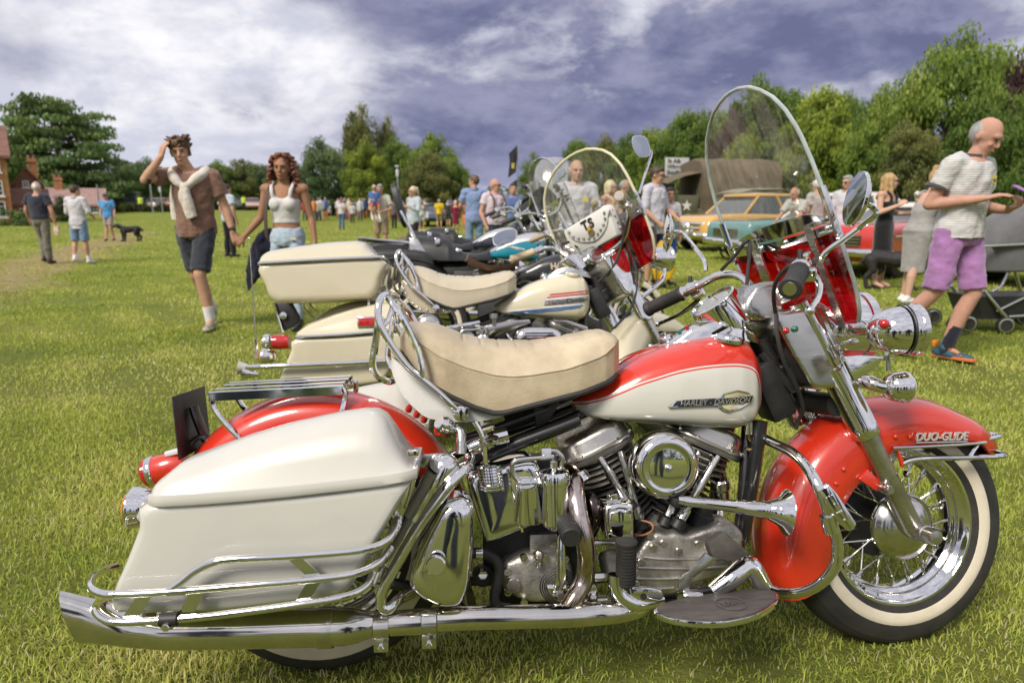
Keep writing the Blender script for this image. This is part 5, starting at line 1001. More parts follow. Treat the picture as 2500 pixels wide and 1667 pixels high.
    MB().tube(tp('C', -.19, '1060,1190,-.21 1180,1105,-.21 1260,1040,-.2 1300,1060,-.2 1340,1130,-.2 1370,1165,-.2'), [.018, .024, .026, .026, .024, .02], 16, 4).build('brake_cylinder', CHROME, root)
    MB().prism(cr(tp('C', -.235, '1040,905 1075,880 1130,845 1180,880 1262,950 1270,975 1200,1012 1185,1015 1110,1000 1065,985 1045,945'), 2, True), (0, .03, -.004)).build('brake_pedal_pad', WOODR, root, bevel=.004)
    MB().prism(tp('C', -.22, '1020,965 1080,985 1075,1010 960,1105 930,1120 925,1180 900,1235 870,1255 852,1245 862,1130 890,1095 920,1080'), (0, .008, 0)).build('brake_pedal_arm', STEEL, root, bevel=.002)
    MB().lathe([(.013, -.015), (.015, -.01), (.015, .02), (.010, .03)], tp('C', -.22, '925,1215')[0], (1, -.1, .05), 16).build('pedal_pivot', CHROME2, root)
    # engine guard
    E_ = '125,372,-.09 200,408,-.14 300,458,-.22 375,530,-.28 430,620,-.32 475,720,-.335 510,830,-.335 543,930,-.33 548,1010,-.33 530,1085,-.325 480,1150,-.31 420,1195,-.285 340,1222,-.25 250,1225,-.20 190,1205,-.16 120,1170,-.11'
    g = tp('D', -.3, E_); MB().tube(g, .0128, 12, 4).build('engine_guard', CHROME, root); MB().tube([V(p.x, -p.y, p.z) for p in g], .0128, 12, 4).build('engine_guard', CHROME, root)
    MB().lathe([(.0175, -.02), (.0175, .02)], tp('D', -.335, '505,845')[0], (.3, 0, -1), 18).build('guard_clamp', CHROME, root)
    q = tp('D', -.345, '437,668,-.34 500,634,-.35 545,680,-.355 655,850,-.37 640,880,-.37 608,892,-.365 560,850,-.36'); pg = MB().prism(q, (0, .012, .004)).build('highway_peg', CHROME, root, bevel=.003)
    for i in range(4):
        for j in range(3):
            if (i + j) % 2 == 0 or j == 1:
                p = q[0].lerp(q[1], .3 + .25 * j).lerp(q[5].lerp(q[4], .3 + .25 * j), .2 + .18 * i); MB().ball(p + V(0, -.0005, 0), .0022, 6, 4).build('peg_stud', WHITE, pg)
    MB().tube(tp('D', -.1, '230,85,.1 290,200,.1 340,290,.1'), .03, 14).build('fork_leg_cover', CHROME, root)
def windshield(root, S, edge, red=True, x0=1.335, tilt=20.5, sweep=.55, ws=1., hs=1.):
    hwz = [(.865, .15), (.875, .19), (.90, .215), (.96, .238), (1.05, .246), (1.15, .247), (1.25, .243), (1.32, .232), (1.38, .208), (1.42, .178), (1.45, .14), (1.473, .1), (1.487, .05), (1.492, .004)]
    hwz = [(.9 + (z - .9) * hs, w) for z, w in hwz]; ZT = .9 + .590 * hs
    hw = lambda z: ws * float(np.interp(z, [p[0] for p in hwz], [p[1] for p in hwz]))
    t = math.tan(R(tilt)); X = lambda y, z: x0 - (z - .9) * t - sweep * y * y - .10 * max(0, z - 1.3) ** 2 * 6
    zs = np.concatenate([np.linspace(.87, 1.10, 9), np.linspace(1.10, ZT, 26)[1:]])
    def sheet(za, zb, m, name, off=0.):
        rr = []
        for z in [q for q in zs if za - 1e-6 <= q <= zb + 1e-6]:
            w = hw(z); rr.append([V(X(w * u, z) + off, w * u, z) for u in np.linspace(-1, 1, 21)])
        b = MB(S); b.loft(rr, False, False); return b.build(name, m, root, 60)
    up = sheet(1.10, 2, CLEAR, 'windscreen'); lo = sheet(.87, 1.10, REDGL if red else CLEAR, 'windscreen_lower', .004)
    lw = sheet(1.06, 1.11, CLEAR, 'windscreen_overlap', -.002) if False else None
    zz = list(np.concatenate([np.linspace(.875, ZT - .09, 24), np.linspace(ZT - .085, ZT + .001, 22)])); e = [V(X(hw(z), z), -hw(z), z) for z in zz] + [V(X(hw(z), z), hw(z), z) for z in zz[::-1]]
    em = edge; MB(S).tube(e, .0052 if edge is TRIM else .0075, 8, 0).build('windscreen_edging', em, up)
    for s in (-1, 1):
        MB(S).tube([V(X(hw(z), z) - .001, s * (hw(z) + .001), z) for z in np.linspace(1.07, 1.19, 6)], .0098, 8).build('edge_clamp', CHROME, up)
        MB(S).loft([[V(X(s * y_, z) - .012 - .006, s * y_, z) for y_ in (.115, .15)] + [V(X(s * y_, z) - .012, s * y_, z) for y_ in (.15, .115)] for z in np.linspace(.86, 1.12, 8)]).build('windscreen_bracket', STEEL, up, 40)
    for z0, z1, nm in ((1.085, 1.105, 'cross_strip'), (1.112, 1.150, 'cross_plate')):
        rr = []
        for u in np.linspace(-1, 1, 25):
            w = hw(z0) * .985; top = z1 if nm == 'cross_strip' else z0 + (z1 - z0) * (1 - abs(u) ** 3); y = w * u
            rr.append([V(X(y, z0) - .010, y, z0), V(X(y, top) - .010, y, top), V(X(y, top) - .004, y, top), V(X(y, z0) - .004, y, z0)])
        MB(S).loft(rr).build(nm, CHROME, up, 40)
    for u in (-.9, -.45, 0, .45, .9):
        y = hw(1.1) * u; MB(S).ball(V(X(y, 1.097) - .012, y, 1.097), .006, 8, 6).build('strip_bolt', CHROME, up)
    return X, hw
def seat_rails(r, m, studs=False):
    # white seat skirt
    for s in (-1, 1):
        q = tp('F', -.150, '238,500 300,548 420,655 560,738 700,792 840,816 800,832 700,850 560,850 440,832 380,792 310,722 262,640 236,565'); b = MB(); b.prism(cr(q, 2, True), (0, .004, 0)); b.v = [V(p.x, -p.y * s, p.z) for p in b.v]; sk = b.build('seat_skirt', m, r, bevel=.001)
        if studs and s < 0:
            rim_ = cr(q[5:], 3)
            for p in rim_[::2]: MB().ball(V(p.x, -.152, p.z + .012), (.0055, .004, .0055), 8, 6).build('stud', CHROME, sk)
    # grab rail of the seat
    near = tp('F', -.18, '612,802,-.168 560,752,-.178 450,655,-.185 330,555,-.187 265,470,-.187 215,395,-.187 180,330,-.186 165,270,-.18 168,205,-.172 190,165,-.155 215,155,-.13')
    loop = [V(p.x, p.y, p.z) for p in near]; back = [V(loop[-1].x - .006, 0, loop[-1].z + .004)]
    MB().tube(loop + back + [V(p.x, -p.y, p.z) for p in loop[::-1]], .0085, 10, 4).build('grab_rail', CHROME, r)
    for s in (-1, 1):
        mir = lambda L: [V(p.x, -p.y * s, p.z) for p in L]
        MB().tube(mir(tp('F', -.18, '205,162,-.14 250,215,-.165 300,290,-.176 350,385,-.182 388,480,-.185 405,560,-.187 402,612,-.187')), .0075, 8, 4).build('grab_rail', CHROME, r)
        MB().tube(mir(tp('F', -.18, '165,290,-.18 155,380,-.178 140,480,-.175 135,545,-.172 160,600,-.165 215,628,-.15 245,628,-.13')), .0085, 8, 4).build('grab_rail', CHROME, r)
        MB().tube(mir(tp('F', -.18, '248,212,-.16 215,300,-.17 182,330,-.18')), .006, 8, 3).build('grab_rail', CHROME, r)
        j = mir(tp('F', -.172, '615,803'))[0]; MB().lathe([(.014, -.012), (.018, -.01), (.018, .008), (.008, .01)], j, (0, s, 0), 14).build('rail_mount', CHROME, r)
def mirror(root, S, c, nrm, stem, r=.075, shape='round', swap=False):
    c = Vector(c); n = Vector(nrm).normalized()
    if shape == 'round':
        m = MB(S).lathe([(.0003, -.016), (r * .5, -.014), (r * .85, -.007), (r, 0), (r, .006), (r * .95, .007)], c, n, 36).build('mirror', CHROME, root)
        MB(S).lathe([(.0003, .0075), (r * .955, .0072)], c, n, 36, False).build('mirror_glass', DARKGL, m)
    else:
        u, v, w = basis(n); a = r
        if swap: u, v = v, -u
        out = [(-.95, .1), (-.75, .62), (.1, .95), (.95, .8), (1.05, .2), (.8, -.6), (0, -.8), (-.8, -.72)]
        P_ = cr([c + u * (x * a) + v * (y * a * .72) for x, y in out], 4, True)
        m = MB(S).loft([[c + (p - c) * .5 - w * .018 for p in P_], [c + (p - c) * .9 - w * .012 for p in P_], P_, [p + w * .006 for p in P_]]).build('mirror', CHROME, root)
        MB(S).loft([[c + (p - c) * .01 + w * .008 for p in P_], [c + (p - c) * .92 + w * .0075 for p in P_]], False).build('mirror_glass', DARKGL, m)
    MB(S).tube([Vector(q) for q in stem], .0065, 8, 4).build('mirror_stem', CHROME, root)
# ================================================================ the red and white motorcycle in front
bike1 = thing('motorcycle', 'red and white vintage touring motorcycle with cream leather seat and white saddlebags, nearest the camera', 'motorcycle', B1, 'motorcycles parked side by side on the grass')
flh(bike1, S1, dict(paint=RED, fender=RED, seat=LEATHER, bag=WHITE, near=True, ww=True, tank='panel', grip=RUBBER))
saddlebags(bike1, dict(bag=WHITE, near=True)); rails(bike1); exhaust(bike1); engine(bike1); drivetrain_side(bike1)
windshield(bike1, S1, TRIM)
def bike1_extras(r):
    S = S1
    seat_rails(r, VINYL)
    # luggage rack, number plate, lamps
    rk = None
    for y, (xa, za, xb, zb) in ((-.09, (-.233, .733, .079, .742)), (-.035, (-.236, .735, .077, .744)), (.035, (-.238, .737, .075, .746)), (.09, (-.242, .738, .074, .748))):
        a, b = V(xa, y, za), V(xb, y, zb); d = b - a
        MB().loft([[p + V(0, -.014, -.0), p + V(0, -.012, .003), p + V(0, .012, .003), p + V(0, .014, 0), p + V(0, .014, -.020), p + V(0, .012, -.020), p + V(0, .011, -.002), p + V(0, -.011, -.002), p + V(0, -.012, -.020), p + V(0, -.014, -.020)] for p in (a, b)]).build('rack_slat', CHROME, r, 25)
    for s in (-1, 1):
        mir = lambda L: [V(p.x, -p.y * s, p.z) for p in L]
        MB().tube(mir(tp('A', -.09, '852,160 858,185 880,225 930,285 990,345,-.1 1010,370,-.12')), .0072, 8, 3).build('rack_leg', CHROME, r)
        MB().tube(mir(tp('A', -.09, '1505,92 1518,120 1515,160 1500,220,-.1 1495,250,-.12')), .0072, 8, 3).build('rack_leg', CHROME, r)
    pl = MB().loft([[V(-.313, -.11, .726), V(-.302, -.11, .575), V(-.307, .11, .575), V(-.318, .11, .728)], [V(-.316, -.11, .726), V(-.305, -.11, .575), V(-.310, .11, .575), V(-.321, .11, .728)]]).build('number_plate', SATIN, r, bevel=.0008)
    MB().tube([V(-.300, -.02, .69), V(-.292, -.02, .66), V(-.278, -.01, .61), V(-.26, 0, .57)], .011, 8, 3, flat=1.6).build('plate_bracket', BLACK, r)
    MB().tube([V(-.305, -.03, .60), V(-.285, -.03, .615), V(-.26, -.03, .60), V(-.27, -.03, .575)], .007, 8, 3).build('plate_bracket', BLACK, r)
    tq = hit(B1, 'A', 600, 505, -.03); ax = V(-1, 0, -.22)
    MB().lathe([(.028, -.05), (.036, -.03), (.038, .025), (.035, .03)], V(tq.x, 0, tq.z - .002), ax, 26).build('tail_lamp', RED, r)
    MB().lathe([(.0385, .024), (.0395, .026), (.0395, .038), (.038, .04)], V(tq.x, 0, tq.z - .002), ax, 26, False).build('lamp_ring', CHROME, r); MB().lathe([(.036, .036), (.036, .048), (.028, .056), (.0003, .059)], V(tq.x, 0, tq.z - .002), ax, 26, False).build('tail_lens', LENSR, r)
    MB().box(V(tq.x + .03, 0, tq.z + .042), (.05, .05, .014), Matrix.Rotation(R(-12), 3, 'Y')).build('plate_light', CLEAR_LENS, r, bevel=.004)
    for s in (-1, 1):
        q = hit(B1, 'A', 492, 690, -.2); c = V(q.x, s * .2, q.z)
        lamp(r, c, (-1, 0, .03), .044, .04, CHROME, LENSA, 'turn_signal'); MB().tube([c + V(.03, 0, 0), c + V(.10, -s * .06, .0), V(-.3, s * .08, .50)], .008, 8).build('signal_stalk', CHROME, r)
    # spot lamp, low signal, bracket
    c = hit(F1, 'E', 1385, 1285, -.2)
    sl = lamp(r, c + V(.018, 0, 0), (.97, -.18, .02), .062, .105, name='spot_lamp', T=S)
    MB(S).ball(hit(F1, 'E', 1292, 1256, -.262), (.012, .010, .012), 12, 8).build('marker_lens', LENSR, sl); MB(S).lathe([(.0145, 0), (.016, .002), (.016, .006), (.012, .008)], hit(F1, 'E', 1292, 1256, -.262) + V(.004, .006, 0), (-.7, -.7, .1), 16, False).build('marker_ring', CHROME, sl)
    MB(S).lathe([(.0635, -.003), (.065, 0), (.0635, .003)], c + V(-.003, 0, 0), (.97, -.18, .02), 36, False).build('lamp_band', SATIN, sl)
    MB(S).tube(tp('E', -.2, '1310,1480 1308,1430 1300,1400 1330,1390', F1), .006, 8, 3).build('lamp_mount', CHROME2, r)
    MB(S).prism(tp('E', -.2, '1110,1412 1180,1405 1345,1412 1345,1425 1280,1432 1260,1460 1150,1530 1130,1490 1105,1440', F1), (0, .01, 0)).build('lamp_bracket', CHROME, r, bevel=.002)
    for dy in (0, 12, 24): MB(S).tube(tp('E', -.145, '1060,%d 1085,%d 1110,%d,-.17 1170,%d,-.19' % (1350 + dy, 1390 + dy, 1415 + dy, 1418 + dy), F1), .0045, 6, 3).build('bracket_rod', CHROME, r)
    c = hit(F1, 'D', 872, 100, -.18); s2 = lamp(r, c + V(.01, 0, 0), (.97, -.2, 0), .038, .045, name='turn_signal', T=S)
    MB(S).tube(tp('D', -.16, '660,60,-.12 720,75,-.15 790,100,-.17 850,100,-.18', F1), [.017, .019, .016, .02], 14, 4).build('signal_stalk', CHROME, r)
    c = V(c.x, -c.y, c.z); lamp(r, c, (.97, .2, 0), .038, .045, name='turn_signal', T=S)
    # horn cover / lower nacelle plate
    MB(S).tube([V(1.34, -.08, .66), V(1.34, .08, .66)], .03, 14).build('lower_clamp', SATIN, r)
    # mirrors
    c = hit(F1, 'E', 1163, 660, -.36); n = V(-.95, .24, .2)
    mirror(r, S, c, n, [hit(F1, 'E', 985, 962, -.25), hit(F1, 'E', 1010, 915, -.26), hit(F1, 'E', 1100, 850, -.30), hit(F1, 'E', 1238, 745, -.36), hit(F1, 'E', 1252, 720, -.365), hit(F1, 'E', 1240, 700, -.366), hit(F1, 'E', 1205, 682, -.362)], .060)
    c = hit(F1, 'E', 258, 820, .36)
    mirror(r, S, c, V(-.96, .24, .1), [hit(F1, 'E', 438, 1002, .25), hit(F1, 'E', 430, 955, .26), hit(F1, 'E', 380, 885, .30), hit(F1, 'E', 330, 828, .345), hit(F1, 'E', 300, 815, .355), hit(F1, 'E', 275, 822, .36)], .062)
    # cables
    for nm, s_ in (('cable', '628,1155,.02 638,1010,.10 650,900,.12 645,862,.13 625,865,.13 580,925,.16 510,1000,.2'), ('cable', '770,1200,-.10 762,1120,-.15 775,1050,-.2 830,985,-.26 900,948,-.27'), ('cable', '775,1210,-.12 780,1310,-.14 805,1420,-.14 840,1500,-.13 880,1575,-.12')):
        MB(S).tube(tp('E', -.1, s_, F1), .0052, 8, 4).build(nm, RUBBER, r)
    MB(S).tube(tp('D', -.08, '285,0,-.1 330,110,-.09 360,220,-.08 340,270,-.06 320,330,-.05', F1), .0055, 8, 4).build('brake_hose', RUBBER, r)
    # left fork leg under the headstock
    MB().box(V(1.19, 0, .70), (.07, .10, .16), Matrix.Rotation(R(-25), 3, 'Y')).build('headstock', SATIN, r, bevel=.01)
    for a, b in (((1.16, -.03, .80), (1.24, -.05, .70)), ((1.2, .02, .78), (1.26, .0, .66)), ((1.12, -.04, .76), (1.2, -.02, .64))): MB().tube([V(*a), V(*b)], .012, 8).build('wiring_loom', SATIN, r)
bike1_extras(bike1)
# ================================================================ the cream motorcycle behind
S2 = steer(40); F2 = B2 @ S2
bike2 = thing('motorcycle', 'cream touring motorcycle with top box, striped tank and red-based windscreen, second in the row', 'motorcycle', B2, 'motorcycles parked side by side on the grass')
GRIP2 = mat('ivory_grip', (.50, .40, .26), .5, var=.15, vsc=12)
flh(bike2, S2, dict(paint=CREAM, fender=CREAM, seat=LEATHER2, bag=CREAM, near=False, ww=True, tank='stripes', grip=GRIP2,
                    bars=[(1.205, .045, .935), (1.225, .11, .95), (1.25, .19, 1.0), (1.22, .26, 1.09), (1.14, .30, 1.11), (.99, .40, 1.065)]))
saddlebags(bike2, dict(bag=CREAM, near=False)); seat_rails(bike2, LEATHER2, True); engine(bike2, False)
windshield(bike2, S2, mat('ivory_edging', (.62, .58, .40), .4), True, 1.40, 20.5, .55, 1.25, 1.05)
def hitp(fr, c, a, b, n, d0):
    x0, y0, s = CR[c]; inv = fr.inverted(); d = inv.to_3x3() @ ray(x0 + a * s, y0 + b * s); o = inv @ CAM0; n = Vector(n); return o + d * ((d0 - o.dot(n)) / d.dot(n))
def bike2_extras(r):
    S = S2; n = V(math.cos(R(20.5)), 0, math.sin(R(20.5))); d0 = n.x * 1.30 + n.z * .9
    Pp = lambda s_, off=0.: [hitp(F2, 'K', *[float(t) for t in w.split(',')], n, d0 - off) for w in s_.split()]
    # top box
    lip = tp('G', -.27, '240,442 600,420 900,405 1205,392', B2); top = tp('G', -.20, '240,438 272,395 282,355 330,330 560,292 800,264 1000,254 1060,268 1110,325 1160,375 1205,392', B2)
    bod = cr(tp('G', -.26, '258,452 600,432 1190,405 1190,560 1165,660 1120,705 1060,720 480,750 380,742 330,700 300,620', B2), 3, True)
    MB().pillow(bod, -.27, .20, .03, 4, True).build('top_box', CREAM, r, 50); lid = grid_lid(r, CREAM, lip, top, -.275, .205, CHROME, 'top_box_lid', drop=.008)
    q = hit(B2, 'G', 1190, 420, -.05); MB().box(V(q.x + .006, -.05, q.z - .02), (.012, .06, .05)).build('box_latch', CHROME, lid, bevel=.003)
    for s_ in ('590,750 600,790 650,850 680,870', '640,755 660,790 700,820', '1100,720 1100,770'): MB().tube(tp('G', -.1, s_, B2), .008, 8, 3).build('box_strut', CHROME, r)
    MB().prism(tp('G', .02, '372,745 500,750 560,860 560,905 440,970', B2), (0, .05, 0)).build('box_bracket', SATIN, r, bevel=.004); MB().tube(tp('G', .01, '372,748 440,975', B2), .007, 8).build('box_bracket', CHROME, r)
    MB().lathe([(.014, 0), (.018, .002), (.018, .006), (.008, .008)], hit(B2, 'G', 445, 848, .01), (0, -1, 0), 16).build('bracket_bolt', CHROME, r)
    # aerial, guard bars, tail lamp
    a, b = hit(B2, 'G', 182, 258, -.15), hit(B2, 'G', 235, 1045, -.15); an = MB().tube([b, a], [.004, .0018], 6).build('aerial', STEEL, r); MB().tube([b + V(0, 0, -.08), b + V(0, 0, .01)], .008, 8).build('aerial_base', CHROME, an); MB().ball(a, .006, 8, 6).build('aerial_tip', CHROME, an)
    MB().tube(tp('G', -.42, '170,1245,-.36 240,1240,-.42 700,1222,-.43 1235,1196,-.42', B2), .012, 10, 3).build('bag_guard', CHROME, r)
    for s_, m in (('165,1250', WHITE), ('200,1295', CHROME)):
        q = hit(B2, 'G', *[float(t) for t in s_.split(',')], -.3); MB().lathe([(.012, -.03), (.018, 0), (.030, .03), (.033, .036), (.02, .03)], q, (-1, -.1, .1), 18).build('horn', m, r)
    q = hit(B2, 'G', 380, 1050, -.05); MB().lathe([(.034, -.05), (.038, .0), (.035, .03)], V(q.x + .02, -.05, q.z), (-1, 0, 0), 24).build('tail_lamp', LENSR, r); MB().lathe([(.037, -.0), (.041, .012), (.038, .03), (.02, .036), (.0003, .036)], V(q.x - .02, -.05, q.z), (-1, 0, 0), 24).build('tail_lamp_cap', CHROME, r)
    q = hit(B2, 'G', 310, 1160, -.12); lamp(r, q, (-1, 0, 0), .038, .05, CHROME, LENSA, 'turn_signal')
    # leather pouch on the windscreen
    body = Pp('600,640 700,790 760,770 1078,590 1040,470 985,335 945,300 912,330 560,545')
    bk = MB(S).loft([[p - n * .0 for p in body], [p - n * .07 for p in body]]).build('windscreen_pouch', VINYL, r, bevel=.012)
    fl = cr(Pp('520,558 560,535 905,345 922,420 908,520 855,610 792,660 690,672 605,652 545,605', .073), 2, True)
    fo = MB(S).loft([[p + n * .008 for p in fl], fl, [p - n * .006 for p in fl]]).build('pouch_flap', VINYL, bk, bevel=.003)
    for s_ in ('548,577', '588,617', '637,634', '685,637', '737,635', '785,628', '820,592', '848,552', '875,503', '890,445', '882,390'): MB(S).ball(Pp(s_, .081)[0], .0085, 8, 6).build('stud', CHROME2, fo)
    for s_ in ('938,378', '965,430', '992,485', '1020,540'): MB(S).ball(Pp(s_, .03)[0] + V(0, -.012, 0), .008, 8, 6).build('stud', CHROME2, bk)
    P0, P1 = Pp('690,530 775,480', .081); rt = (P1 - P0).normalized(); upv = rt.cross(-n) * -1
    for ch, s_ in (('T', '697,517'), ('S', '755,490')):
        o_ = Pp(s_, .082)[0]; text('pouch_letter', ch, BLACK, fo, S @ facing(o_, rt, n.cross(rt) * -1), .068, .002, 0, .002)
    c = Pp('758,580', .083)[0]; MB(S).lathe([(.0003, .003), (.02, .003), (.022, 0)], c, -n, 20).build('pouch_badge', mat('antique_brass', (.30, .22, .12), .4, .7), fo); MB(S).tube(Pp('745,560 735,520', .083), [.012, .007], 8).build('badge_crest', mat('gilt', (.60, .34, .03), .35, .6), fo)
    # mirrors
    mirror(r, S, hitp(F2, 'H', 1845, 165, (0, 1, 0), -.36), V(-.62, -.72, .1), [hitp(F2, 'H', 1828, 480, (0, 1, 0), -.3), hitp(F2, 'H', 1870, 340, (0, 1, 0), -.33), hitp(F2, 'H', 1912, 205, (0, 1, 0), -.36), hitp(F2, 'H', 1885, 195, (0, 1, 0), -.36)], .066, 'cut', True)
    mirror(r, S, hitp(F2, 'Q', 1525, 400, (0, 1, 0), .36), V(-.75, -.62, .15), [hitp(F2, 'Q', 1770, 540, (0, 1, 0), .28), hitp(F2, 'Q', 1680, 520, (0, 1, 0), .32), hitp(F2, 'Q', 1560, 490, (0, 1, 0), .36)], .068, 'cut')
    # spot lamp and fork dressing
    q = hitp(F2, 'K', 1470, 830, (0, 1, 0), -.2); sl = lamp(r, q, (.95, -.28, .02), .066, .11, name='spot_lamp', T=S); MB(S).tube([q + V(-.03, 0, -.06), q + V(-.04, .02, -.12), V(1.40, -.1, q.z - .2)], .012, 8, 3).build('lamp_mount', CHROME, r)
    MB(S).prism(tp('K', -.13, '890,830 1080,730 1105,760 1200,960 1225,1080 1195,1150 1150,1160 1090,1130 990,980', F2), (0, .01, 0)).build('nacelle_plate', CHROME, r, bevel=.003)
    for s_ in ('1010,980 1070,962', '1160,1450 1100,1420'): pass
    for s_ in ('1120,430,-.28 1060,640,-.2 1000,850,-.15 900,980,-.1 820,1060,-.05', '1110,630,-.12 1170,850,-.14 1195,1000,-.14 1180,1180,-.13 1120,1330,-.12 980,1490,-.1', '480,690,.1 560,670,.12 620,720,.08 680,830,.03'):
        MB(S).tube(tp('K', -.1, s_, F2), .0065, 8, 4).build('cable', RUBBER, r)
    f = MB()
    for s in (-1, 1):
        f.tube([V(.33, s * .09, .52), V(.62, s * .06, .635), V(.80, s * .03, .70), V(1.12, 0, .80)], .0145, 8, 3); f.tube([V(1.145, 0, .77), V(1.115, s * .05, .62), V(1.085, s * .09, .42), V(1.05, s * .10, .22), V(.98, s * .10, .17), V(.34, s * .10, .20), V(.31, s * .09, .40), V(.33, s * .09, .52)], .0155, 8, 4); f.tube([V(.33, s * .1, .22), V(.005, s * .13, .333)], .015, 8)
    f.tube([V(1.15, 0, .79), V(1.135, 0, .70)], .03, 12); f.build('frame', BLACK, r); MB().box(V(1.19, 0, .70), (.07, .10, .16), Matrix.Rotation(R(-25), 3, 'Y')).build('headstock', SATIN, r, bevel=.01)
    MB().box(V(.58, 0, .52), (.26, .2, .16)).build('battery', SATIN, r, bevel=.008); MB().tube([V(.95, -.2, .2), V(.6, -.25, .2), V(-.4, -.27, .23)], [.024, .026, .045], 14, 3).build('exhaust_pipe', PIPEC, r)
    MB().tube(tp('F', -.15, '690,455 760,380,-.14 800,350', B2), .011, 8).build('oil_line', STEEL, r)
    MB().prism(tp('F', -.14, '520,330 720,295 725,318 640,345 530,355', B2), (0, .03, 0)).build('side_cover', CHROME, r, bevel=.005)
    q = hit(B2, 'F', 797, 290, -.15); MB().lathe([(.010, -.03), (.012, 0), (.022, .004), (.022, .028), (.015, .03)], q, (0, 0, 1), 18).build('oil_cup', STEEL, r)
    for a_, b_ in (((.50, -.12, .60), (.60, -.1, .56)), ((.56, -.12, .55), (.66, -.1, .60)), ((.44, -.12, .57), (.50, -.1, .52))): MB().tube([V(*a_), V(*b_)], .015, 8).build('linkage', IRON, r)
bike2_extras(bike2)
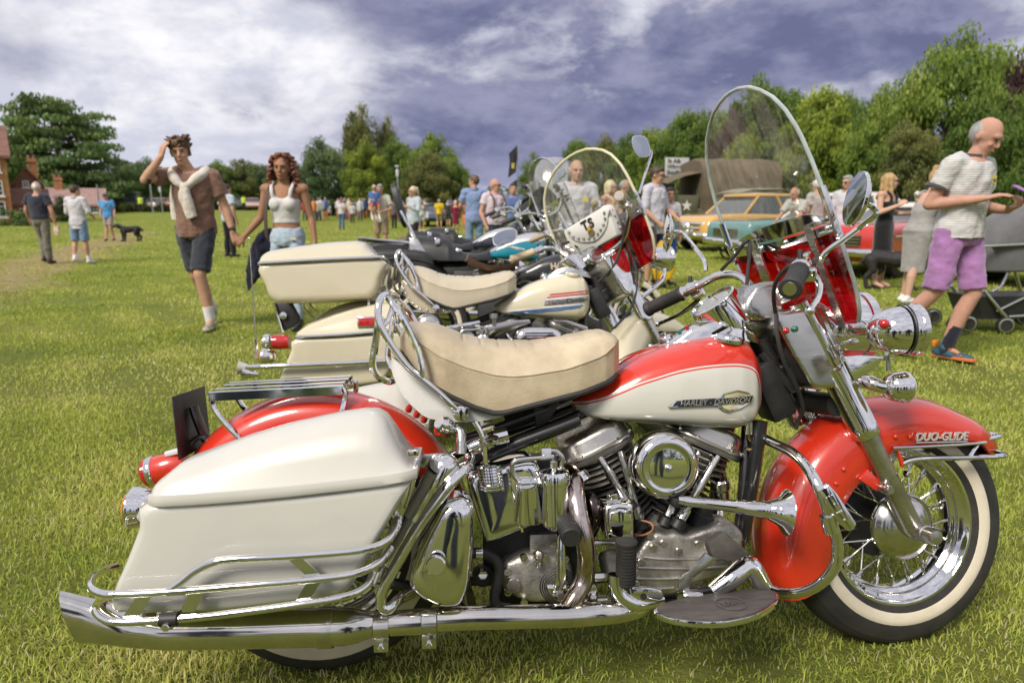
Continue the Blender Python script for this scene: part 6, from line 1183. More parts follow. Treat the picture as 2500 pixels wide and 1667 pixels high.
# ================================================================ modern cruisers further along the row
def cruiser(mtx, label, paint, paint2, seatm, sissy=False, bags=None, fairing=None, screen=False, st=25, letters=None, grip=RUBBER, solo=False, rack=False, ww=False, fend=None, lowseat=0., bars=0., size=1.):
    r = thing('motorcycle', label, 'motorcycle', mtx @ Matrix.Scale(size, 4), 'motorcycles parked side by side on the grass'); S = steer(st); fend = fend or paint
    wheel(r, V(.0, 0, .32), None, 0, ww, True, .32, detailed=False); wheel(r, V(1.58, 0, .32), S, 24, ww, True, .32, detailed=False)
    fender(r, V(0, 0, .32), None, fend, lambda a: .385, lambda a: .31, .10, R(20), R(170), 24, name='rear_fender', crown=.06); fender(r, V(1.58, 0, .32), S, fend, lambda a: .365, lambda a: .29, .085, R(45), R(165), 24, name='front_fender', crown=.06)
    # tank: lower colour and upper colour
    TS = [(x, .60 + (zt - .60) * 1.02, zb, w * 1.05) for x, zt, zb, w in TANKST]
    for s in (-1, 1):
        b = MB(); b.loft([tank_section(t, s) for t in TS]); b.build('fuel_tank', paint, r, 60)
    if paint2:
        for s in (-1, 1):
            rr = []
            for t in TS[4:-2]:
                sec = [p for p in tank_section(t, s, 72) if abs(p.y) > .02]; sec = [p for p in sec if p.z > t[2] + (t[1] - t[2]) * .66]; sec.sort(key=lambda p: abs(p.y)); sec = (sec + [sec[-1]] * 9)[:9] if len(sec) < 9 else [sec[int(i * (len(sec) - 1) / 8)] for i in range(9)]
                rr.append([p + V(0, s * .003, .003) for p in sec])
            MB().loft(rr, False, False).build('tank_top_panel', paint2, r, 60)
    if letters:
        for i, (w, z) in enumerate(letters):
            t_ = text('tank_lettering', w, CREAM, r, facing(V(1.0 + i * .03, -.17, z), (1, 0, .12), (0, 0, 1)), .06, .001, 0, .003, .95)
    MB().loft([[V(x, y * w, z) for y in (-1, -.6, 0, .6, 1)] for x, z, w in ((.86, .80, .02), (.95, .86, .05), (1.05, .89, .06), (1.12, .86, .04))], False, False).build('dash', CHROME, r)
    # seat
    if solo:
        prof = [(.30, .80, .13), (.36, .765, .16), (.44, .735, .17), (.52, .73, .15), (.58, .745, .10), (.64, .765, .06), (.68, .775, .04)]
        rr = [[V(x, y * w, z - .01 + .035 * abs(y) ** 3 + (.0 if abs(y) < 1 else 0)) for y in np.linspace(-1, 1, 13)] + [V(x, y * w * .95, z - .045 + .03 * abs(y) ** 3) for y in np.linspace(1, -1, 13)] for x, z, w in prof]
        so = MB().loft(rr).build('saddle', seatm, r, 50)
        MB().loft([[V(.285 + .012 * math.cos(a) + .02 * t, .15 * math.sin(a * .5 + 0) * (1 if k else 1) * math.cos(0) * (-1 + 2 * a / math.pi), .80 + .06 * t * math.sin(a)) for a in np.linspace(0, math.pi, 13)] for k, t in enumerate((0, .6, 1))], False, False).build('saddle_back', seatm, so, 50)
        for s in (-1, 1):
            pr = []
            for i in range(60): a = i / 60 * 2 * math.pi * 5; pr.append(V(.36 + .022 * math.cos(a), s * .12 + .022 * math.sin(a), .60 + .13 * i / 60))
            MB().tube(pr, .004, 5).build('saddle_spring', CHROME, r)
    else:
        prof = [(.02, .80, .10), (.06, .825, .15), (.20, .82, .165), (.30, .815, .17), (.34, .80, .175), (.37, .76, .17), (.45, .70, .165), (.55, .685, .15), (.63, .70, .12), (.70, .745, .08), (.74, .775, .05)]
        rr = []
        for x, z, w in [tuple(np.array(prof[i]) * (1 - t) + np.array(prof[i + 1]) * t) for i in range(len(prof) - 1) for t in (0, .25, .5, .75)] + [prof[-1]]:
            zb = .62 + .10 * max(0, (.3 - x)) + .1 * max(0, x - .55); z = max(z - lowseat, zb + .03)
            rr.append([V(x, -w, zb)] + [V(x, w * y, z - (z - zb) * .55 * abs(y) ** 4) for y in np.linspace(-1, 1, 15)] + [V(x, w, zb)])
        so = MB().loft(rr).build('seat', seatm, r, 50)
        MB().loft([[V(x, w * y * 1.012, z + .004 - .075 * abs(y) ** 4) for y in np.linspace(-1, 1, 13)] for x, z, w in ((.235, .818, .168), (.262, .817, .169))], False, False).build('seat_strap', seatm, so); MB().box(V(.25, -.165, .772), (.04, .008, .05)).build('strap_buckle', CHROME, so, bevel=.004)
        MB().ball(V(.42, -.172, .70), (.025, .004, .015), 10, 6).build('seat_medallion', CHROME, so)
    if sissy:
        for s in (-1, 1): MB().tube([V(.10, s * .15, .72), V(.04, s * .15, .86), V(-.04, s * .13, 1.02)], .010, 8, 3).build('sissy_bar', CHROME, r); MB().prism([V(.02, s * .165, .62), V(.20, s * .165, .62), V(.09, s * .165, .80), V(.03, s * .165, .80)], (0, .006, 0)).build('side_plate', STEEL, r, bevel=.003)
        P_ = cr([V(-.02, -.10, .93), V(-.06, -.125, 1.08), V(-.10, -.10, 1.22), V(-.115, 0, 1.25), V(-.10, .10, 1.22), V(-.06, .125, 1.08), V(-.02, .10, .93), V(-.01, 0, .91)], 3, True); c = sum(P_, Vector()) / len(P_); nn = V(.95, 0, .3)
        MB().loft([[c + (p - c) * .8 - nn * .028 for p in P_], [p - nn * .018 for p in P_], [p + nn * .018 for p in P_], [c + (p - c) * .8 + nn * .028 for p in P_]]).build('backrest_pad', seatm, r)
    if rack:
        for y in (-.12, -.06, 0, .06, .12): MB().tube([V(-.36, y, .80), V(-.05, y, .785), V(.06, y, .76)], .0065, 6, 2).build('rack_bar', CHROME, r)
        MB().tube([V(.06, -.14, .76), V(-.30, -.15, .80), V(-.38, -.12, .805), V(-.38, .12, .805), V(-.30, .15, .80), V(.06, .14, .76)], .008, 6, 3).build('rack_bar', CHROME, r); MB().box(V(-.22, -.2, .66), (.12, .02, .03)).build('marker_lamp', LENSA, r, bevel=.004)
    if bags:
        ol = cr([V(-.42, 0, .52), V(-.40, 0, .62), V(-.25, 0, .685), V(-.05, 0, .70), V(.14, 0, .685), V(.21, 0, .64), V(.22, 0, .55), V(.16, 0, .36), V(.0, 0, .31), V(-.34, 0, .33), V(-.42, 0, .42)], 3, True)
        for s in (-1, 1):
            b = MB(); b.pillow(ol, -.40, -.17, .045, 4, True); b.v = [V(p.x, -s * p.y, p.z) for p in b.v]; sb = b.build('saddlebag', bags, r, 50)
            MB().tube([V(-.40, s * .402, .575), V(-.2, s * .408, .615), V(.05, s * .408, .62), V(.21, s * .40, .585)], .006, 6, 3).build('bag_seam', SATIN, sb); MB().loft([[V(.02 + .06 * a, s * .404, .535 + .026 * b_) for a, b_ in ((-1, 0), (0, 1), (1, 0), (0, -1))], [V(.02 + .06 * a, s * .407, .535 + .026 * b_) for a, b_ in ((-1, 0), (0, 1), (1, 0), (0, -1))]]).build('bag_emblem', CHROME, sb)
    # engine block, exhaust, fork, bars
    MB().lathe([(.03, -.13), (.13, -.12), (.15, -.08), (.15, .09), (.12, .13), (.03, .14)], V(.88, 0, .27), (0, 1, 0), 28).build('crankcase', STEEL, r, 40)
    for a in (-23, 23):
        ax = V(math.sin(R(a)), 0, math.cos(R(a))); pf = [(.05, .1)]
        for i in range(9): pf += [(.06, .12 + i * .02), (.085, .123 + i * .02), (.085, .130 + i * .02), (.06, .134 + i * .02)]
        MB().lathe(pf, V(.88, 0, .26), ax, 20).build('cylinder', IRON, r, 30); MB().box(V(.88, 0, .26) + ax * .32, (.16, .17, .06), ax.to_track_quat('Z', 'X').to_matrix()).build('rocker_cover', CHROME, r, bevel=.02)
    MB().lathe([(.02, 0), (.09, .01), (.1, .03), (.09, .06), (.05, .07), (.0003, .072)], V(.88, -.13, .53), (0, -1, 0), 24).build('air_cleaner', CHROME, r)
    MB().tube([V(1.0, -.14, .45), V(1.02, -.19, .3), V(.8, -.21, .2), V(.3, -.22, .2), V(-.35, -.24, .24)], [.022, .024, .026, .042, .045], 12, 4).build('exhaust', CHROME, r); MB().box(V(.55, 0, .40), (.36, .22, .3)).build('gearbox', SATIN, r, bevel=.02)
    f = MB(); f.tube([V(.1, 0, .6), V(.6, 0, .62), V(1.15, 0, .82), V(1.08, 0, .3), V(.9, 0, .14), V(.3, 0, .16), V(.0, 0, .32)], .022, 8, 3); f.build('frame', BLACK, r)
    for s in (-1, 1): MB(S).tube([V(1.58, s * .11, .32), V(1.40, s * .11, .64), V(1.20, s * .11, 1.0)], [.03, .027, .024], 12).build('fork_leg', CHROME, r)
    MB(S).lathe([(.02, -.1), (.07, -.07), (.09, 0), (.095, .03), (.08, .05), (.0003, .06)], V(1.38, 0, .90), (1, 0, 0), 24).build('headlamp', CHROME, r)
    hb = [V(1.20, 0, 1.02), V(1.22, .1, 1.04), V(1.19, .2, 1.10 + bars), V(1.12, .28, 1.12 + bars), V(.98, .42, 1.07 + bars)]; MB(S).tube([V(p.x, -p.y, p.z) for p in hb[:0:-1]] + hb, .013, 8, 4).build('handlebar', CHROME, r)
    for s in (-1, 1):
        e, d = V(.98, s * .42, 1.07 + bars), V(-.14, s * .14, -.05).normalized(); MB(S).lathe([(.016, -.12), (.02, -.11), (.018, -.01), (.021, 0), (.0003, .006)], e, d, 14).build('grip', grip, r); MB(S).box(e - d * .15, (.06, .05, .05)).build('switch_housing', CHROME, r, bevel=.008); MB(S).tube([e - d * .15 + V(.04, 0, 0), e - d * .08 + V(.06, 0, -.01), e + V(.05, 0, -.02)], .007, 6, 2).build('lever', CHROME, r)
        if bags and not fairing: mirror(r, S, V(1.10, s * .34, 1.22 + bars), V(-.97, s * .1, .1), [e - d * .15, V(1.12, s * .34, 1.15 + bars), V(1.11, s * .34, 1.2 + bars)], .058, 'cut')
    if fairing:
        rr = [[V(1.42 - .55 * abs(y) ** 2 * .45 + dx, y, z) for y in np.linspace(-hw_, hw_, 17)] for z, hw_, dx in ((.82, .12, -.02), (.90, .27, .02), (1.0, .34, .03), (1.10, .35, .0), (1.18, .31, -.06), (1.22, .24, -.10))]
        MB(S).loft(rr + [[p + V(-.02, 0, 0) for p in row] for row in rr[::-1]], False, False).build('fairing', fairing, r, 60); MB(S).loft([[V(1.33 - .25 * y * y - (z - 1.22) * .6, y, z) for y in np.linspace(-w, w, 9)] for z, w in ((1.20, .25), (1.30, .23), (1.36, .16))], False, False).build('fairing_screen', CLEAR, r, 60)
        MB(S).box(V(1.30, 0, 1.05), (.12, .36, .20)).build('instrument_panel', SATIN, r, bevel=.03)
    if screen: windshield(r, S, CHROME, False, 1.36, 22, .5, .95)
    return r
TEAL = mat('teal_paint', (.0, .20, .28), .25, 0, 1.); SILV = mat('silver_paint', (.55, .55, .57), .3, .6, .8); NAVY = mat('navy_paint', (.02, .024, .04), .25, 0, 1.); WHT = mat('pearl_white', (.62, .63, .64), .3, 0, 1.)
cruiser(frame(-.62, 4.95, 4, 8), 'old black motorcycle with sprung brown saddle and cream front fender, third in the row', BLACK, None, BRNL, solo=True, letters=(('HARLEY', .755), ('DAVIDSON', .685)), ww=True, fend=CREAM, grip=mat('tan_grip', (.36, .26, .13), .5), st=30)
cruiser(frame(-.95, 6.2, 4, 8), 'teal and silver motorcycle with tall backrest and black saddlebags, fourth in the row', TEAL, SILV, BLKL, sissy=True, bags=SATIN, rack=True, screen=True, st=30, fend=SATIN, size=1.12)
cruiser(frame(-1.2, 7.7, 4, 8), 'navy and silver motorcycle with dark fairing and black seat, fifth in the row', NAVY, SILV, BLKL, bags=SATIN, fairing=NAVY, st=28, bars=.04, size=1.13)
cruiser(frame(-1.15, 9.2, 4, 8), 'farthest motorcycle of the row with low black seat and brown leather bag', SATIN, None, BLKL, bags=BRNL, st=28, size=1.12)
# ---------------------------------------------------------------- people
def cap(b, a, c, ra, rc, n=12, e0=True, e1=True, sx=1., ux=None):
    """tapered capsule a -> c"""
    a, c = Vector(a), Vector(c); ax = c - a; L_ = ax.length
    if L_ < 1e-5: return b
    w = ax / L_; u = Vector(ux) - w * Vector(ux).dot(w) if ux is not None else basis(w)[0]; u.normalize(); v = w.cross(u); rings = []
    def ring(p, r): return [p + (u * math.cos(t) * sx + v * math.sin(t)) * max(r, 1e-4) for t in (2 * math.pi * k / n for k in range(n))]
    if e0: rings += [ring(a - w * ra * math.cos(t), ra * math.sin(t)) for t in (.15, .5, .95)]
    rings += [ring(a, ra), ring(c, rc)]
    if e1: rings += [ring(c + w * rc * math.cos(t), rc * math.sin(t)) for t in (.95, .5, .15)]
    return b.loft(rings)
def ell(b, rows, n=20, fr=None):
    """stack of horizontal ellipses: (x, y, z, rx, ry)"""
    rings = [[V(x + rx * math.cos(t), y + ry * math.sin(t), z) for t in (2 * math.pi * k / n for k in range(n))] for x, y, z, rx, ry in rows]
    if fr: rings = [[fr @ p for p in r] for r in rings]
    return b.loft(rings)
FOLDS = bpy.data.textures.new('folds', 'CLOUDS'); FOLDS.noise_scale = .09; FOLDS.noise_depth = 2
SHAG = bpy.data.textures.new('shag', 'CLOUDS'); SHAG.noise_scale = .05; SHAG.noise_depth = 3
def fuse(b, name, m, parent, vox, smooth=4, fold=0., tex=None):
    o = b.build(name, m, parent, 0); md = o.modifiers.new('fuse', 'REMESH'); md.mode = 'VOXEL'; md.voxel_size = vox; md.use_smooth_shade = True
    if smooth: sm = o.modifiers.new('smooth', 'SMOOTH'); sm.factor = .5; sm.iterations = smooth
    if fold: d = o.modifiers.new('folds', 'DISPLACE'); d.texture = tex or FOLDS; d.strength = fold; d.mid_level = .5; d.texture_coords = 'LOCAL'
    return o
SKIN = {k: mat('skin_' + k, c, .58, var=.10, vsc=18, sub=.06, spec=.25, bump=.2, bsc=90) for k, c in dict(fair=(.50, .29, .20), tan=(.47, .27, .18), ruddy=(.49, .27, .20), brown=(.32, .165, .095), pale=(.55, .34, .25)).items()}
def cloth(name, c, v=.12): return mat('cloth_' + name, c, .9, var=v, vsc=9, bump=.6, bsc=22, spec=.1, sheen=.3)
EYE = mat('eye_dark', (.03, .02, .015), .25); LIPS = mat('lips', (.34, .12, .10), .5); LENS = mat('dark_lens', (.012, .012, .014), .12, 0, .8)
HAIRM = {k: mat('hair_' + k, c, .55, var=.35, vsc=30, bump=.6, bsc=70, stretch=(1, 1, .25)) for k, c in dict(dark=(.045, .028, .018), brown=(.10, .055, .03), auburn=(.15, .05, .024), blond=(.42, .27, .12), pale=(.62, .52, .34), grey=(.30, .29, .28), white=(.55, .53, .50), ginger=(.30, .14, .05)).items()}
DEF = dict(hipL=(.092, 0, .93), kneeL=(.10, -.02, .50), ankL=(.105, .02, .085), shL=(.185, .01, 1.415), elL=(.225, .03, 1.13), wrL=(.225, -.05, .885), head=(0, -.025, 1.607), lean=(0, 0, 0))
for k in ('hip', 'knee', 'ank', 'sh', 'el', 'wr'): DEF[k + 'R'] = tuple(c * (-1 if i == 0 else 1) for i, c in enumerate(DEF[k + 'L']))
def person(label, pos, heading=0., H=1.75, pose=None, skin='fair', top=None, bottom=None, shoe=None, sock=None, hair=('short', 'dark'), head=(0, 0, 0), vox=.016, fat=1., extra=None, feet=(0, 0), fem=False, glasses=False, group='visitors on the lawn', hands=None):
    """heading 0 looks at the camera; +90 looks towards picture right. top = (kind, material, hem z, sleeve 0..1); bottom = (kind, material, leg end z)"""
    P = dict(DEF); P.update(pose or {}); J = {k: Vector(v) for k, v in P.items()}; near = vox < .011
    root = thing('person', label, 'person', Matrix.Translation(pos) @ Matrix.Rotation(R(heading), 4, 'Z') @ Matrix.Scale(H / 1.75, 4), group)
    sk = SKIN[skin]; b = MB(); f = fat; ln = J['lean']; cz = lambda z: ln * max(0, (z - .95) / .5)
    sw = .92 if fem else 1.
    spine = [(z, rx * f, ry * f * (1.15 if f > 1.1 and .95 < z < 1.3 else 1)) for z, rx, ry in (((.84, .13, .095), (.90, .172, .12), (.96, .172, .12), (1.04, .138, .10), (1.12, .125, .095), (1.22, .142, .115), (1.30, .152, .118), (1.38, .150, .095), (1.43, .125, .075), (1.46, .07, .06)) if fem else ((.84, .12, .09), (.90, .155, .112), (.98, .155, .112), (1.08, .145, .104), (1.20, .160, .112), (1.30, .172, .118), (1.38, .172, .104), (1.43, .140, .08), (1.465, .075, .062)))]
    row = lambda z, rx, ry, o_=0.: (cz(z).x, cz(z).y + .0, z + cz(z).z, rx + o_, ry + o_)
    if fem: [b.ball(V(s * .068, -.085, 1.265) + cz(1.26), (.062, .055, .062), 12, 8) for s in (-1, 1)]
    ell(b, [row(*q) for q in spine]); hd = J['head']; nk = Vector((cz(1.45).x, cz(1.45).y, 1.45 + cz(1.45).z))
    cap(b, nk - V(0, -.01, .05), hd + V(0, .02, -.07), .066 * f ** .5, .054)
    HM = Matrix.Translation(hd) @ Euler((R(head[1]), R(head[2]), R(head[0])), 'XYZ').to_matrix().to_4x4(); h = MB(HM); g = b.T; b.T = HM
    b.ball((0, .010, .018), (.076, .096, .106), 16, 10); b.ball((0, -.030, -.045), (.058, .062, .082), 14, 9); b.ball((0, -.060, -.092), (.034, .030, .026), 10, 7); b.ball((0, -.072, .030), (.055, .024, .022), 10, 7)
    cap(b, (0, -.088, .012), (0, -.106, -.026), .010, .0155, 8); b.ball((0, -.086, -.060), (.024, .014, .013), 8, 6)
    for s in (-1, 1): b.ball((s * .077, .012, -.008), (.011, .021, .032), 8, 6); b.ball((s * .034, -.068, -.03), (.022, .02, .02), 8, 6)
    b.T = g
    for s in 'LR':
        sg = 1 if s == 'L' else -1; hip, kn, an = J['hip' + s], J['knee' + s], J['ank' + s]; sh, el, wr = J['sh' + s] + cz(1.41), J['el' + s], J['wr' + s]
        cap(b, hip + V(0, 0, .0), kn, .086 * f ** .6, .056); ca = kn.lerp(an, .32) + V(0, .014, 0); cap(b, kn, ca, .053, .058); cap(b, ca, an, .057, .036)
        fd = V(math.sin(R(feet[0] if s == 'L' else feet[1])), -math.cos(R(feet[0] if s == 'L' else feet[1])), 0)
        cap(b, an, an + fd * .13 + V(0, 0, -.045), .035, .026)
        cap(b, (sh.x * .75, sh.y, sh.z - .01), sh, .07 * f ** .5, .058 * f ** .5); cap(b, sh, el, .052 * sw * f ** .5, .040 * sw); fm = el.lerp(wr, .3); cap(b, el, fm, .041 * sw, .043 * sw); cap(b, fm, wr, .042 * sw, .027 * sw)
        hv = (hands or {}).get(s); dr = Vector(hv[0]).normalized() if hv else (wr - el).normalized(); nn = Vector(hv[1]) if hv else V(-sg, 0, 0); nn = (nn - dr * nn.dot(dr)).normalized(); sd_ = dr.cross(nn); curl = hv[2] if hv and len(hv) > 2 else .45
        if near:
            for k, (o_, l_) in enumerate(((-.030, .058), (-.010, .072), (.010, .078), (.029, .068))):
                k0 = wr + dr * .085 + sd_ * o_; cap(b, wr + dr * .012 + sd_ * o_ * .6, k0, .017, .0125, 8); d1 = (dr * math.cos(curl) + nn * math.sin(curl)); d2 = (dr * math.cos(curl * 2.2) + nn * math.sin(curl * 2.2)); k1 = k0 + d1 * l_ * .55; cap(b, k0, k1, .0098, .009, 8); cap(b, k1, k1 + d2 * l_ * .5, .009, .008, 8)
            t0 = wr + dr * .03 + sd_ * .028; t1 = t0 + (dr * .7 + sd_ * .65 + nn * .35).normalized() * .04; cap(b, t0, t1, .014, .011, 8); cap(b, t1, t1 + (dr * .9 + sd_ * .2 + nn * .5).normalized() * .032, .0105, .009, 8)
        else:
            cap(b, wr, wr + dr * .075, .027, .036, 10, sx=.55, ux=nn); cap(b, wr + dr * .08, wr + dr * .12 + nn * .02, .030, .022, 10, sx=.55, ux=nn); cap(b, wr + dr * .03 + sd_ * .025, wr + dr * .075 + sd_ * .045 + nn * .01, .012, .010, 8)
    body = fuse(b, 'body', sk, root, vox, 3)
    # face
    fz = MB(HM)
    for s in (-1, 1):
        if not glasses: MB(HM).ball((s * .030, -.086, .006), (.0105, .008, .0052), 8, 6).build('eye', EYE, root)
        MB(HM).tube([V(s * .014, -.096, .024), V(s * .032, -.0955, .029), V(s * .05, -.082, .024)], .0032, 6).build('eyebrow', HAIRM[hair[1]] if hair[0] != 'bald' else HAIRM['grey'], root)
    MB(HM).ball((0, -.0975, -.062), (.0225, .008, .0062), 8, 6).build('mouth', LIPS, root)
    if glasses:
        gl = MB(HM)
        for s in (-1, 1): gl.ball((s * .034, -.098, .008), (.027, .010, .019), 10, 7); gl.tube([V(s * .058, -.09, .012), V(s * .082, -.03, .014), V(s * .082, .02, .008)], .0035, 5)
        gl.build('sunglasses', LENS if glasses is True else SATIN, root)
    # hair
    k, hm = hair[0], HAIRM.get(hair[1], None); hb = MB(HM)
    if k in ('short', 'side', 'curly', 'long', 'pony', 'bun', 'bob', 'tousled', 'back'):
        hb.ball((0, .022, .030), (.082, .098, .104), 18, 12)
        if k == 'side': hb = MB(HM); hb.ball((0, .034, .010), (.0795, .081, .086), 18, 12)
        if k in ('short', 'tousled', 'back'): hb.ball((0, -.045, .092), (.060, .045, .028), 12, 8)
        if k == 'tousled':
            r_ = random.Random(3)
            for i in range(90):
                a, z = r_.uniform(0, 6.28), r_.uniform(.04, .125); q = V(.078 * math.cos(a) * (1.12 - z * 2.2), .018 + .092 * math.sin(a) * (1.12 - z * 2.2), z); cap(hb, q, q + V(q.x * .22 + r_.uniform(-.02, .02), (q.y - .02) * .2 + r_.uniform(-.02, .02), .012 + r_.uniform(0, .016)), .018, .010, 6)
            for s in (-1, 1): hb.ball((s * .074, .02, .0), (.014, .05, .045), 10, 8)
        if k == 'curly':
            r_ = random.Random(5)
            for i in range(430):
                a = r_.uniform(-.55, 3.7); z = r_.uniform(-.25, .12); rr = .088 + .048 * math.sin(max(0, min(1, (.12 - z) / .3)) * 2.4) + r_.uniform(-.012, .02)
                hb.ball((rr * math.cos(a), .03 + rr * .95 * math.sin(a), z), r_.uniform(.011, .021), 7, 5)
            for i in range(30): a = r_.uniform(0, 6.28); hb.ball((.06 * math.cos(a), .02 + .07 * math.sin(a), .125 + r_.uniform(-.02, .012)), r_.uniform(.018, .028), 7, 5)
        if k == 'long':
            for s in (-1, 1): cap(hb, (s * .068, .0, .06), (s * .085, -.01, -.22), .038, .034); cap(hb, (s * .06, .06, .05), (s * .075, .06, -.26), .045, .04)
            cap(hb, (0, .075, .04), (0, .085, -.27), .06, .05)
        if k == 'bob': [cap(hb, (s * .07, .012, .04), (s * .072, .012, -.07), .035, .034) for s in (-1, 1)]; cap(hb, (0, .07, .03), (0, .07, -.08), .06, .052)
        if k == 'pony': hb.ball((0, .115, .075), .03, 10, 8); cap(hb, (0, .125, .08), (0, .165, -.10), .034, .018)
        if k == 'bun': hb.ball((0, .075, .125), (.048, .048, .044), 10, 8); hb.ball((0, .02, .05), (.086, .1, .1), 12, 8)
        # keep the face clear
        hb.v = [p for p in hb.v]
        fuse(hb, 'hair', hm, root, max(.0065, vox * .7), 1, .016 if k in ('curly', 'tousled', 'long', 'pony', 'bun') else .006, SHAG)
    if k == 'cap':
        cm = hair[2]; hb.ball((0, .006, .045), (.086, .104, .085), 18, 10); hb.v = hb.v; c_ = fuse(hb, 'cap', cm, root, .009, 1)
        br = MB(HM); br.loft([[V(x, -.085 - .075 * math.cos(x * 17), .048 + z - .02 * (1 - math.cos(x * 17))) for x in np.linspace(-.075, .075, 9)] + [V(x, -.06, .055 + z) for x in np.linspace(.075, -.075, 9)] for z in (0, .008)]); br.build('cap_peak', cm, root)
        h2 = MB(HM); h2.ball((0, .035, -.005), (.080, .074, .06), 12, 8); fuse(h2, 'hair', HAIRM[hair[1]], root, .01, 1)
    # clothes
    if top:
        kind, tm, hem, slv = top[:4]; c = MB(); ofs = .016 if kind not in ('tank', 'dress') else .007
        rows = []
        for z, rx, ry in spine:
            if z < hem or z > (1.36 if kind in ('tank', 'dress') else 1.455): continue
            fl = max(0, (1.2 - z)) * (.10 if kind in ('tee', 'shirt', 'polo') else 0.)
            rows.append(row(z, rx + ofs + fl * .5, ry + ofs + fl * .45))
        z0, rx0, ry0 = spine[0] if hem <= spine[0][0] else next(q for q in reversed(spine) if q[0] <= hem)
        fl = max(0, (1.2 - hem)) * (.10 if kind in ('tee', 'shirt', 'polo') else 0.); rx0, ry0 = (np.interp(hem, [q[0] for q in spine], [q[1] for q in spine]), np.interp(hem, [q[0] for q in spine], [q[2] for q in spine]))
        rows.insert(0, row(hem, rx0 + ofs + fl * .55, ry0 + ofs + fl * .5))
        if kind == 'dress':
            hz = top[2]; rows = [row(q[0], q[1] + .007, q[2] + .007) for q in spine if .9 <= q[0] <= 1.36]; kx = [(J['kneeL'] + J['kneeR']) / 2]; m_ = kx[0]
            rows = [(m_.x, m_.y, hz, top[4] if len(top) > 4 else .15, .13), (m_.x * .6, m_.y * .6, (hz + .9) / 2, .165, .135)] + rows
        if kind in ('tank', 'dress'): rows.append(row(1.365, .125 * f, .085 * f))
        ell(c, rows, 24)
        if fem: [c.ball(V(s * .068, -.088, 1.265) + cz(1.26), (.070, .060, .070), 12, 8) for s in (-1, 1)]
        for s in 'LR':
            sh, el, wr = J['sh' + s] + cz(1.41), J['el' + s], J['wr' + s]; sg = 1 if s == 'L' else -1
            if slv > 0:
                cap(c, (sh.x * .6 + cz(1.41).x * .4, sh.y, sh.z), sh, .078 * f ** .5, .068 * f ** .5); e = sh.lerp(el, min(1, slv)); rw = .074 if kind != 'polo' else .068
                cap(c, sh, e, .068 * f ** .5, (rw if slv < .95 else .055) * f ** .3, 14, True, slv > .95)
                if slv > 1: e2 = el.lerp(wr, slv - 1); cap(c, el, e2, .055, .046, 12, True, False)
            else: o_ = cz(1.41); c.tube([V(sg * .085, -.105 * f, 1.33) + o_, V(sg * .093, -.103 * f, 1.385) + o_, V(sg * .105, -.07, 1.438) + o_, V(sg * .108, -.01, 1.476) + o_, V(sg * .108, .05, 1.458) + o_, V(sg * .095, .112 * f, 1.35) + o_], .020, 8, 4)
        tp_ = fuse(c, dict(tank='vest_top', dress='dress').get(kind, 'shirt'), tm, root, max(.009, vox * .85), 3, .032 if kind in ('tee', 'shirt', 'polo') else .010)
        if kind in ('shirt', 'polo'):
            cm = top[4] if len(top) > 4 else tm; cl = MB(); n0 = nk + V(0, .0, .0)
            for s in (-1, 1): cl.loft([[n0 + V(s * .072 * math.sin(a), -.072 * math.cos(a) + .01, z + .02 * (1 - math.cos(a)) * .5) for a in np.linspace(.25, math.pi, 9)] for z in (-.015, .028)], False, False); cl.loft([[n0 + V(s * (.072 + .012) * math.sin(a), -.084 * math.cos(a) + .01, z + .02 * (1 - math.cos(a)) * .5) for a in np.linspace(.15, math.pi, 9)] for z in (.028, -.022)], False, False)
            cl.build('collar', cm, root)
    if bottom:
        kind, bm_, lz = bottom[:3]; c = MB(); wz = bottom[3] if len(bottom) > 3 else 1.0
        ell(c, [row(z, np.interp(z, [q[0] for q in spine], [q[1] for q in spine]) + .012, np.interp(z, [q[0] for q in spine], [q[2] for q in spine]) + .012) for z in (.85, .90, .95, wz)], 24)
        for s in 'LR':
            hip, kn, an = J['hip' + s], J['knee' + s], J['ank' + s]
            if kind == 'shorts': t = min(1, max(.3, (hip.z - lz) / max(.05, hip.z - kn.z))); cap(c, hip + V(0, 0, .02), hip.lerp(kn, t), .100 * f ** .6, .088, 16, True, False)
            elif kind == 'trousers':
                cap(c, hip + V(0, 0, .02), kn, .098 * f ** .6, .074, 16); ca = kn.lerp(an, .32) + V(0, .014, 0); cap(c, kn, ca, .074, .074, 16); cap(c, ca, kn.lerp(an, .96) + V(0, -.01, 0), .074, .064, 16, True, False)
            elif kind == 'slim': cap(c, hip + V(0, 0, .02), kn, .092 * f ** .6, .062, 16); ca = kn.lerp(an, .32) + V(0, .014, 0); cap(c, kn, ca, .062, .066, 14); cap(c, ca, kn.lerp(an, .96), .065, .046, 14, True, False)
        fuse(c, {'shorts': 'shorts'}.get(kind, 'trousers'), bm_, root, max(.010, vox * .85), 3, .030)
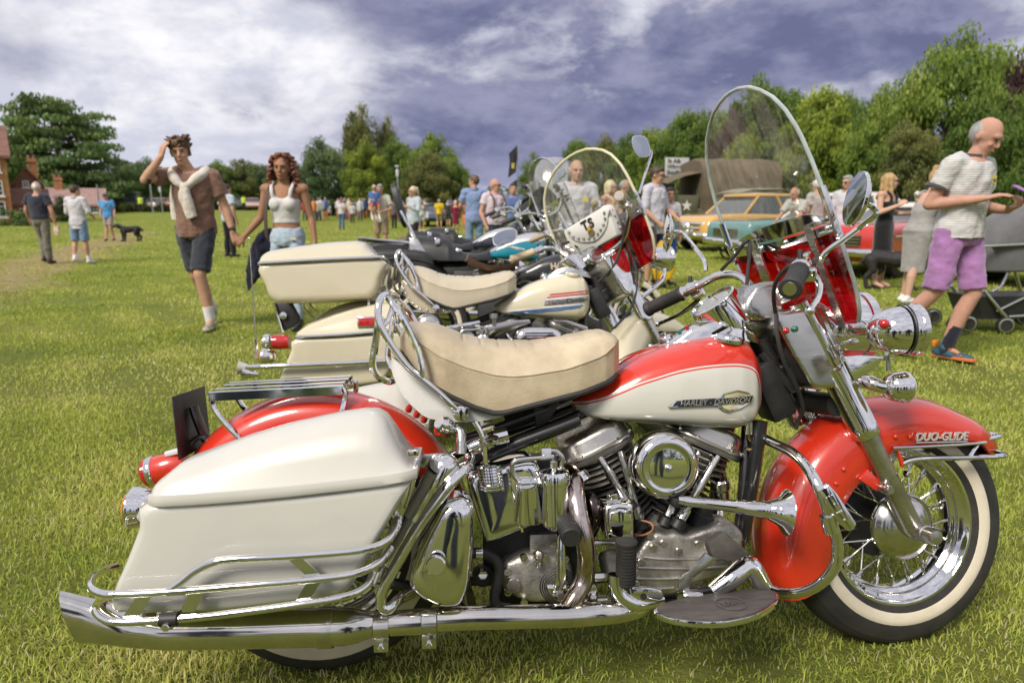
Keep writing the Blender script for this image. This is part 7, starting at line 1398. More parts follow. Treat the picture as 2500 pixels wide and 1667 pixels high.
    for s in 'LR':
        an = J['ank' + s]; a_ = R(feet[0] if s == 'L' else feet[1]); fd = V(math.sin(a_), -math.cos(a_), 0); kn = J['knee' + s]; up = (kn - an).normalized(); pit = max(0, an.z - .09)
        if sock: cap_b = MB(); cap(cap_b, an + V(0, 0, -.02), an.lerp(kn, sock[1]), .046, .047, 14, True, False); cap_b.build('sock', sock[0], root)
        if shoe:
            so = MB(); heel = an + V(0, .045, 0) * 0 - fd * .045; dn = V(0, 0, -.055); toe = an + fd * .175 + V(0, 0, -.052 - pit * .55)
            cap(so, heel + V(0, 0, -.03), an + fd * .06 + V(0, 0, -.038 - pit * .2), .040, .044, 12); cap(so, an + fd * .06 + V(0, 0, -.042 - pit * .2), toe, .044, .030, 12)
            if shoe[0] != 'sandal': cap(so, an, an + V(0, 0, .01), .045, .046, 12)
            sh_ = fuse(so, 'shoe', shoe[1], root, max(.008, vox * .6), 2); sl = MB(); hw_ = .042
            if len(shoe) > 2:
                sl.loft([[heel + V(0, 0, -.062) - fd * .03 + V(fd.y, -fd.x, 0) * x + fd * y * .29 + V(0, 0, z - pit * .5 * y) for x, y in ((-.03, 0), (-.036, .3), (-.045, .65), (-.032, .95), (0, 1.0), (.032, .95), (.045, .65), (.036, .3), (.03, 0))] for z in (0, .022)]); sl.build('sole', shoe[2], sh_, bevel=.004)
    if extra: extra(root, J, HM, cz)
    return root
C_ = cloth
def cap_sleeve(r, J, s, m): b = MB(); cap(b, J['sh' + s], J['el' + s], .072, .062, 12); cap(b, J['el' + s], J['wr' + s].lerp(J['el' + s], .4), .062, .06, 12, True, False); fuse(b, 'sleeve', m, r, .014, 2)
def stand(px, D): q = at(px, HZN, D); return V(q.x, D, 0)
def bag_strap(col):
    def f(root, J, HM, cz): MB().tube([V(.10, -.02, 1.46), V(0, -.15, 1.25), V(-.14, -.12, 1.02)], .016, 6, 4, flat=.4).build('shoulder_strap', col, root)
    return f
# --- the young couple
def tied_sweater(root, J, HM, cz):
    m = C_('offwhite', (.60, .55, .48)); b = MB(); n = V(-.02, -.01, 1.455)
    for s in (-1, 1): b.tube([n + V(0, .105, -.02), n + V(s * .11, .07, -.0), n + V(s * .145, -.01, -.01), n + V(s * .10, -.095, -.06), n + V(s * .03, -.135, -.13)], [.05, .055, .052, .045, .035], 10, 4)
    b.ball(n + V(.0, -.145, -.14), (.042, .035, .045), 12, 8); b.tube([n + V(.01, -.145, -.15), n + V(.02, -.155, -.25), n + V(.03, -.15, -.36), n + V(.05, -.145, -.42)], [.03, .045, .05, .048], 10, 4); b.tube([n + V(-.01, -.14, -.15), n + V(-.02, -.15, -.22), n + V(.0, -.145, -.30)], [.028, .04, .036], 10, 4)
    b.tube([n + V(-.12, .10, -.02), n + V(-.15, .12, -.25), n + V(-.17, .11, -.45)], [.07, .08, .06], 10, 3)
    fuse(b, 'sweater', m, root, .009, 2, .018); MB().lathe([(.033, -.013), (.035, -.008), (.035, .008), (.033, .013)], J['wrL'] + (J['elL'] - J['wrL']).normalized() * .035, J['wrL'] - J['elL'], 14, False).build('watch_strap', SATIN, root); MB().box(J['wrL'] + V(.02, -.03, .035), (.03, .03, .03)).build('watch', BLACK, root, bevel=.006)
    MB().lathe([(.047, -.02), (.05, 0), (.047, .02)], J['elR'].lerp(J['shR'], .05), J['elR'] - J['shR'], 14, False).build('elbow_band', SATIN, root)
pA = gnd(500, 800); 
person('young man in brown T-shirt and dark shorts, hand to his forehead, sweater round his neck', V(pA.x, pA.y, 0), 6, 1.83, dict(head=(-.065, -.05, 1.625), elR=(-.335, -.20, 1.37), wrR=(-.185, -.185, 1.57), shR=(-.18, -.01, 1.43), elL=(.265, .04, 1.13), wrL=(.33, .0, .90), hipL=(.085, 0, .93), kneeL=(.05, -.16, .52), ankL=(.105, -.13, .085), kneeR=(-.05, .03, .50), ankR=(.0, .27, .15)), 'tan',
       ('tee', C_('brown', (.20, .115, .085)), .86, .62), ('shorts', C_('slate', (.035, .04, .05)), .55), ('shoe', mat('suede', (.30, .26, .20), .8, var=.25, vsc=30), mat('sole', (.40, .37, .32), .7)), (C_('sock', (.72, .70, .68)), .32), ('tousled', 'brown'), (10, 8, -6), .0085, extra=tied_sweater, hands={'R': ((.25, .1, .95), (.6, .75, -.1), .35), 'L': ((.30, -.1, -.95), (-.2, .9, 0), .7)}, feet=(4, 8))
def denim(root, J, HM, cz):
    MB().tube([V(-.135, -.08, 1.40), V(-.155, -.12, 1.25), V(-.175, -.10, 1.05), V(-.19, -.05, .92)], .020, 6, 4, flat=.35).build('bag_strap', mat('canvas_strap', (.10, .07, .06), .8), root); MB().tube([V(-.10, .07, 1.43), V(-.135, -.02, 1.44), V(-.135, -.08, 1.40)], .020, 6, 3, flat=.35).build('bag_strap', MATS['canvas_strap'], root)
    MB().box(V(.10, -.125, .925), (.05, .006, .025)).build('denim_label', C_('label', (.6, .55, .42)), root)
pB = stand(697, 6.75)
person('young woman with curly auburn hair in white vest top and pale jeans', pB, 0, 1.68, dict(head=(.0, -.03, 1.615), elR=(-.245, -.02, 1.135), wrR=(-.40, -.10, .945), elL=(.245, .03, 1.13), wrL=(.29, -.04, .90), kneeL=(.10, -.1, .50), ankL=(.10, -.1, .085), ankR=(-.08, .12, .1)), 'brown', ('tank', C_('white_vest', (0.58, 0.57, 0.55), .05), 1.075, 0), ('slim', C_('pale_denim', (.38, .47, .56), .2), .1, 1.03), ('shoe', BLACK), None, ('curly', 'auburn'), (2, 3, 0), .0088, fem=True, extra=denim, hands={'R': ((-.75, -.1, -.65), (.3, .9, 0), .7)})
jb = MB(); q0 = V(pB.x - .30, pB.y - .03, 0)
jb.loft([[q0 + V(dx + w * math.cos(t) * (1 + .15 * math.sin(5 * t)), (.4 + .2 * math.sin(3 * t + z * 9)) * w * math.sin(t), z) for t in (2 * math.pi * k / 20 for k in range(20))] for z, w, dx in ((.98, .05, .14), (.91, .085, .10), (.82, .11, .06), (.72, .105, .03), (.62, .09, -.01), (.52, .07, -.05), (.44, .04, -.085), (.38, .012, -.10))])
tag(fuse(jb, 'jacket', C_('navy', (.012, .014, .03)), None, .010, 2, .05), 'dark navy jacket hanging at the hip of the curly-haired woman', 'jacket')
person('man in blue patterned shirt and black trousers half hidden behind the young man', gnd(565, 628), 150, 1.78, {}, 'fair', ('shirt', mat('cloth_bluepattern', (.16, .26, .42), .85, var=.5, vsc=26, col2=(.5, .55, .6)), .85, .6), ('trousers', C_('black', (.015, .015, .017)), .08), ('shoe', SATIN), None, ('short', 'dark'))
# --- left group
def crisp_bag(root, J, HM, cz):
    b = MB(); w = J['wrR']; b.loft([[w + V(.01 + x * .06, -.03 + y * .03, z) for x, y in ((-1, -1), (1, -1), (1, 1), (-1, 1))] for z in (-.06, -.12, -.22, -.27)]); b.build('carrier_bag', mat('orange_bag', (.62, .24, .06), .5, var=.5, vsc=20, col2=(.7, .6, .5)), root, bevel=.01)
    MB().lathe([(.030, -.01), (.032, 0), (.030, .01)], J['wrR'] + V(0, 0, .03), (0, .1, 1), 12, False).build('watch_strap', SATIN, root); ell(MB(), [(0, 0, .985, .182, .134), (0, 0, 1.012, .18, .133)], 24).build('belt', mat('belt_brown', (.06, .03, .022), .5), root)
person('grey-haired man seen from behind in navy T-shirt and grey trousers, carrying an orange bag', gnd(112, 644), 182, 1.76, dict(kneeL=(.06, -.12, .50), ankL=(.03, -.02, .12), kneeR=(-.10, .02, .50), elL=(.26, .02, 1.13), wrL=(.29, -.12, .90), elR=(-.28, .04, 1.13), wrR=(-.29, -.02, .88)), 'ruddy', ('tee', C_('navy_tee', (.03, .032, .05)), .95, .6), ('trousers', C_('greygreen', (.16, .15, .12)), .08), ('shoe', mat('brown_shoe', (.06, .035, .022), .6)), None, ('side', 'white'), (0, 8, 0), .012, 1.08, crisp_bag)
person('boy seen from behind in loose white shirt, denim shorts and white socks', gnd(203, 645), 175, 1.68, dict(kneeL=(.11, .02, .50), ankL=(.10, .10, .14), ankR=(-.1, -.08, .085), elL=(.26, -.02, 1.15), wrL=(.22, -.2, 1.05), elR=(-.26, -.02, 1.15), wrR=(-.22, -.2, 1.05)), 'fair', ('shirt', C_('white_shirt', (0.53, 0.52, 0.56), .06), .78, 1.25), ('shorts', C_('denim', (.16, .24, .36), .2), .52), ('shoe', mat('trainer', (.62, .60, .56), .6)), (C_('sock2', (.74, .74, .76)), .40), ('short', 'dark'), (-20, 0, 0), .012)
def cross_bag(root, J, HM, cz): MB().tube([V(.10, -.05, 1.45), V(.02, -.155, 1.30), V(-.10, -.16, 1.12), V(-.18, -.05, 1.0)], .012, 6, 4, flat=.4).build('bag_strap', SATIN, root)
pd = gnd(270, 588)
person('man in sky blue T-shirt, shorts and dark cap walking a black dog', V(pd.x, pd.y, 0), 12, 1.76, dict(kneeL=(.08, -.1, .50), ankL=(.12, .02, .1), kneeR=(-.08, -.02, .5), ankR=(-.10, -.1, .09), wrL=(.26, -.12, .90)), 'ruddy', ('tee', C_('sky', (.10, .30, .60)), .84, .62), ('shorts', C_('stone', (.30, .26, .24)), .56), ('sandal', mat('sandal', (.06, .045, .035), .7)), None, ('cap', 'grey', C_('capgrey', (.08, .08, .085))), (-10, 0, 0), .013, 1.05, cross_bag, glasses=True)
def dog(label, pos, heading, size, m, shag=.03, sit=False):
    r = thing('dog', label, 'dog', Matrix.Translation(pos) @ Matrix.Rotation(R(heading), 4, 'Z') @ Matrix.Scale(size, 4)); b = MB()
    cap(b, (0, -.20, .47), (0, .0, .47), .135, .125); cap(b, (0, .0, .47), (0, .25, .50), .115, .12); b.ball((0, -.22, .44), (.11, .12, .15), 14, 9); cap(b, (0, -.25, .53), (0, -.40, .60), .085, .075)
    b.ball((0, -.44, .62), (.085, .10, .09), 14, 9); cap(b, (0, -.50, .60), (0, -.58, .575), .05, .04); [cap(b, (s * .08, -.41, .65), (s * .105, -.40, .54), .03, .035) for s in (-1, 1)]
    for s in (-1, 1):
        y = -.24 + s * .04; cap(b, (s * .08, y, .42), (s * .085, y + .03, .24), .065, .045); cap(b, (s * .085, y + .03, .24), (s * .085, y, .05), .043, .036); cap(b, (s * .085, y, .04), (s * .085, y - .05, .03), .038, .032)
        y = .26 - s * .05; cap(b, (s * .07, y, .46), (s * .085, y - .04, .30), .085, .06); cap(b, (s * .085, y - .04, .30), (s * .085, y + .06, .18), .052, .038); cap(b, (s * .085, y + .06, .18), (s * .085, y + .04, .05), .038, .034); cap(b, (s * .085, y + .04, .04), (s * .085, y - .02, .03), .036, .03)
    cap(b, (0, .34, .52), (0, .44, .42), .04, .035); fuse(b, 'body', m, r, .014, 2, shag, SHAG); MB().ball((0, -.622, .585), (.02, .014, .015), 8, 6).build('nose', BLACK, r); [MB().ball((s * .04, -.525, .65), .011, 8, 6).build('eye', EYE, r) for s in (-1, 1)]; MB().box((0, -.60, .545), (.03, .05, .012)).build('tongue', LIPS, r, bevel=.004)
    return r
DOGM = mat('black_fur', (.018, .016, .016), .7, var=.5, vsc=25, bump=.9, bsc=60)
dog('shaggy black dog on a lead beside the man in the sky blue T-shirt', gnd(320, 590), -62, .92, DOGM, .06)
p_, q_ = V(pd.x + .30, pd.y - .1, .88), gnd(303, 590) + V(.1, 0, .52); tag(MB().tube([p_, p_.lerp(q_, .5) + V(0, 0, -.08), q_], .008, 6, 4).build('dog_lead', SATIN), 'thin dark lead between the man in sky blue and the shaggy dog', 'lead')
# --- middle group
pM = gnd(933, 622); CR_T = C_('cream_tee', (0.51, 0.48, 0.41), .06)
person('grey-haired man in cream T-shirt and khaki shorts carrying a child', V(pM.x, pM.y, 0), 14, 1.80, dict(elR=(-.27, -.06, 1.14), wrR=(-.05, -.27, 1.06), elL=(.26, -.04, 1.13), wrL=(.06, -.29, 1.08), kneeL=(.09, -.12, .5), ankL=(.09, -.12, .085), ankR=(-.07, .2, .12)), 'tan', ('tee', CR_T, .80, .62), ('shorts', C_('khaki', (.27, .20, .12)), .52), ('shoe', mat('hiker', (.09, .08, .06), .8)), None, ('short', 'grey'), (-15, 10, 0), .013, glasses=False)
person('small child in pink cap, blue T-shirt and red shorts, carried by the grey-haired man', V(pM.x - .10, pM.y - .24, .78), 20, .96, dict(kneeL=(.16, -.20, .86), ankL=(.17, -.16, .50), kneeR=(-.16, -.2, .86), ankR=(-.17, -.16, .5), head=(.0, -.03, 1.66), wrL=(.16, -.2, 1.1), wrR=(-.12, -.2, 1.1)), 'fair', ('tee', C_('blue_tee', (.06, .14, .36)), .92, .6), ('shorts', C_('red_shorts', (.50, .05, .04)), .80), ('shoe', mat('white_shoe', (.72, .72, .72), .6)), None, ('cap', 'blond', C_('pinkcap', (.62, .36, .42))), (-20, 10, 0), .013, 1.25)
def purse(root, J, HM, cz): MB().tube([V(-.12, -.06, 1.44), V(-.15, -.11, 1.3), V(-.16, -.08, 1.1)], .014, 6, 3, flat=.5).build('bag_strap', mat('pink_strap', (.6, .3, .28), .6), root); MB().ball(J['wrL'] + V(-.02, -.05, .02), (.02, .02, .035), 8, 6).build('green_drink', mat('lime', (.15, .55, .12), .4), root)
person('blonde woman with ponytail and sunglasses in pale blue shirt and black trousers', stand(1010, 17.0), -42, 1.72, dict(elL=(.25, -.06, 1.15), wrL=(.16, -.28, 1.22), kneeL=(.09, -.08, .5)), 'fair', ('shirt', C_('paleblue', (0.41, 0.47, 0.51), .08), .80, 1.7), ('slim', C_('blk2', (.015, .015, .017)), .1), ('shoe', SATIN), None, ('pony', 'pale'), (-15, 0, 0), .014, fem=True, glasses=True, extra=purse)
person('woman in white top and shorts walking behind the blonde woman', gnd(1030, 566), 30, 1.68, {}, 'tan', ('tank', C_('wt', (0.55, 0.54, 0.53)), 1.0, 0), ('shorts', C_('ws', (0.51, 0.51, 0.48)), .62), ('shoe', WHITE), None, ('long', 'brown'), fem=True)
person('grey-haired man from behind in yellow T-shirt and khaki shorts', gnd(1073, 560), 186, 1.75, dict(kneeL=(.1, .03, .5), ankL=(.1, .12, .12)), 'tan', ('tee', C_('yellow', (.66, .46, .01)), .86, .65), ('shorts', C_('khaki2', (.20, .15, .09)), .52), ('shoe', BRNL), None, ('side', 'grey'), (10, 0, 0), extra=lambda r, J, H_, c: MB().tube([V(.12, .08, 1.45), V(.0, .155, 1.2), V(-.14, .12, .98)], .01, 6, 3).build('bag_strap', SATIN, r))
person('blonde woman from behind in a loose burgundy dress', gnd(1113, 562), 172, 1.66, {}, 'fair', ('dress', C_('burgundy', (.16, .012, .035)), .36, .8, .24), None, ('shoe', SATIN), None, ('bob', 'pale'), fem=True, fat=1.12, extra=lambda r, J, H_, c: [cap_sleeve(r, J, s, C_('burgundy', (.16, .012, .035))) for s in 'LR'])
for a in (
    ('man in white T-shirt, blue jeans and red cap from behind', gnd(835, 561), 178, 1.74, 'ruddy', ('tee', C_('wt2', (0.53, 0.50, 0.55)), .88, .6), ('trousers', C_('jeans', (.07, .13, .22)), .08), ('shoe', BRNL), None, ('cap', 'grey', C_('redcap', (.5, .03, .04)))),
    ('woman in white top and black shorts, far left of the red-capped man', gnd(803, 544), 20, 1.66, 'tan', ('tee', C_('wt3', (0.53, 0.52, 0.53)), .9, .6), ('shorts', C_('bs', (.02, .02, .022)), .62), ('shoe', WHITE), None, ('long', 'brown')),
    ('woman in grey top and dark trousers right of the red-capped man', gnd(861, 549), -10, 1.66, 'fair', ('tee', C_('greytop', (.45, .46, .48)), .85, .8), ('slim', C_('dk', (.02, .022, .035)), .1), ('shoe', SATIN), None, ('bob', 'grey')),
    ('person in dark grey jacket and black trousers just right of the man carrying a child', gnd(963, 558), 160, 1.74, 'fair', ('shirt', C_('dkgrey', (.10, .095, .09)), .8, 1.8), ('trousers', C_('bk3', (.012, .012, .014)), .08), ('shoe', SATIN), None, ('short', 'dark')),
    ('woman in orange patterned top behind the burgundy dress', stand(1137, 42), 190, 1.66, 'fair', ('tee', C_('rust', (.36, .14, .08)), .85, .8), ('trousers', C_('patt', (.12, .10, .10), .5), .1), ('shoe', SATIN), None, ('long', 'ginger')),
    ('person in black with a grey backpack between the yellow T-shirt and the burgundy dress', stand(1094, 44), 165, 1.70, 'fair', ('tee', C_('bk4', (.03, .035, .03)), .85, .8), ('shorts', C_('bk5', (.03, .03, .03)), .55), ('shoe', SATIN), None, ('short', 'grey')),
    ('child in orange T-shirt behind the motorcycles', stand(1136, 30), 170, 1.05, 'fair', ('tee', C_('orange', (.62, .14, .03)), .85, .6), ('shorts', C_('or2', (.5, .12, .03)), .55), ('shoe', SATIN), None, ('short', 'brown'))):
    person(a[0], a[1], a[2], a[3], {}, a[4], *a[5:10])
person('tall man from behind in blue check shirt and jeans', stand(1158, 14.2), 195, 1.86, dict(elL=(.27, -.03, 1.15), wrL=(.2, -.2, 1.08)), 'tan', ('shirt', mat('cloth_check', (.20, .27, .46), .85, var=.25, vsc=60), .84, .7), ('trousers', C_('jeans2', (.16, .24, .36), .2), .08), ('shoe', BRNL), None, ('short', 'brown'), (50, 0, 0), .014)
def rucksack(root, J, HM, cz):
    for s in (-1, 1): MB().tube([V(s * .10, .11, 1.44), V(s * .13, -.0, 1.475), V(s * .125, -.15, 1.36), V(s * .15, -.17, 1.15), V(s * .17, -.02, 1.0)], .026, 6, 4, flat=.45).build('rucksack_strap', mat('ruck_brown', (.10, .07, .05), .8), root)
    MB().box((0, .21, 1.22), (.30, .16, .42)).build('rucksack', C_('ruck', (.04, .04, .05)), root, bevel=.04); 
person('bald bearded man with sunglasses, pale pink polo shirt and rucksack behind the bikes', stand(1207, 12.6), 38, 1.72, dict(elR=(-.29, .02, 1.13), wrR=(-.27, -.1, .90), elL=(.28, .04, 1.14)), 'ruddy', ('polo', C_('palepink', (.56, .47, .53), .06), .90, .55), ('trousers', C_('jn3', (.05, .07, .12)), .08), ('shoe', SATIN), None, ('bald', 'grey'), (25, 4, 0), .013, 1.22, rucksack, glasses=True)
person('man with dark hair in blue jacket peering over the handlebars', stand(1252, 15.5), 10, 1.74, {}, 'fair', ('shirt', C_('bluejk', (.10, .16, .34)), .8, 1.8), ('trousers', C_('jn4', (.05, .07, .12)), .08), ('shoe', SATIN), None, ('short', 'dark'))
def badge(root, J, HM, cz): MB().box((.09, -.150, 1.285), (.055, .012, .05)).build('sticker', mat('yellow_sticker', (.70, .55, .02), .5), root)
person('elderly man in white short-sleeved shirt seen through the cream motorcycle windscreen', stand(1405, 8.1), 4, 1.74, dict(elL=(.25, .02, 1.13), elR=(-.25, .02, 1.13)), 'fair', ('shirt', C_('wsh', (0.51, 0.51, 0.56), .05), .84, .68), ('trousers', C_('grtr', (.2, .2, .2)), .08), ('shoe', BRNL), None, ('side', 'white'), (6, 4, 0), .0105, extra=badge)
person('older woman with short pale blonde hair and sunglasses in sleeveless beige top', stand(1488, 11.3), 52, 1.64, {}, 'ruddy', ('tank', C_('beige', (.62, .50, .36)), .88, 0), ('trousers', C_('wtr', (.5, .48, .45)), .08), ('shoe', SATIN), None, ('bob', 'pale'), (20, 0, 0), .013, 1.22, fem=True, glasses=True)
person('man in dark grey T-shirt bending behind the blonde woman in beige', stand(1520, 12.5), 80, 1.70, {}, 'fair', ('tee', C_('chgrey', (.07, .07, .075)), .85, .7), ('trousers', C_('bk6', (.02, .02, .022)), .08), ('shoe', SATIN), None, ('side', 'grey'), (10, 30, 0), .014, 1.1)
person('man with sunglasses in white shirt and navy shorts beside the boy', stand(1598, 10.3), 48, 1.80, dict(elL=(.24, -.05, 1.14), wrL=(.16, -.26, 1.02), elR=(-.25, .02, 1.13), wrR=(-.2, -.18, .95)), 'tan', ('shirt', C_('wsh2', (0.50, 0.49, 0.56), .05), .78, 1.1), ('shorts', C_('navsh', (.04, .05, .11)), .52), ('shoe', SATIN), None, ('short', 'dark'), (15, 12, 0), .012, 1.08, glasses=True)
def tee_stripes(root, J, HM, cz):
    for z, c in ((1.26, (.60, .22, .20)), (1.18, (.60, .46, .10)), (1.10, (.16, .48, .42)), (1.02, (.25, .32, .52))):
        ell(MB(), [(0, 0, z - .035, .192 + (1.2 - z) * .06, .148 + (1.2 - z) * .06), (0, 0, z + .035, .192 + (1.2 - z) * .06, .148 + (1.2 - z) * .06)], 24).build('shirt_stripe', mat('stripe_c%d' % int(z * 100), c, .85), root)
person('boy in white T-shirt with rainbow stripes and blue shorts', stand(1632, 10.6), 20, 1.50, dict(wrR=(-.2, -.2, 1.0)), 'tan', ('tee', C_('wt5', (0.55, 0.53, 0.55)), .84, .6), ('shorts', C_('royal', (.02, .06, .26)), .58), ('shoe', SATIN), None, ('short', 'dark'), (-12, 0, 0), .012, .95, tee_stripes)
kb = MB(); q = stand(1622, 10.0); kb.loft([[q + V(w * math.cos(t) + dx, .3 * w * math.sin(t), z) for t in (2 * math.pi * k / 14 for k in range(14))] for z, w, dx in ((.16, .12, .02), (.3, .17, .03), (.5, .15, .0), (.68, .05, -.02), (.72, .02, -.02))]); tag(kb.build('carrier_bag', mat('yellow_bag', (.68, .42, .01), .5, var=.2, vsc=8)), 'yellow carrier bag between the man in white shirt and the boy', 'bag')
st_ = stand(1606, 9.9); tag(MB().tube([st_ + V(-.03, 0, .98), st_ + V(0, 0, .5), st_ + V(.03, 0, 0)], .010, 6).build('walking_stick', BRNL), 'thin brown walking stick by the man in white shirt', 'stick')
person('person in white shirt bending over the white car', stand(1960, 13.0), -60, 1.66, dict(lean=(0, -.22, -.06), head=(0, -.28, 1.52), shL=(.185, .0, 1.40), elL=(.22, -.35, 1.12), wrL=(.2, -.5, 1.0), elR=(-.22, -.35, 1.12), wrR=(-.2, -.5, 1.0)), 'fair', ('shirt', C_('wsh3', (0.48, 0.48, 0.45)), .85, .8), ('trousers', C_('tr3', (.2, .2, .2)), .08), ('shoe', SATIN), None, ('side', 'white'), (0, 20, 0), .014)
person('man in white cap behind the white car', stand(1992, 14.0), 200, 1.76, {}, 'fair', ('tee', C_('gw', (.45, .44, .42)), .85, .7), ('trousers', C_('tr4', (.2, .2, .2)), .08), ('shoe', SATIN), None, ('cap', 'grey', C_('whitecap', (.66, .62, .62))))
person('grey-haired man with glasses in white shirt behind the white car roof', stand(2065, 12.2), -52, 1.76, {}, 'fair', ('shirt', C_('wsh4', (0.51, 0.51, 0.55)), .85, .8), ('trousers', C_('tr5', (.2, .2, .2)), .08), ('shoe', SATIN), None, ('short', 'grey'), (-10, 5, 0), glasses='clear')
# --- right group
LB = C_('black_dress', (.016, .016, .018)); pW = gnd(2140, 703)
def sandal(root, J, HM, cz): [MB().box(J['ank' + s] + V(0, -.05, -.07), (.075, .22, .02)).build('sandal', SATIN, root, bevel=.008) for s in 'LR']
person('long-haired blonde woman with glasses in tight black dress', V(pW.x + .02, pW.y, 0), 38, 1.70, dict(elR=(-.24, -.02, 1.15), wrR=(-.10, -.23, 1.26), elL=(.24, -.02, 1.14), wrL=(.13, -.26, 1.12), kneeL=(.075, -.02, .5), kneeR=(-.075, .0, .5)), 'pale', ('dress', LB, .46, 0, .135), None, None, None, ('long', 'blond'), (34, 0, 0), .0095, fem=True, glasses='clear', extra=sandal, hands={'R': ((.3, -.5, .5), (.5, .2, -.5), .9), 'L': ((-.2, -.9, .2), (-.6, 0, -.5), .8)})
GD = C_('grey_dress', (.30, .29, .28)); pG = gnd(2235, 742)
person('woman in grey ribbed dress with hair tied up, leaning to the pram', V(pG.x - .07, pG.y, 0), 100, 1.66, dict(lean=(0, -.14, -.02), head=(0, -.20, 1.60), elL=(.22, -.16, 1.13), wrL=(.17, -.38, 1.03), elR=(-.22, -.17, 1.13), wrR=(-.17, -.40, 1.03), kneeL=(.08, -.03, .5), kneeR=(-.08, .06, .5), ankR=(-.08, .12, .09)), 'pale', ('dress', GD, .42, 0, .15), None, ('shoe', mat('white_tr', (.66, .66, .64), .6)), None, ('bun', 'blond'), (-10, 20, 0), .0098, 1.12, fem=True, extra=lambda r, J, H_, c: MB().tube([V(.08, .02, 1.40), V(.10, -.02, 1.44)], .03, 8).build('shirt_strap', WHITE, r))
def phone_etc(root, J, HM, cz):
    MB().box((-.005, -.40, 1.215), (.085, .16, .012), Euler((R(28), 0, R(10))).to_matrix()).build('phone', mat('purple_phone', (.22, .06, .28), .3, 0, .6), root, bevel=.006)
    MB().box((.085, -.140, 1.30), (.05, .012, .055)).build('sticker', mat('yellow_sticker', (.70, .55, .02), .5), root); MB().box((.085, -.147, 1.295), (.03, .004, .018)).build('sticker_print', mat('blue_print', (.05, .10, .35), .5), root)
    for s in 'LR':
        a, d = J['sh' + s].lerp(J['el' + s], .58), (J['el' + s] - J['sh' + s]); MB().lathe([(.074, -.012), (.080, -.008), (.080, .010), (.074, .012)], a, d, 18, False).build('sleeve_cuff', C_('charcoal', (.07, .07, .075)), root)
    for s in 'LR':
        an = J['ank' + s]; MB().tube([an + V(-.03, -.05, .01), an + V(.03, -.07, -.0), an + V(-.03, -.09, -.012), an + V(.03, -.11, -.02), an + V(-.02, -.13, -.028)], .0055, 6, 3).build('lace', mat('orange_lace', (.66, .18, .02), .6), root); MB().box(an + V(.0, .075, .03), (.05, .03, .05)).build('heel_tab', MATS['orange_lace'], root, bevel=.01)
STRM = mat('cloth_striped', (.62, .60, .56), .85, bump=.2, bsc=40)
def stripes(m, c0, c1, sc):
    N = m.node_tree.nodes; L = m.node_tree.links; tc = N.new('ShaderNodeTexCoord'); w = N.new('ShaderNodeTexWave'); w.bands_direction = 'Z'; w.inputs['Scale'].default_value = sc; w.inputs['Distortion'].default_value = .6; w.inputs['Detail'].default_value = 1; L.new(tc.outputs['Object'], w.inputs[0]); r = N.new('ShaderNodeValToRGB'); r.color_ramp.elements[0].position = .58; r.color_ramp.elements[1].position = .66
    r.color_ramp.elements[0].color = (*c0, 1); r.color_ramp.elements[1].color = (*c1, 1); L.new(w.outputs[0], r.inputs[0]); L.new(r.outputs[0], N['Principled BSDF'].inputs['Base Color'])
stripes(STRM, (.58, .57, .56), (.40, .40, .40), 19)
pS = gnd(2335, 886); CHA = C_('charcoal', (.07, .07, .075))
person('balding man in striped polo shirt and purple shorts looking down at his phone', V(pS.x - .04, pS.y + .1, 0), 26, 1.86, dict(lean=(0, -.03, -.01), head=(.02, -.09, 1.59), elR=(-.25, .08, 1.13), wrR=(-.10, -.20, 1.17), elL=(.25, .02, 1.12), wrL=(.10, -.25, 1.09), kneeR=(-.14, .03, .52), ankR=(-.22, .26, .18), kneeL=(.09, -.10, .50), ankL=(.0, .0, .085)), 'ruddy', ('polo', STRM, .90, .58, CHA), ('shorts', C_('purple', (.34, .17, .37), .1), .53), ('shoe', mat('teal_shoe', (.02, .07, .10), .6, var=.3, vsc=30), mat('orange_sole', (.60, .16, .04), .6)), (C_('navysock', (.02, .022, .035)), .42), ('side', 'grey'), (10, 30, 0), .0085, 1.06, phone_etc, feet=(10, 0), hands={'R': ((.45, -.85, .25), (.2, 0, -1), .25), 'L': ((-.35, -.85, .35), (-.3, -.2, .9), .75)})
dog('black dog standing behind the two women on the right', gnd(2190, 712) + V(.05, .25, 0), 60, .95, DOGM, .012)
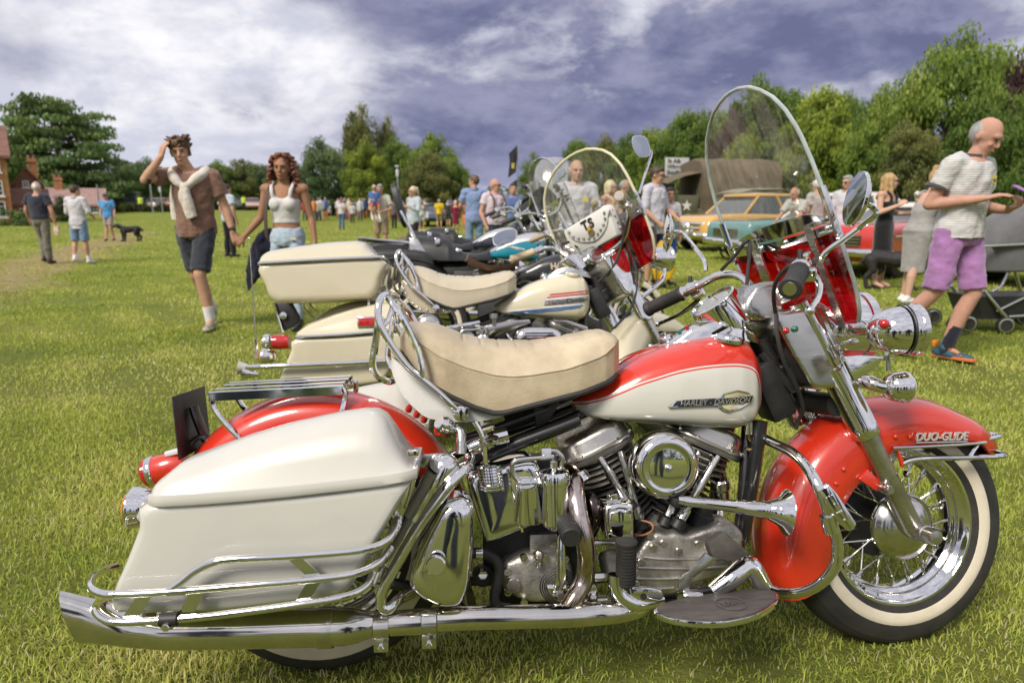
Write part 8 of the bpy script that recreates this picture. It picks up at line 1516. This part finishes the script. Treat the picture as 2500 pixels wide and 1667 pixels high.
def pram():
    p = gnd(2395, 818); r = thing('pram', 'grey pram with hood and silver frame beside the man with the phone', 'pram', Matrix.Translation((p.x + .12, p.y + .25, 0)) @ Matrix.Rotation(R(8), 4, 'Z')); G = C_('pram_grey', (.13, .13, .135)); AL = mat('pram_frame', (.66, .66, .62), .25, 1)
    rr = [[V(x * math.cos(t) * 1. + .22, .21 * w * math.sin(t), z) for t in (2 * math.pi * k / 24 for k in range(24))] for z, x, w in ((.58, .30, .7), (.60, .40, .9), (.70, .44, 1), (.82, .46, 1.04), (.84, .45, 1.0))]; MB().loft(rr).build('carrycot', G, r, 50)
    hr = []
    for a in np.linspace(0, R(105), 12): hr.append([V(.36 - .46 * math.cos(a) * 1.0, .225 * math.cos(t), .82 + .40 * math.sin(a) * math.sin(t) ** .7 + .0 * a) if True else 0 for t in np.linspace(.02, math.pi - .02, 15)])
    MB().loft(hr, False, False).build('hood', G, r, 60); MB().loft([[V(.16 + .30 * u, -.20 + .0 * u, z + .06 * math.sin(u * 3.1)) for u in np.linspace(0, 1, 8)] for z in (.98, 1.06)], False, False).build('hood_window', mat('mesh_red', (.45, .16, .14), .6), r)
    MB().tube([V(-.26, -.225, .83), V(.2, -.235, .85), V(.66, -.225, .855)], .014, 8, 2).build('rail', AL, r); MB().tube([V(.28, -.238, .85), V(.42, -.238, .853)], .022, 10).build('rail_joint', RUBBER, r)
    for s in (-1, 1): MB().tube([V(-.16, s * .2, .42), V(.10, s * .22, .16), V(.12, s * .22, .12)], .016, 8).build('frame_tube', AL, r); MB().tube([V(.52, s * .2, .58), V(.68, s * .22, .30), V(.72, s * .22, .14)], .016, 8).build('frame_tube', AL, r); MB().tube([V(.48, s * .2, .58), V(.40, s * .2, .40), V(.0, s * .2, .22)], .013, 8).build('frame_tube', AL, r)
    MB().tube([V(.12, -.22, .17), V(.70, -.22, .19)], .013, 8).build('cross_bar', AL, r); MB().tube([V(-.30, 0, .5), V(-.42, 0, .95), V(-.5, 0, 1.02)], .014, 8, 2).build('handle', RUBBER, r)
    MB().loft([[V(x, y, z) for x, y in ((-.12, -.17), (.55, -.17), (.55, .17), (-.12, .17))] for z in (.14, .17)] + [[V(x, y, z) for x, y in ((-.2, -.2), (.62, -.2), (.62, .2), (-.2, .2))] for z in (.36,)]).build('basket', SATIN, r)
    for x, z in ((.10, .085), (.72, .085), (-.42, .11), (-.30, .11)):
        for s in (-1, 1):
            w = MB().lathe([(.045, -.02), (.06, -.024), (.08, -.02), (.083, 0), (.08, .02), (.06, .024), (.045, .02)], V(x, s * .22, z), (.25, 1, 0), 24).build('wheel', RUBBER, r); MB().lathe([(.0003, -.012), (.045, -.012)], V(x, s * .22, z), (.25, 1, 0), 16, False).build('hub', SATIN, w); MB().lathe([(.055, -.0255), (.066, -.026), (.07, -.024)], V(x, s * .22, z), (.25, 1, 0), 24, False).build('rim', AL, w)
pram()
# ---------------------------------------------------------------- vehicles beyond the bikes
GLS = mat('car_glass', (.06, .07, .075), .06, 0, 1.); OLIVE = mat('olive_drab', (.10, .095, .055), .7, var=.15, vsc=3); CANVAS = mat('brown_canvas', (.125, .095, .060), .9, var=.18, vsc=2.5, bump=.5, bsc=5)
def car(label, pos, heading, prof, cabin, W, paint, roofm, wheels=((.75, .33), (3.55, .33)), style='fifties', ww=True, cat='car', group='vintage cars on show', hoodm=None):
    """x from the nose (0) to the tail; prof = lower body outline, cabin = (x0 base, x0 top, x1 top, x1 base, z0, z1). heading: nose direction, 0 = picture left"""
    r = thing('parked_car', label, cat, Matrix.Translation(pos) @ Matrix.Rotation(R(heading), 4, 'Z'), group)
    ol = cr([V(x, 0, z) for x, z in prof], 3, True); MB().pillow(ol, -W / 2, W / 2, .14, 5, True).build('body', paint, r, 50)
    xa, xb, xc, xd, z0, z1 = cabin; w0, w1 = W / 2 - .10, W / 2 - .26
    rings = [[V(xa, -w0, z0), V(xd, -w0, z0), V(xd, w0, z0), V(xa, w0, z0)], [V(xb, -w1, z1 - .10), V(xc, -w1, z1 - .10), V(xc, w1, z1 - .10), V(xb, w1, z1 - .10)]]
    MB().loft(rings).build('windows', GLS, r, 0, bevel=.03)
    rf = MB(); rf.loft([[V(xb - .12 + i, -w1 - .03 + i, z), V(xc + .14 - i, -w1 - .03 + i, z), V(xc + .14 - i, w1 + .03 - i, z), V(xb - .12 + i, w1 + .03 - i, z)] for z, i in ((z1 - .12, 0.), (z1 - .04, .02), (z1, .16))]); rf.build('roof', roofm, r, 40, bevel=.05, seg=3)
    for s in (-1, 1):
        for a, b in (((xa, z0), (xb, z1 - .1)), ((xd, z0), (xc, z1 - .1)), ((xa * .45 + xd * .55, z0), (xb * .45 + xc * .55, z1 - .1))): MB().tube([V(a[0], s * (w0 + .005), a[1]), V(b[0], s * (w1 + .012), b[1])], .038, 6).build('pillar', roofm, r)
    for x, rd in wheels:
        for s in (-1, 1):
            w = MB().lathe([(.17, -.1), (rd * .72, -.10), (rd * .95, -.075), (rd, -.03), (rd, .03), (rd * .95, .075), (rd * .72, .10), (.17, .1)], V(x, s * (W / 2 - .13), rd), (0, 1, 0), 28).build('wheel', TYRE, r)
            if ww: MB().lathe([(rd * .58, .104), (rd * .86, .092)], V(x, s * (W / 2 - .13), rd), (0, s, 0), 28, False).build('whitewall', WW, w)
            MB().lathe([(.0003, .13), (.08, .125), (rd * .58, .100)], V(x, s * (W / 2 - .13), rd), (0, s, 0), 24, False).build('hubcap', CHROME, w)
            MB().lathe([(rd + .05, -.02), (rd + .09, .0)], V(x, s * (W / 2 - .02), rd), (0, s, 0), 28, False).build('wheel_arch', SATIN, r)
    zb = .45
    for x, sg in ((-.10, 1), (prof[-1][0] if False else max(p[0] for p in prof) + .10, -1)):
        MB().tube([V(x + sg * .25, -W / 2 - .02, zb), V(x + sg * .03, -W / 2 + .12, zb), V(x, 0, zb), V(x + sg * .03, W / 2 - .12, zb), V(x + sg * .25, W / 2 + .02, zb)], .075, 10, 4).build('bumper', CHROME, r)
    for s in (-1, 1):
        for k in ((0,) if style != 'quad' else (0, 1)): lamp(r, V(.06, s * (W / 2 - .24 - k * .22), .74), (-1, 0, 0), .095, .08)
    if style == 'bullet':
        MB().lathe([(.17, 0), (.17, .06), (.12, .12), (.0003, .15)], V(.02, 0, .66), (-1, 0, 0), 20).build('grille_bullet', CHROME, r); MB().tube([V(0, -W / 2 + .3, .64), V(-.03, 0, .64), V(0, W / 2 - .3, .64)], .05, 8, 3).build('grille_bar', CHROME, r); MB().tube([V(.02, -W / 2 + .3, .76), V(-.01, 0, .78), V(.02, W / 2 - .3, .76)], .04, 8, 3).build('grille_bar', CHROME, r)
        for s in (-1, 1): MB().box(V(-.16, s * .45, .48), (.10, .12, .26)).build('overrider', CHROME, r, bevel=.03)
    else: MB().box(V(-.005, 0, .64), (.04, W - .75, .20)).build('grille', SATIN, r, bevel=.02); [MB().box(V(-.03, 0, .57 + .05 * k), (.03, W - .8, .012)).build('grille_bar', CHROME, r) for k in range(4)]
    MB().tube([V(.3, -W / 2 - .012, .72), V(2.2, -W / 2 - .014, .74), V(4.4, -W / 2 - .01, .72)], .014, 6).build('side_trim', CHROME, r)
    return r
YEL = mat('amber_paint', (.58, .33, .06), .3, 0, 1., var=.03, vsc=2); TEALC = mat('turquoise_paint', (.11, .27, .27), .3, 0, 1.); WHC = mat('ivory_paint', (.66, .63, .56), .3, 0, 1.); REDC = mat('scarlet_paint', (.50, .03, .02), .28, 0, 1.)
P50 = [(.02, .42), (.0, .62), (.08, .84), (.35, .98), (1.2, 1.04), (2.6, 1.02), (3.8, 1.0), (4.6, .90), (4.9, .70), (4.9, .42), (4.6, .26), (2.5, .24), (.4, .26)]
P60 = [(.02, .42), (-.02, .62), (.02, .82), (.2, .90), (1.4, .95), (3.2, .96), (4.7, .93), (5.0, .80), (5.0, .45), (4.7, .28), (2.5, .25), (.3, .28)]
g0 = gnd(1672, 612); car('amber yellow vintage saloon with chrome bullet grille seen under the big windscreen', V(g0.x, g0.y, 0), 24, P50, (1.35, 1.95, 3.2, 4.1, 1.0, 1.62), 1.85, YEL, YEL, style='bullet')
g0 = at(1775, HZN, 15.6); car('turquoise saloon with white roof behind the big windscreen', V(g0.x, 15.6, 0), 12, P60, (1.9, 2.6, 3.7, 4.4, .93, 1.55), 1.85, TEALC, WHC)
g0 = at(2032, HZN, 11.9); car('red car with pale bonnet and four headlamps left of the woman in black', V(g0.x, 11.9, 0), 38, P60, (2.3, 2.9, 3.6, 4.2, .93, 1.3), 1.85, REDC, WHC, style='quad', ww=False)
g0 = at(2440, HZN, 10.5); car('black vintage car with red roof at the right picture edge', V(g0.x, 10.5, 0), 8, P50, (1.2, 1.5, 3.3, 3.8, 1.0, 1.55), 1.75, SATIN, REDC)
def lorry():
    D = 26.; p = at(1618, HZN, D); r = thing('army_lorry', 'olive army lorry with brown canvas cover and white star', 'lorry', Matrix.Translation((p.x, D, 0)) @ Matrix.Rotation(R(10), 4, 'Z'))
    rr = []
    for i in range(33):
        x = 1.05 + 3.1 * i / 32; sag = .07 * abs(math.sin(math.pi * 4 * i / 32)); rr.append([V(x, -1.05, 1.1), V(x, -1.08 + .02 * math.sin(i * 1.7), 1.7), V(x, -1.02, 2.5 + sag * .5), V(x, -.8, 2.84 + sag), V(x, 0, 2.95 + sag), V(x, .8, 2.84 + sag), V(x, 1.02, 2.5), V(x, 1.05, 1.1)])
    MB().loft(rr).build('canvas_cover', CANVAS, r, 60); MB().box((2.6, 0, 1.0), (3.3, 2.1, .35)).build('cargo_bed', OLIVE, r, bevel=.03)
    MB().loft([[V(x, y, z + .1 * (1 - abs(y))) for y in (-.95, -.5, 0, .5, .95)] for x, z in ((-.25, 2.05), (.4, 2.32), (1.02, 2.45))], False, False).build('cab_canvas', CANVAS, r, 60)
    cb = MB().box((.5, 0, 1.25), (1.0, 1.9, .8)).build('cab', OLIVE, r, bevel=.05); MB().box((.1, 0, 1.85), (.06, 1.8, .42)).build('windscreen_frame', OLIVE, r, bevel=.02); MB().box((.09, 0, 1.85), (.08, 1.6, .3)).build('windscreen', GLS, r)
    MB().box((-.7, 0, 1.25), (1.4, 1.1, .5)).build('bonnet', OLIVE, r, bevel=.08); 
    for s in (-1, 1): MB().tube([V(-1.5, s * .8, .75), V(-1.2, s * .8, 1.02), V(-.6, s * .8, 1.05), V(-.1, s * .8, .8)], .22, 8, 3, flat=.3).build('mudguard', OLIVE, r); MB().lathe([(.0003, .03), (.08, .02), (.09, 0)], V(-1.42, s * .5, 1.25), (-1, 0, 0), 14).build('headlamp', CLEAR_LENS, r)
    st = []
    for k in range(10): a = math.pi / 2 + math.pi * k / 5; q = .21 if k % 2 == 0 else .085; st.append(V(.52 + q * math.cos(a), -.956, 1.28 + q * math.sin(a)))
    MB().prism(st, (0, -.006, 0)).build('star', mat('star_white', (.66, .64, .58), .7), r, 0)
    bp = MB().box((-1.62, 0, .72), (.12, 2.1, .26)).build('bumper', OLIVE, r, bevel=.02); text('bumper_lettering', 'USA 4071', mat('stencil', (.5, .49, .42), .8), r, facing(V(-1.4, -1.065, .74), (1, 0, 0), (0, 0, 1)), .14, .002)
    for x in (-.95, 2.0, 3.3):
        for s in (-1, 1): w = MB().lathe([(.2, -.12), (.4, -.14), (.45, -.09), (.45, .09), (.4, .14), (.2, .12)], V(x, s * .85, .45), (0, 1, 0), 24).build('wheel', TYRE, r); MB().lathe([(.0003, .14), (.2, .13)], V(x, s * .85, .45), (0, s, 0), 16, False).build('hub', OLIVE, w)
    MB().box((-.05, -1.1, 1.75), (.04, .06, .32)).build('mirror', SATIN, r)
    # signboard
    b = at(1644, 408, D + 2.2); s_ = thing('signboard', 'pale signboard with black lettering behind the army lorry', 'sign', Matrix.Translation((b.x, D + 2.2, 0)) @ Matrix.Rotation(R(10), 4, 'Z')); z = b.z
    MB().box((.15, 0, z), (1.0, .06, .72)).build('board', mat('board_grey', (.48, .48, .46), .7), s_, bevel=.01); [MB().box((x, .05, z / 2), (.06, .06, z)).build('post', SATIN, s_) for x in (-.2, .5)]
    for i, t in enumerate(('St Alb', 'Wheel', 'South')): text('board_lettering', t, SATIN, s_, facing(V(-.27, -.035, z + .22 - .22 * i), (1, 0, 0), (0, 0, 1)), .23, .002, 0, .006, align='LEFT')
    D = 22.6; p = at(1722, HZN, D); j = thing('jeep', 'olive jeep with pale canvas roof in front of the army lorry', 'jeep', Matrix.Translation((p.x, D, 0)) @ Matrix.Rotation(R(14), 4, 'Z')); LC = mat('pale_canvas', (.26, .24, .17), .9, var=.1, vsc=4)
    MB().pillow(cr([V(-.1, 0, .5), V(-.1, 0, .95), V(.2, 0, 1.03), V(1.0, 0, 1.06), (V(2.6, 0, 1.05)), V(2.7, 0, .5), V(1.3, 0, .42)], 2, True), -.75, .75, .05, 3, True).build('body', OLIVE, j, 40); MB().loft([[V(x, y, z + .08 * (1 - y * y)) for y in (-.75, -.4, 0, .4, .75)] + [V(x, y, z + .05 * (1 - y * y)) for y in (.75, .4, 0, -.4, -.75)] for x, z in ((.7, 1.62), (1.2, 1.74), (2.3, 1.76), (2.6, 1.70))]).build('canvas_roof', LC, j, 50); MB().box((.8, 0, 1.36), (.05, 1.45, .5)).build('windscreen_frame', OLIVE, j, bevel=.02)
    for x in (.35, 2.1):
        for s in (-1, 1): MB().lathe([(.15, -.08), (.34, -.09), (.37, -.05), (.37, .05), (.34, .09), (.15, .08)], V(x, s * .65, .37), (0, 1, 0), 20).build('wheel', TYRE, j)
    for s in (-1, 1): MB().lathe([(.0003, .03), (.08, .02), (.085, 0)], V(-.1, s * .4, .85), (-1, 0, 0), 12).build('headlamp', CLEAR_LENS, j); [MB().tube([V(x, s * .72, 1.0), V(x, s * .72, 1.68)], .02, 6).build('roof_post', OLIVE, j) for x in (1.2, 2.55)]
lorry()
def trailer():
    D = 21.; p = at(1346, HZN, D); r = thing('caravan', 'polished silver caravan with domed roof behind the bikes', 'caravan', Matrix.Translation((p.x, D, 0)) @ Matrix.Rotation(R(-12), 4, 'Z')); rr = []
    for i in range(15):
        y = -.6 + 4.6 * i / 14; e = min(1, max(.12, math.sin(math.acos(max(-1, min(1, 1 - (i + .3) / 3.2))) if i < 3 else math.pi / 2))); rr.append([V(.62 * e * math.copysign(abs(math.cos(a)) ** .6, math.cos(a)) , y, 1.55 + 1.17 * e * math.copysign(abs(math.sin(a)) ** .75, math.sin(a))) for a in (2 * math.pi * k / 28 for k in range(28))])
    MB().loft(rr).build('shell', CHROME2, r, 60); MB().box((0, -.55, 1.75), (.6, .08, .4)).build('window', GLS, r, bevel=.03); [MB().lathe([(.12, -.09), (.3, -.09), (.3, .09), (.12, .09)], V(s * .5, 1.6, .3), (1, 0, 0), 18).build('wheel', TYRE, r) for s in (-1, 1)]
trailer()
# ---------------------------------------------------------------- poles, flags, stall, far cars, crowd
def pole(px, top, D, name, label, cat, r=.05, head=None):
    p = at(px, HZN, D); h_ = at(px, top, D).z; t = thing(name, label, cat, Matrix.Translation((p.x, D, 0))); MB().tube([V(0, 0, 0), V(0, 0, h_ * .6), V(0, 0, h_)], [r, r * .8, r * .6], 8).build('post', STEEL, t)
    if head: head(t, h_)
    return t
def lamp_head(t, h_): MB().box((0, -.05, h_ + .05), (.22, .5, .12)).build('lamp_head', mat('lamp_grey', (.5, .52, .54), .4), t, bevel=.03); MB().box((0, -.1, h_ - .45), (.2, .2, .5)).build('control_box', MATS['lamp_grey'], t, bevel=.03)
pole(973, 408, 52, 'lamp_post', 'grey lamp post in front of the middle trees', 'lamp post', .09, lamp_head); pole(396, 452, 70, 'lamp_post', 'slim lamp post left of the young man with raised arm', 'lamp post', .07, lamp_head); pole(243, 450, 62, 'street_pole', 'bare pole right of the cedar', 'pole', .08); pole(372, 432, 72, 'telegraph_pole', 'brown telegraph pole among the trees on the left', 'pole', .1)
def flag(t, h_):
    b = MB(); m = mat('black_flag', (.02, .02, .03), .8, var=.3, vsc=3); rr = [[V(-.04 - .34 * u + .03 * math.sin(v * 5), .08 * math.sin(v * 4 + u * 5), h_ - .05 - 1.1 * v - .35 * u * (1 - v * .3)) for u in np.linspace(0, 1, 7)] for v in np.linspace(0, 1, 9)]
    b.loft(rr, False, False); b.build('flag', m, t, 60); MB().box((-.2, -.06, h_ - .9), (.12, .02, .22)).build('flag_emblem', mat('flag_gold', (.6, .45, .05), .7), t)
    b = MB(); b.loft([[V(-.02 - .3 * u, .05 * math.sin(u * 6), h_ - 1.45 - .35 * v - .2 * u) for u in np.linspace(0, 1, 5)] for v in (0, .5, 1)], False, False); b.build('flag', m, t, 60)
pole(1264, 352, 30, 'flag_pole', 'thin flag pole with two limp black flags', 'flag', .025, flag)
def feather(t, h_): b = MB(); b.loft([[V(-.05 - w, 0, z), V(.02 + w * .3, .01, z)] for z, w in ((.6, .12), (1.0, .16), (1.5, .12), (h_, .02))], False, False); b.build('banner', WHITE, t, 0); MB().box((-.02, -.012, .85), (.1, .01, .4)).build('banner_print', mat('print_blue', (.05, .2, .5), .6), t)
pole(1450, 452, 11.0, 'feather_banner', 'white feather banner behind the elderly man in white shirt', 'banner', .012, feather)
def far_cars():
    rows = [(296, 'black', (.03, .03, .035), 'car'), (318, 'white', (.6, .6, .6), 'car'), (331, 'lime', (.35, .50, .15), 'van'), (352, 'silver', (.4, .42, .44), 'car'), (368, 'dark blue', (.04, .06, .10), 'car'), (384, 'cream', (.55, .45, .38), 'car'), (405, 'pale pink', (.55, .40, .40), 'car'), (432, 'bright red', (.42, .02, .03), 'car'), (586, 'dark grey', (.06, .06, .065), 'car'), (618, 'rose', (.50, .33, .33), 'car'), (1046, 'metallic grey', (.35, .36, .38), 'car'), (1064, 'navy', (.03, .05, .09), 'car')]
    for i, (px, nm, c, k) in enumerate(rows):
        D = 78 if px < 460 else 84 if px < 700 else 46; p = at(px, HZN, D); z = float(rise(D)); van = k == 'van'
        r = thing('distant_' + k, '%s %s parked far off %s' % (nm, k, 'left of the young man' if px < 460 else 'between the young couple' if px < 700 else 'behind the woman in white shorts'), k, Matrix.Translation((p.x, D, z)) @ Matrix.Rotation(R(-90 + (i * 37 % 50) - 10), 4, 'Z'), 'cars parked at the far edge'); m = mat('far_' + nm.replace(' ', '_'), c, .35, 0, .7)
        b = MB().pillow(cr([V(-2, 0, .35), V(-2.05, 0, .75), V(-1.2, 0, .95), V(1.6, 0, .98), V(2.05, 0, .8), V(2.05, 0, .35)], 2, True), -.85, .85, .12, 3, True); b.build('body', m, r, 50); top = 2.1 if van else 1.45
        MB().loft([[V(-1.0, -.75, .95), V(1.6, -.75, .95), V(1.6, .75, .95), V(-1., .75, .95)], [V(-.5, -.62, top - .08), V(1.2, -.62, top - .08), V(1.2, .62, top - .08), V(-.5, .62, top - .08)]]).build('windows', GLS, r, 0, bevel=.05); MB().box((.35, 0, top - .03), (1.85, 1.3, .1)).build('roof', m, r, bevel=.04)
        for x in (-1.3, 1.3):
            for s in (-1, 1): MB().lathe([(.1, -.09), (.31, -.09), (.31, .09), (.1, .09)], V(x, s * .78, .31), (0, 1, 0), 14).build('wheel', TYRE, r)
far_cars()
for px, D, lb in ((344, 74, 'steward in yellow hi-vis vest beside the lime van'), (596, 80, 'steward in yellow hi-vis vest between the young couple')):
    p = at(px, HZN, D); person(lb, V(p.x, D, float(rise(D))), 0, 1.8, {}, 'fair', ('tee', mat('hivis', (.50, .72, .03), .6), .85, 1.2), ('trousers', C_('bk3', (.012, .012, .014)), .08), None, None, ('short', 'dark'), vox=.03)
def stall():
    D = 66; p = at(882, HZN, D); z = float(rise(D)); r = thing('market_stall', 'yellow roofed market stall under the middle trees', 'stall', Matrix.Translation((p.x, D, z))); ym = mat('yellow_awning', (.60, .42, .05), .7)
    MB().box((0, 0, 1.75), (1.9, 1.2, .45)).build('fascia', ym, r, bevel=.02); MB().loft([[V(-1.5, -1.0, 1.35), V(1.5, -1.0, 1.35)], [V(-1.0, -.4, 1.6), V(1.0, -.4, 1.6)]], False, False).build('awning', mat('olive_awning', (.32, .30, .12), .8), r); MB().box((0, -.3, .5), (2.2, .8, 1.)).build('counter', BRNL, r); [MB().tube([V(x, -.9, 0), V(x, -.9, 1.4)], .04, 6).build('post', STEEL, r) for x in (-1.3, 1.3)]
stall()
def crowd():
    r_ = random.Random(11); b = MB(); cols = []
    pal = [(.5, .5, .52), (.05, .06, .09), (.35, .05, .05), (.06, .12, .28), (.55, .45, .3), (.02, .02, .025), (.5, .2, .06), (.25, .3, .35), (.6, .58, .5)]
    def part(f, c): n0 = len(b.v); f(); cols.extend([c] * (len(b.v) - n0))
    for i in range(65):
        px = r_.choice((r_.uniform(735, 860), r_.uniform(850, 1000), r_.uniform(990, 1170))); D = r_.uniform(52, 70); p = at(px, HZN, D); z = float(rise(D)); o = V(p.x, D, z); hh = r_.uniform(.9, 1.05); c1, c2 = r_.choice(pal), r_.choice(pal[1:7])
        if i > 59: o = V(*((.1, -.5, -.2), (-1.3, -1.4, 0), (1.3, -1.7, 0), (.4, -2.9, 0), (-2.6, -2.2, 0))[i - 60]); c1, c2 = pal[(5, 1, 5, 3, 1)[i - 60]], pal[1]   # onlookers mirrored in the chrome
        part(lambda: cap(b, o + V(0, 0, .85 * hh), o + V(0, 0, 1.38 * hh), .17, .19, 8), c1); part(lambda: b.ball(o + V(0, 0, 1.62 * hh), (.09, .1, .13), 8, 6), r_.choice([(.4, .25, .18), (.1, .06, .04), (.3, .25, .2)]))
        for s in (-1, 1): part(lambda: cap(b, o + V(s * .09, 0, .85 * hh), o + V(s * .1, .1 * s, .08), .09, .06, 8), c2); part(lambda: cap(b, o + V(s * .2, 0, 1.38 * hh), o + V(s * .26, -.05, .9 * hh), .05, .04, 6), c1)
    m = bpy.data.materials.new('crowd_clothes'); m.use_nodes = True; a = m.node_tree.nodes.new('ShaderNodeAttribute'); a.attribute_name = 'tone'; m.node_tree.links.new(a.outputs['Color'], m.node_tree.nodes['Principled BSDF'].inputs['Base Color'])
    me = bpy.data.meshes.new('crowd'); me.from_pydata([tuple(p) for p in b.v], [], b.f); at_ = me.attributes.new('tone', 'FLOAT_COLOR', 'POINT'); at_.data.foreach_set('color', np.array([(*c, 1) for c in cols], np.float32).ravel()); me.polygons.foreach_set('use_smooth', [True] * len(me.polygons)); me.materials.append(m)
    tag(link('crowd', me), 'crowd of visitors under the middle trees and about the field', 'crowd', kind='stuff')
crowd()
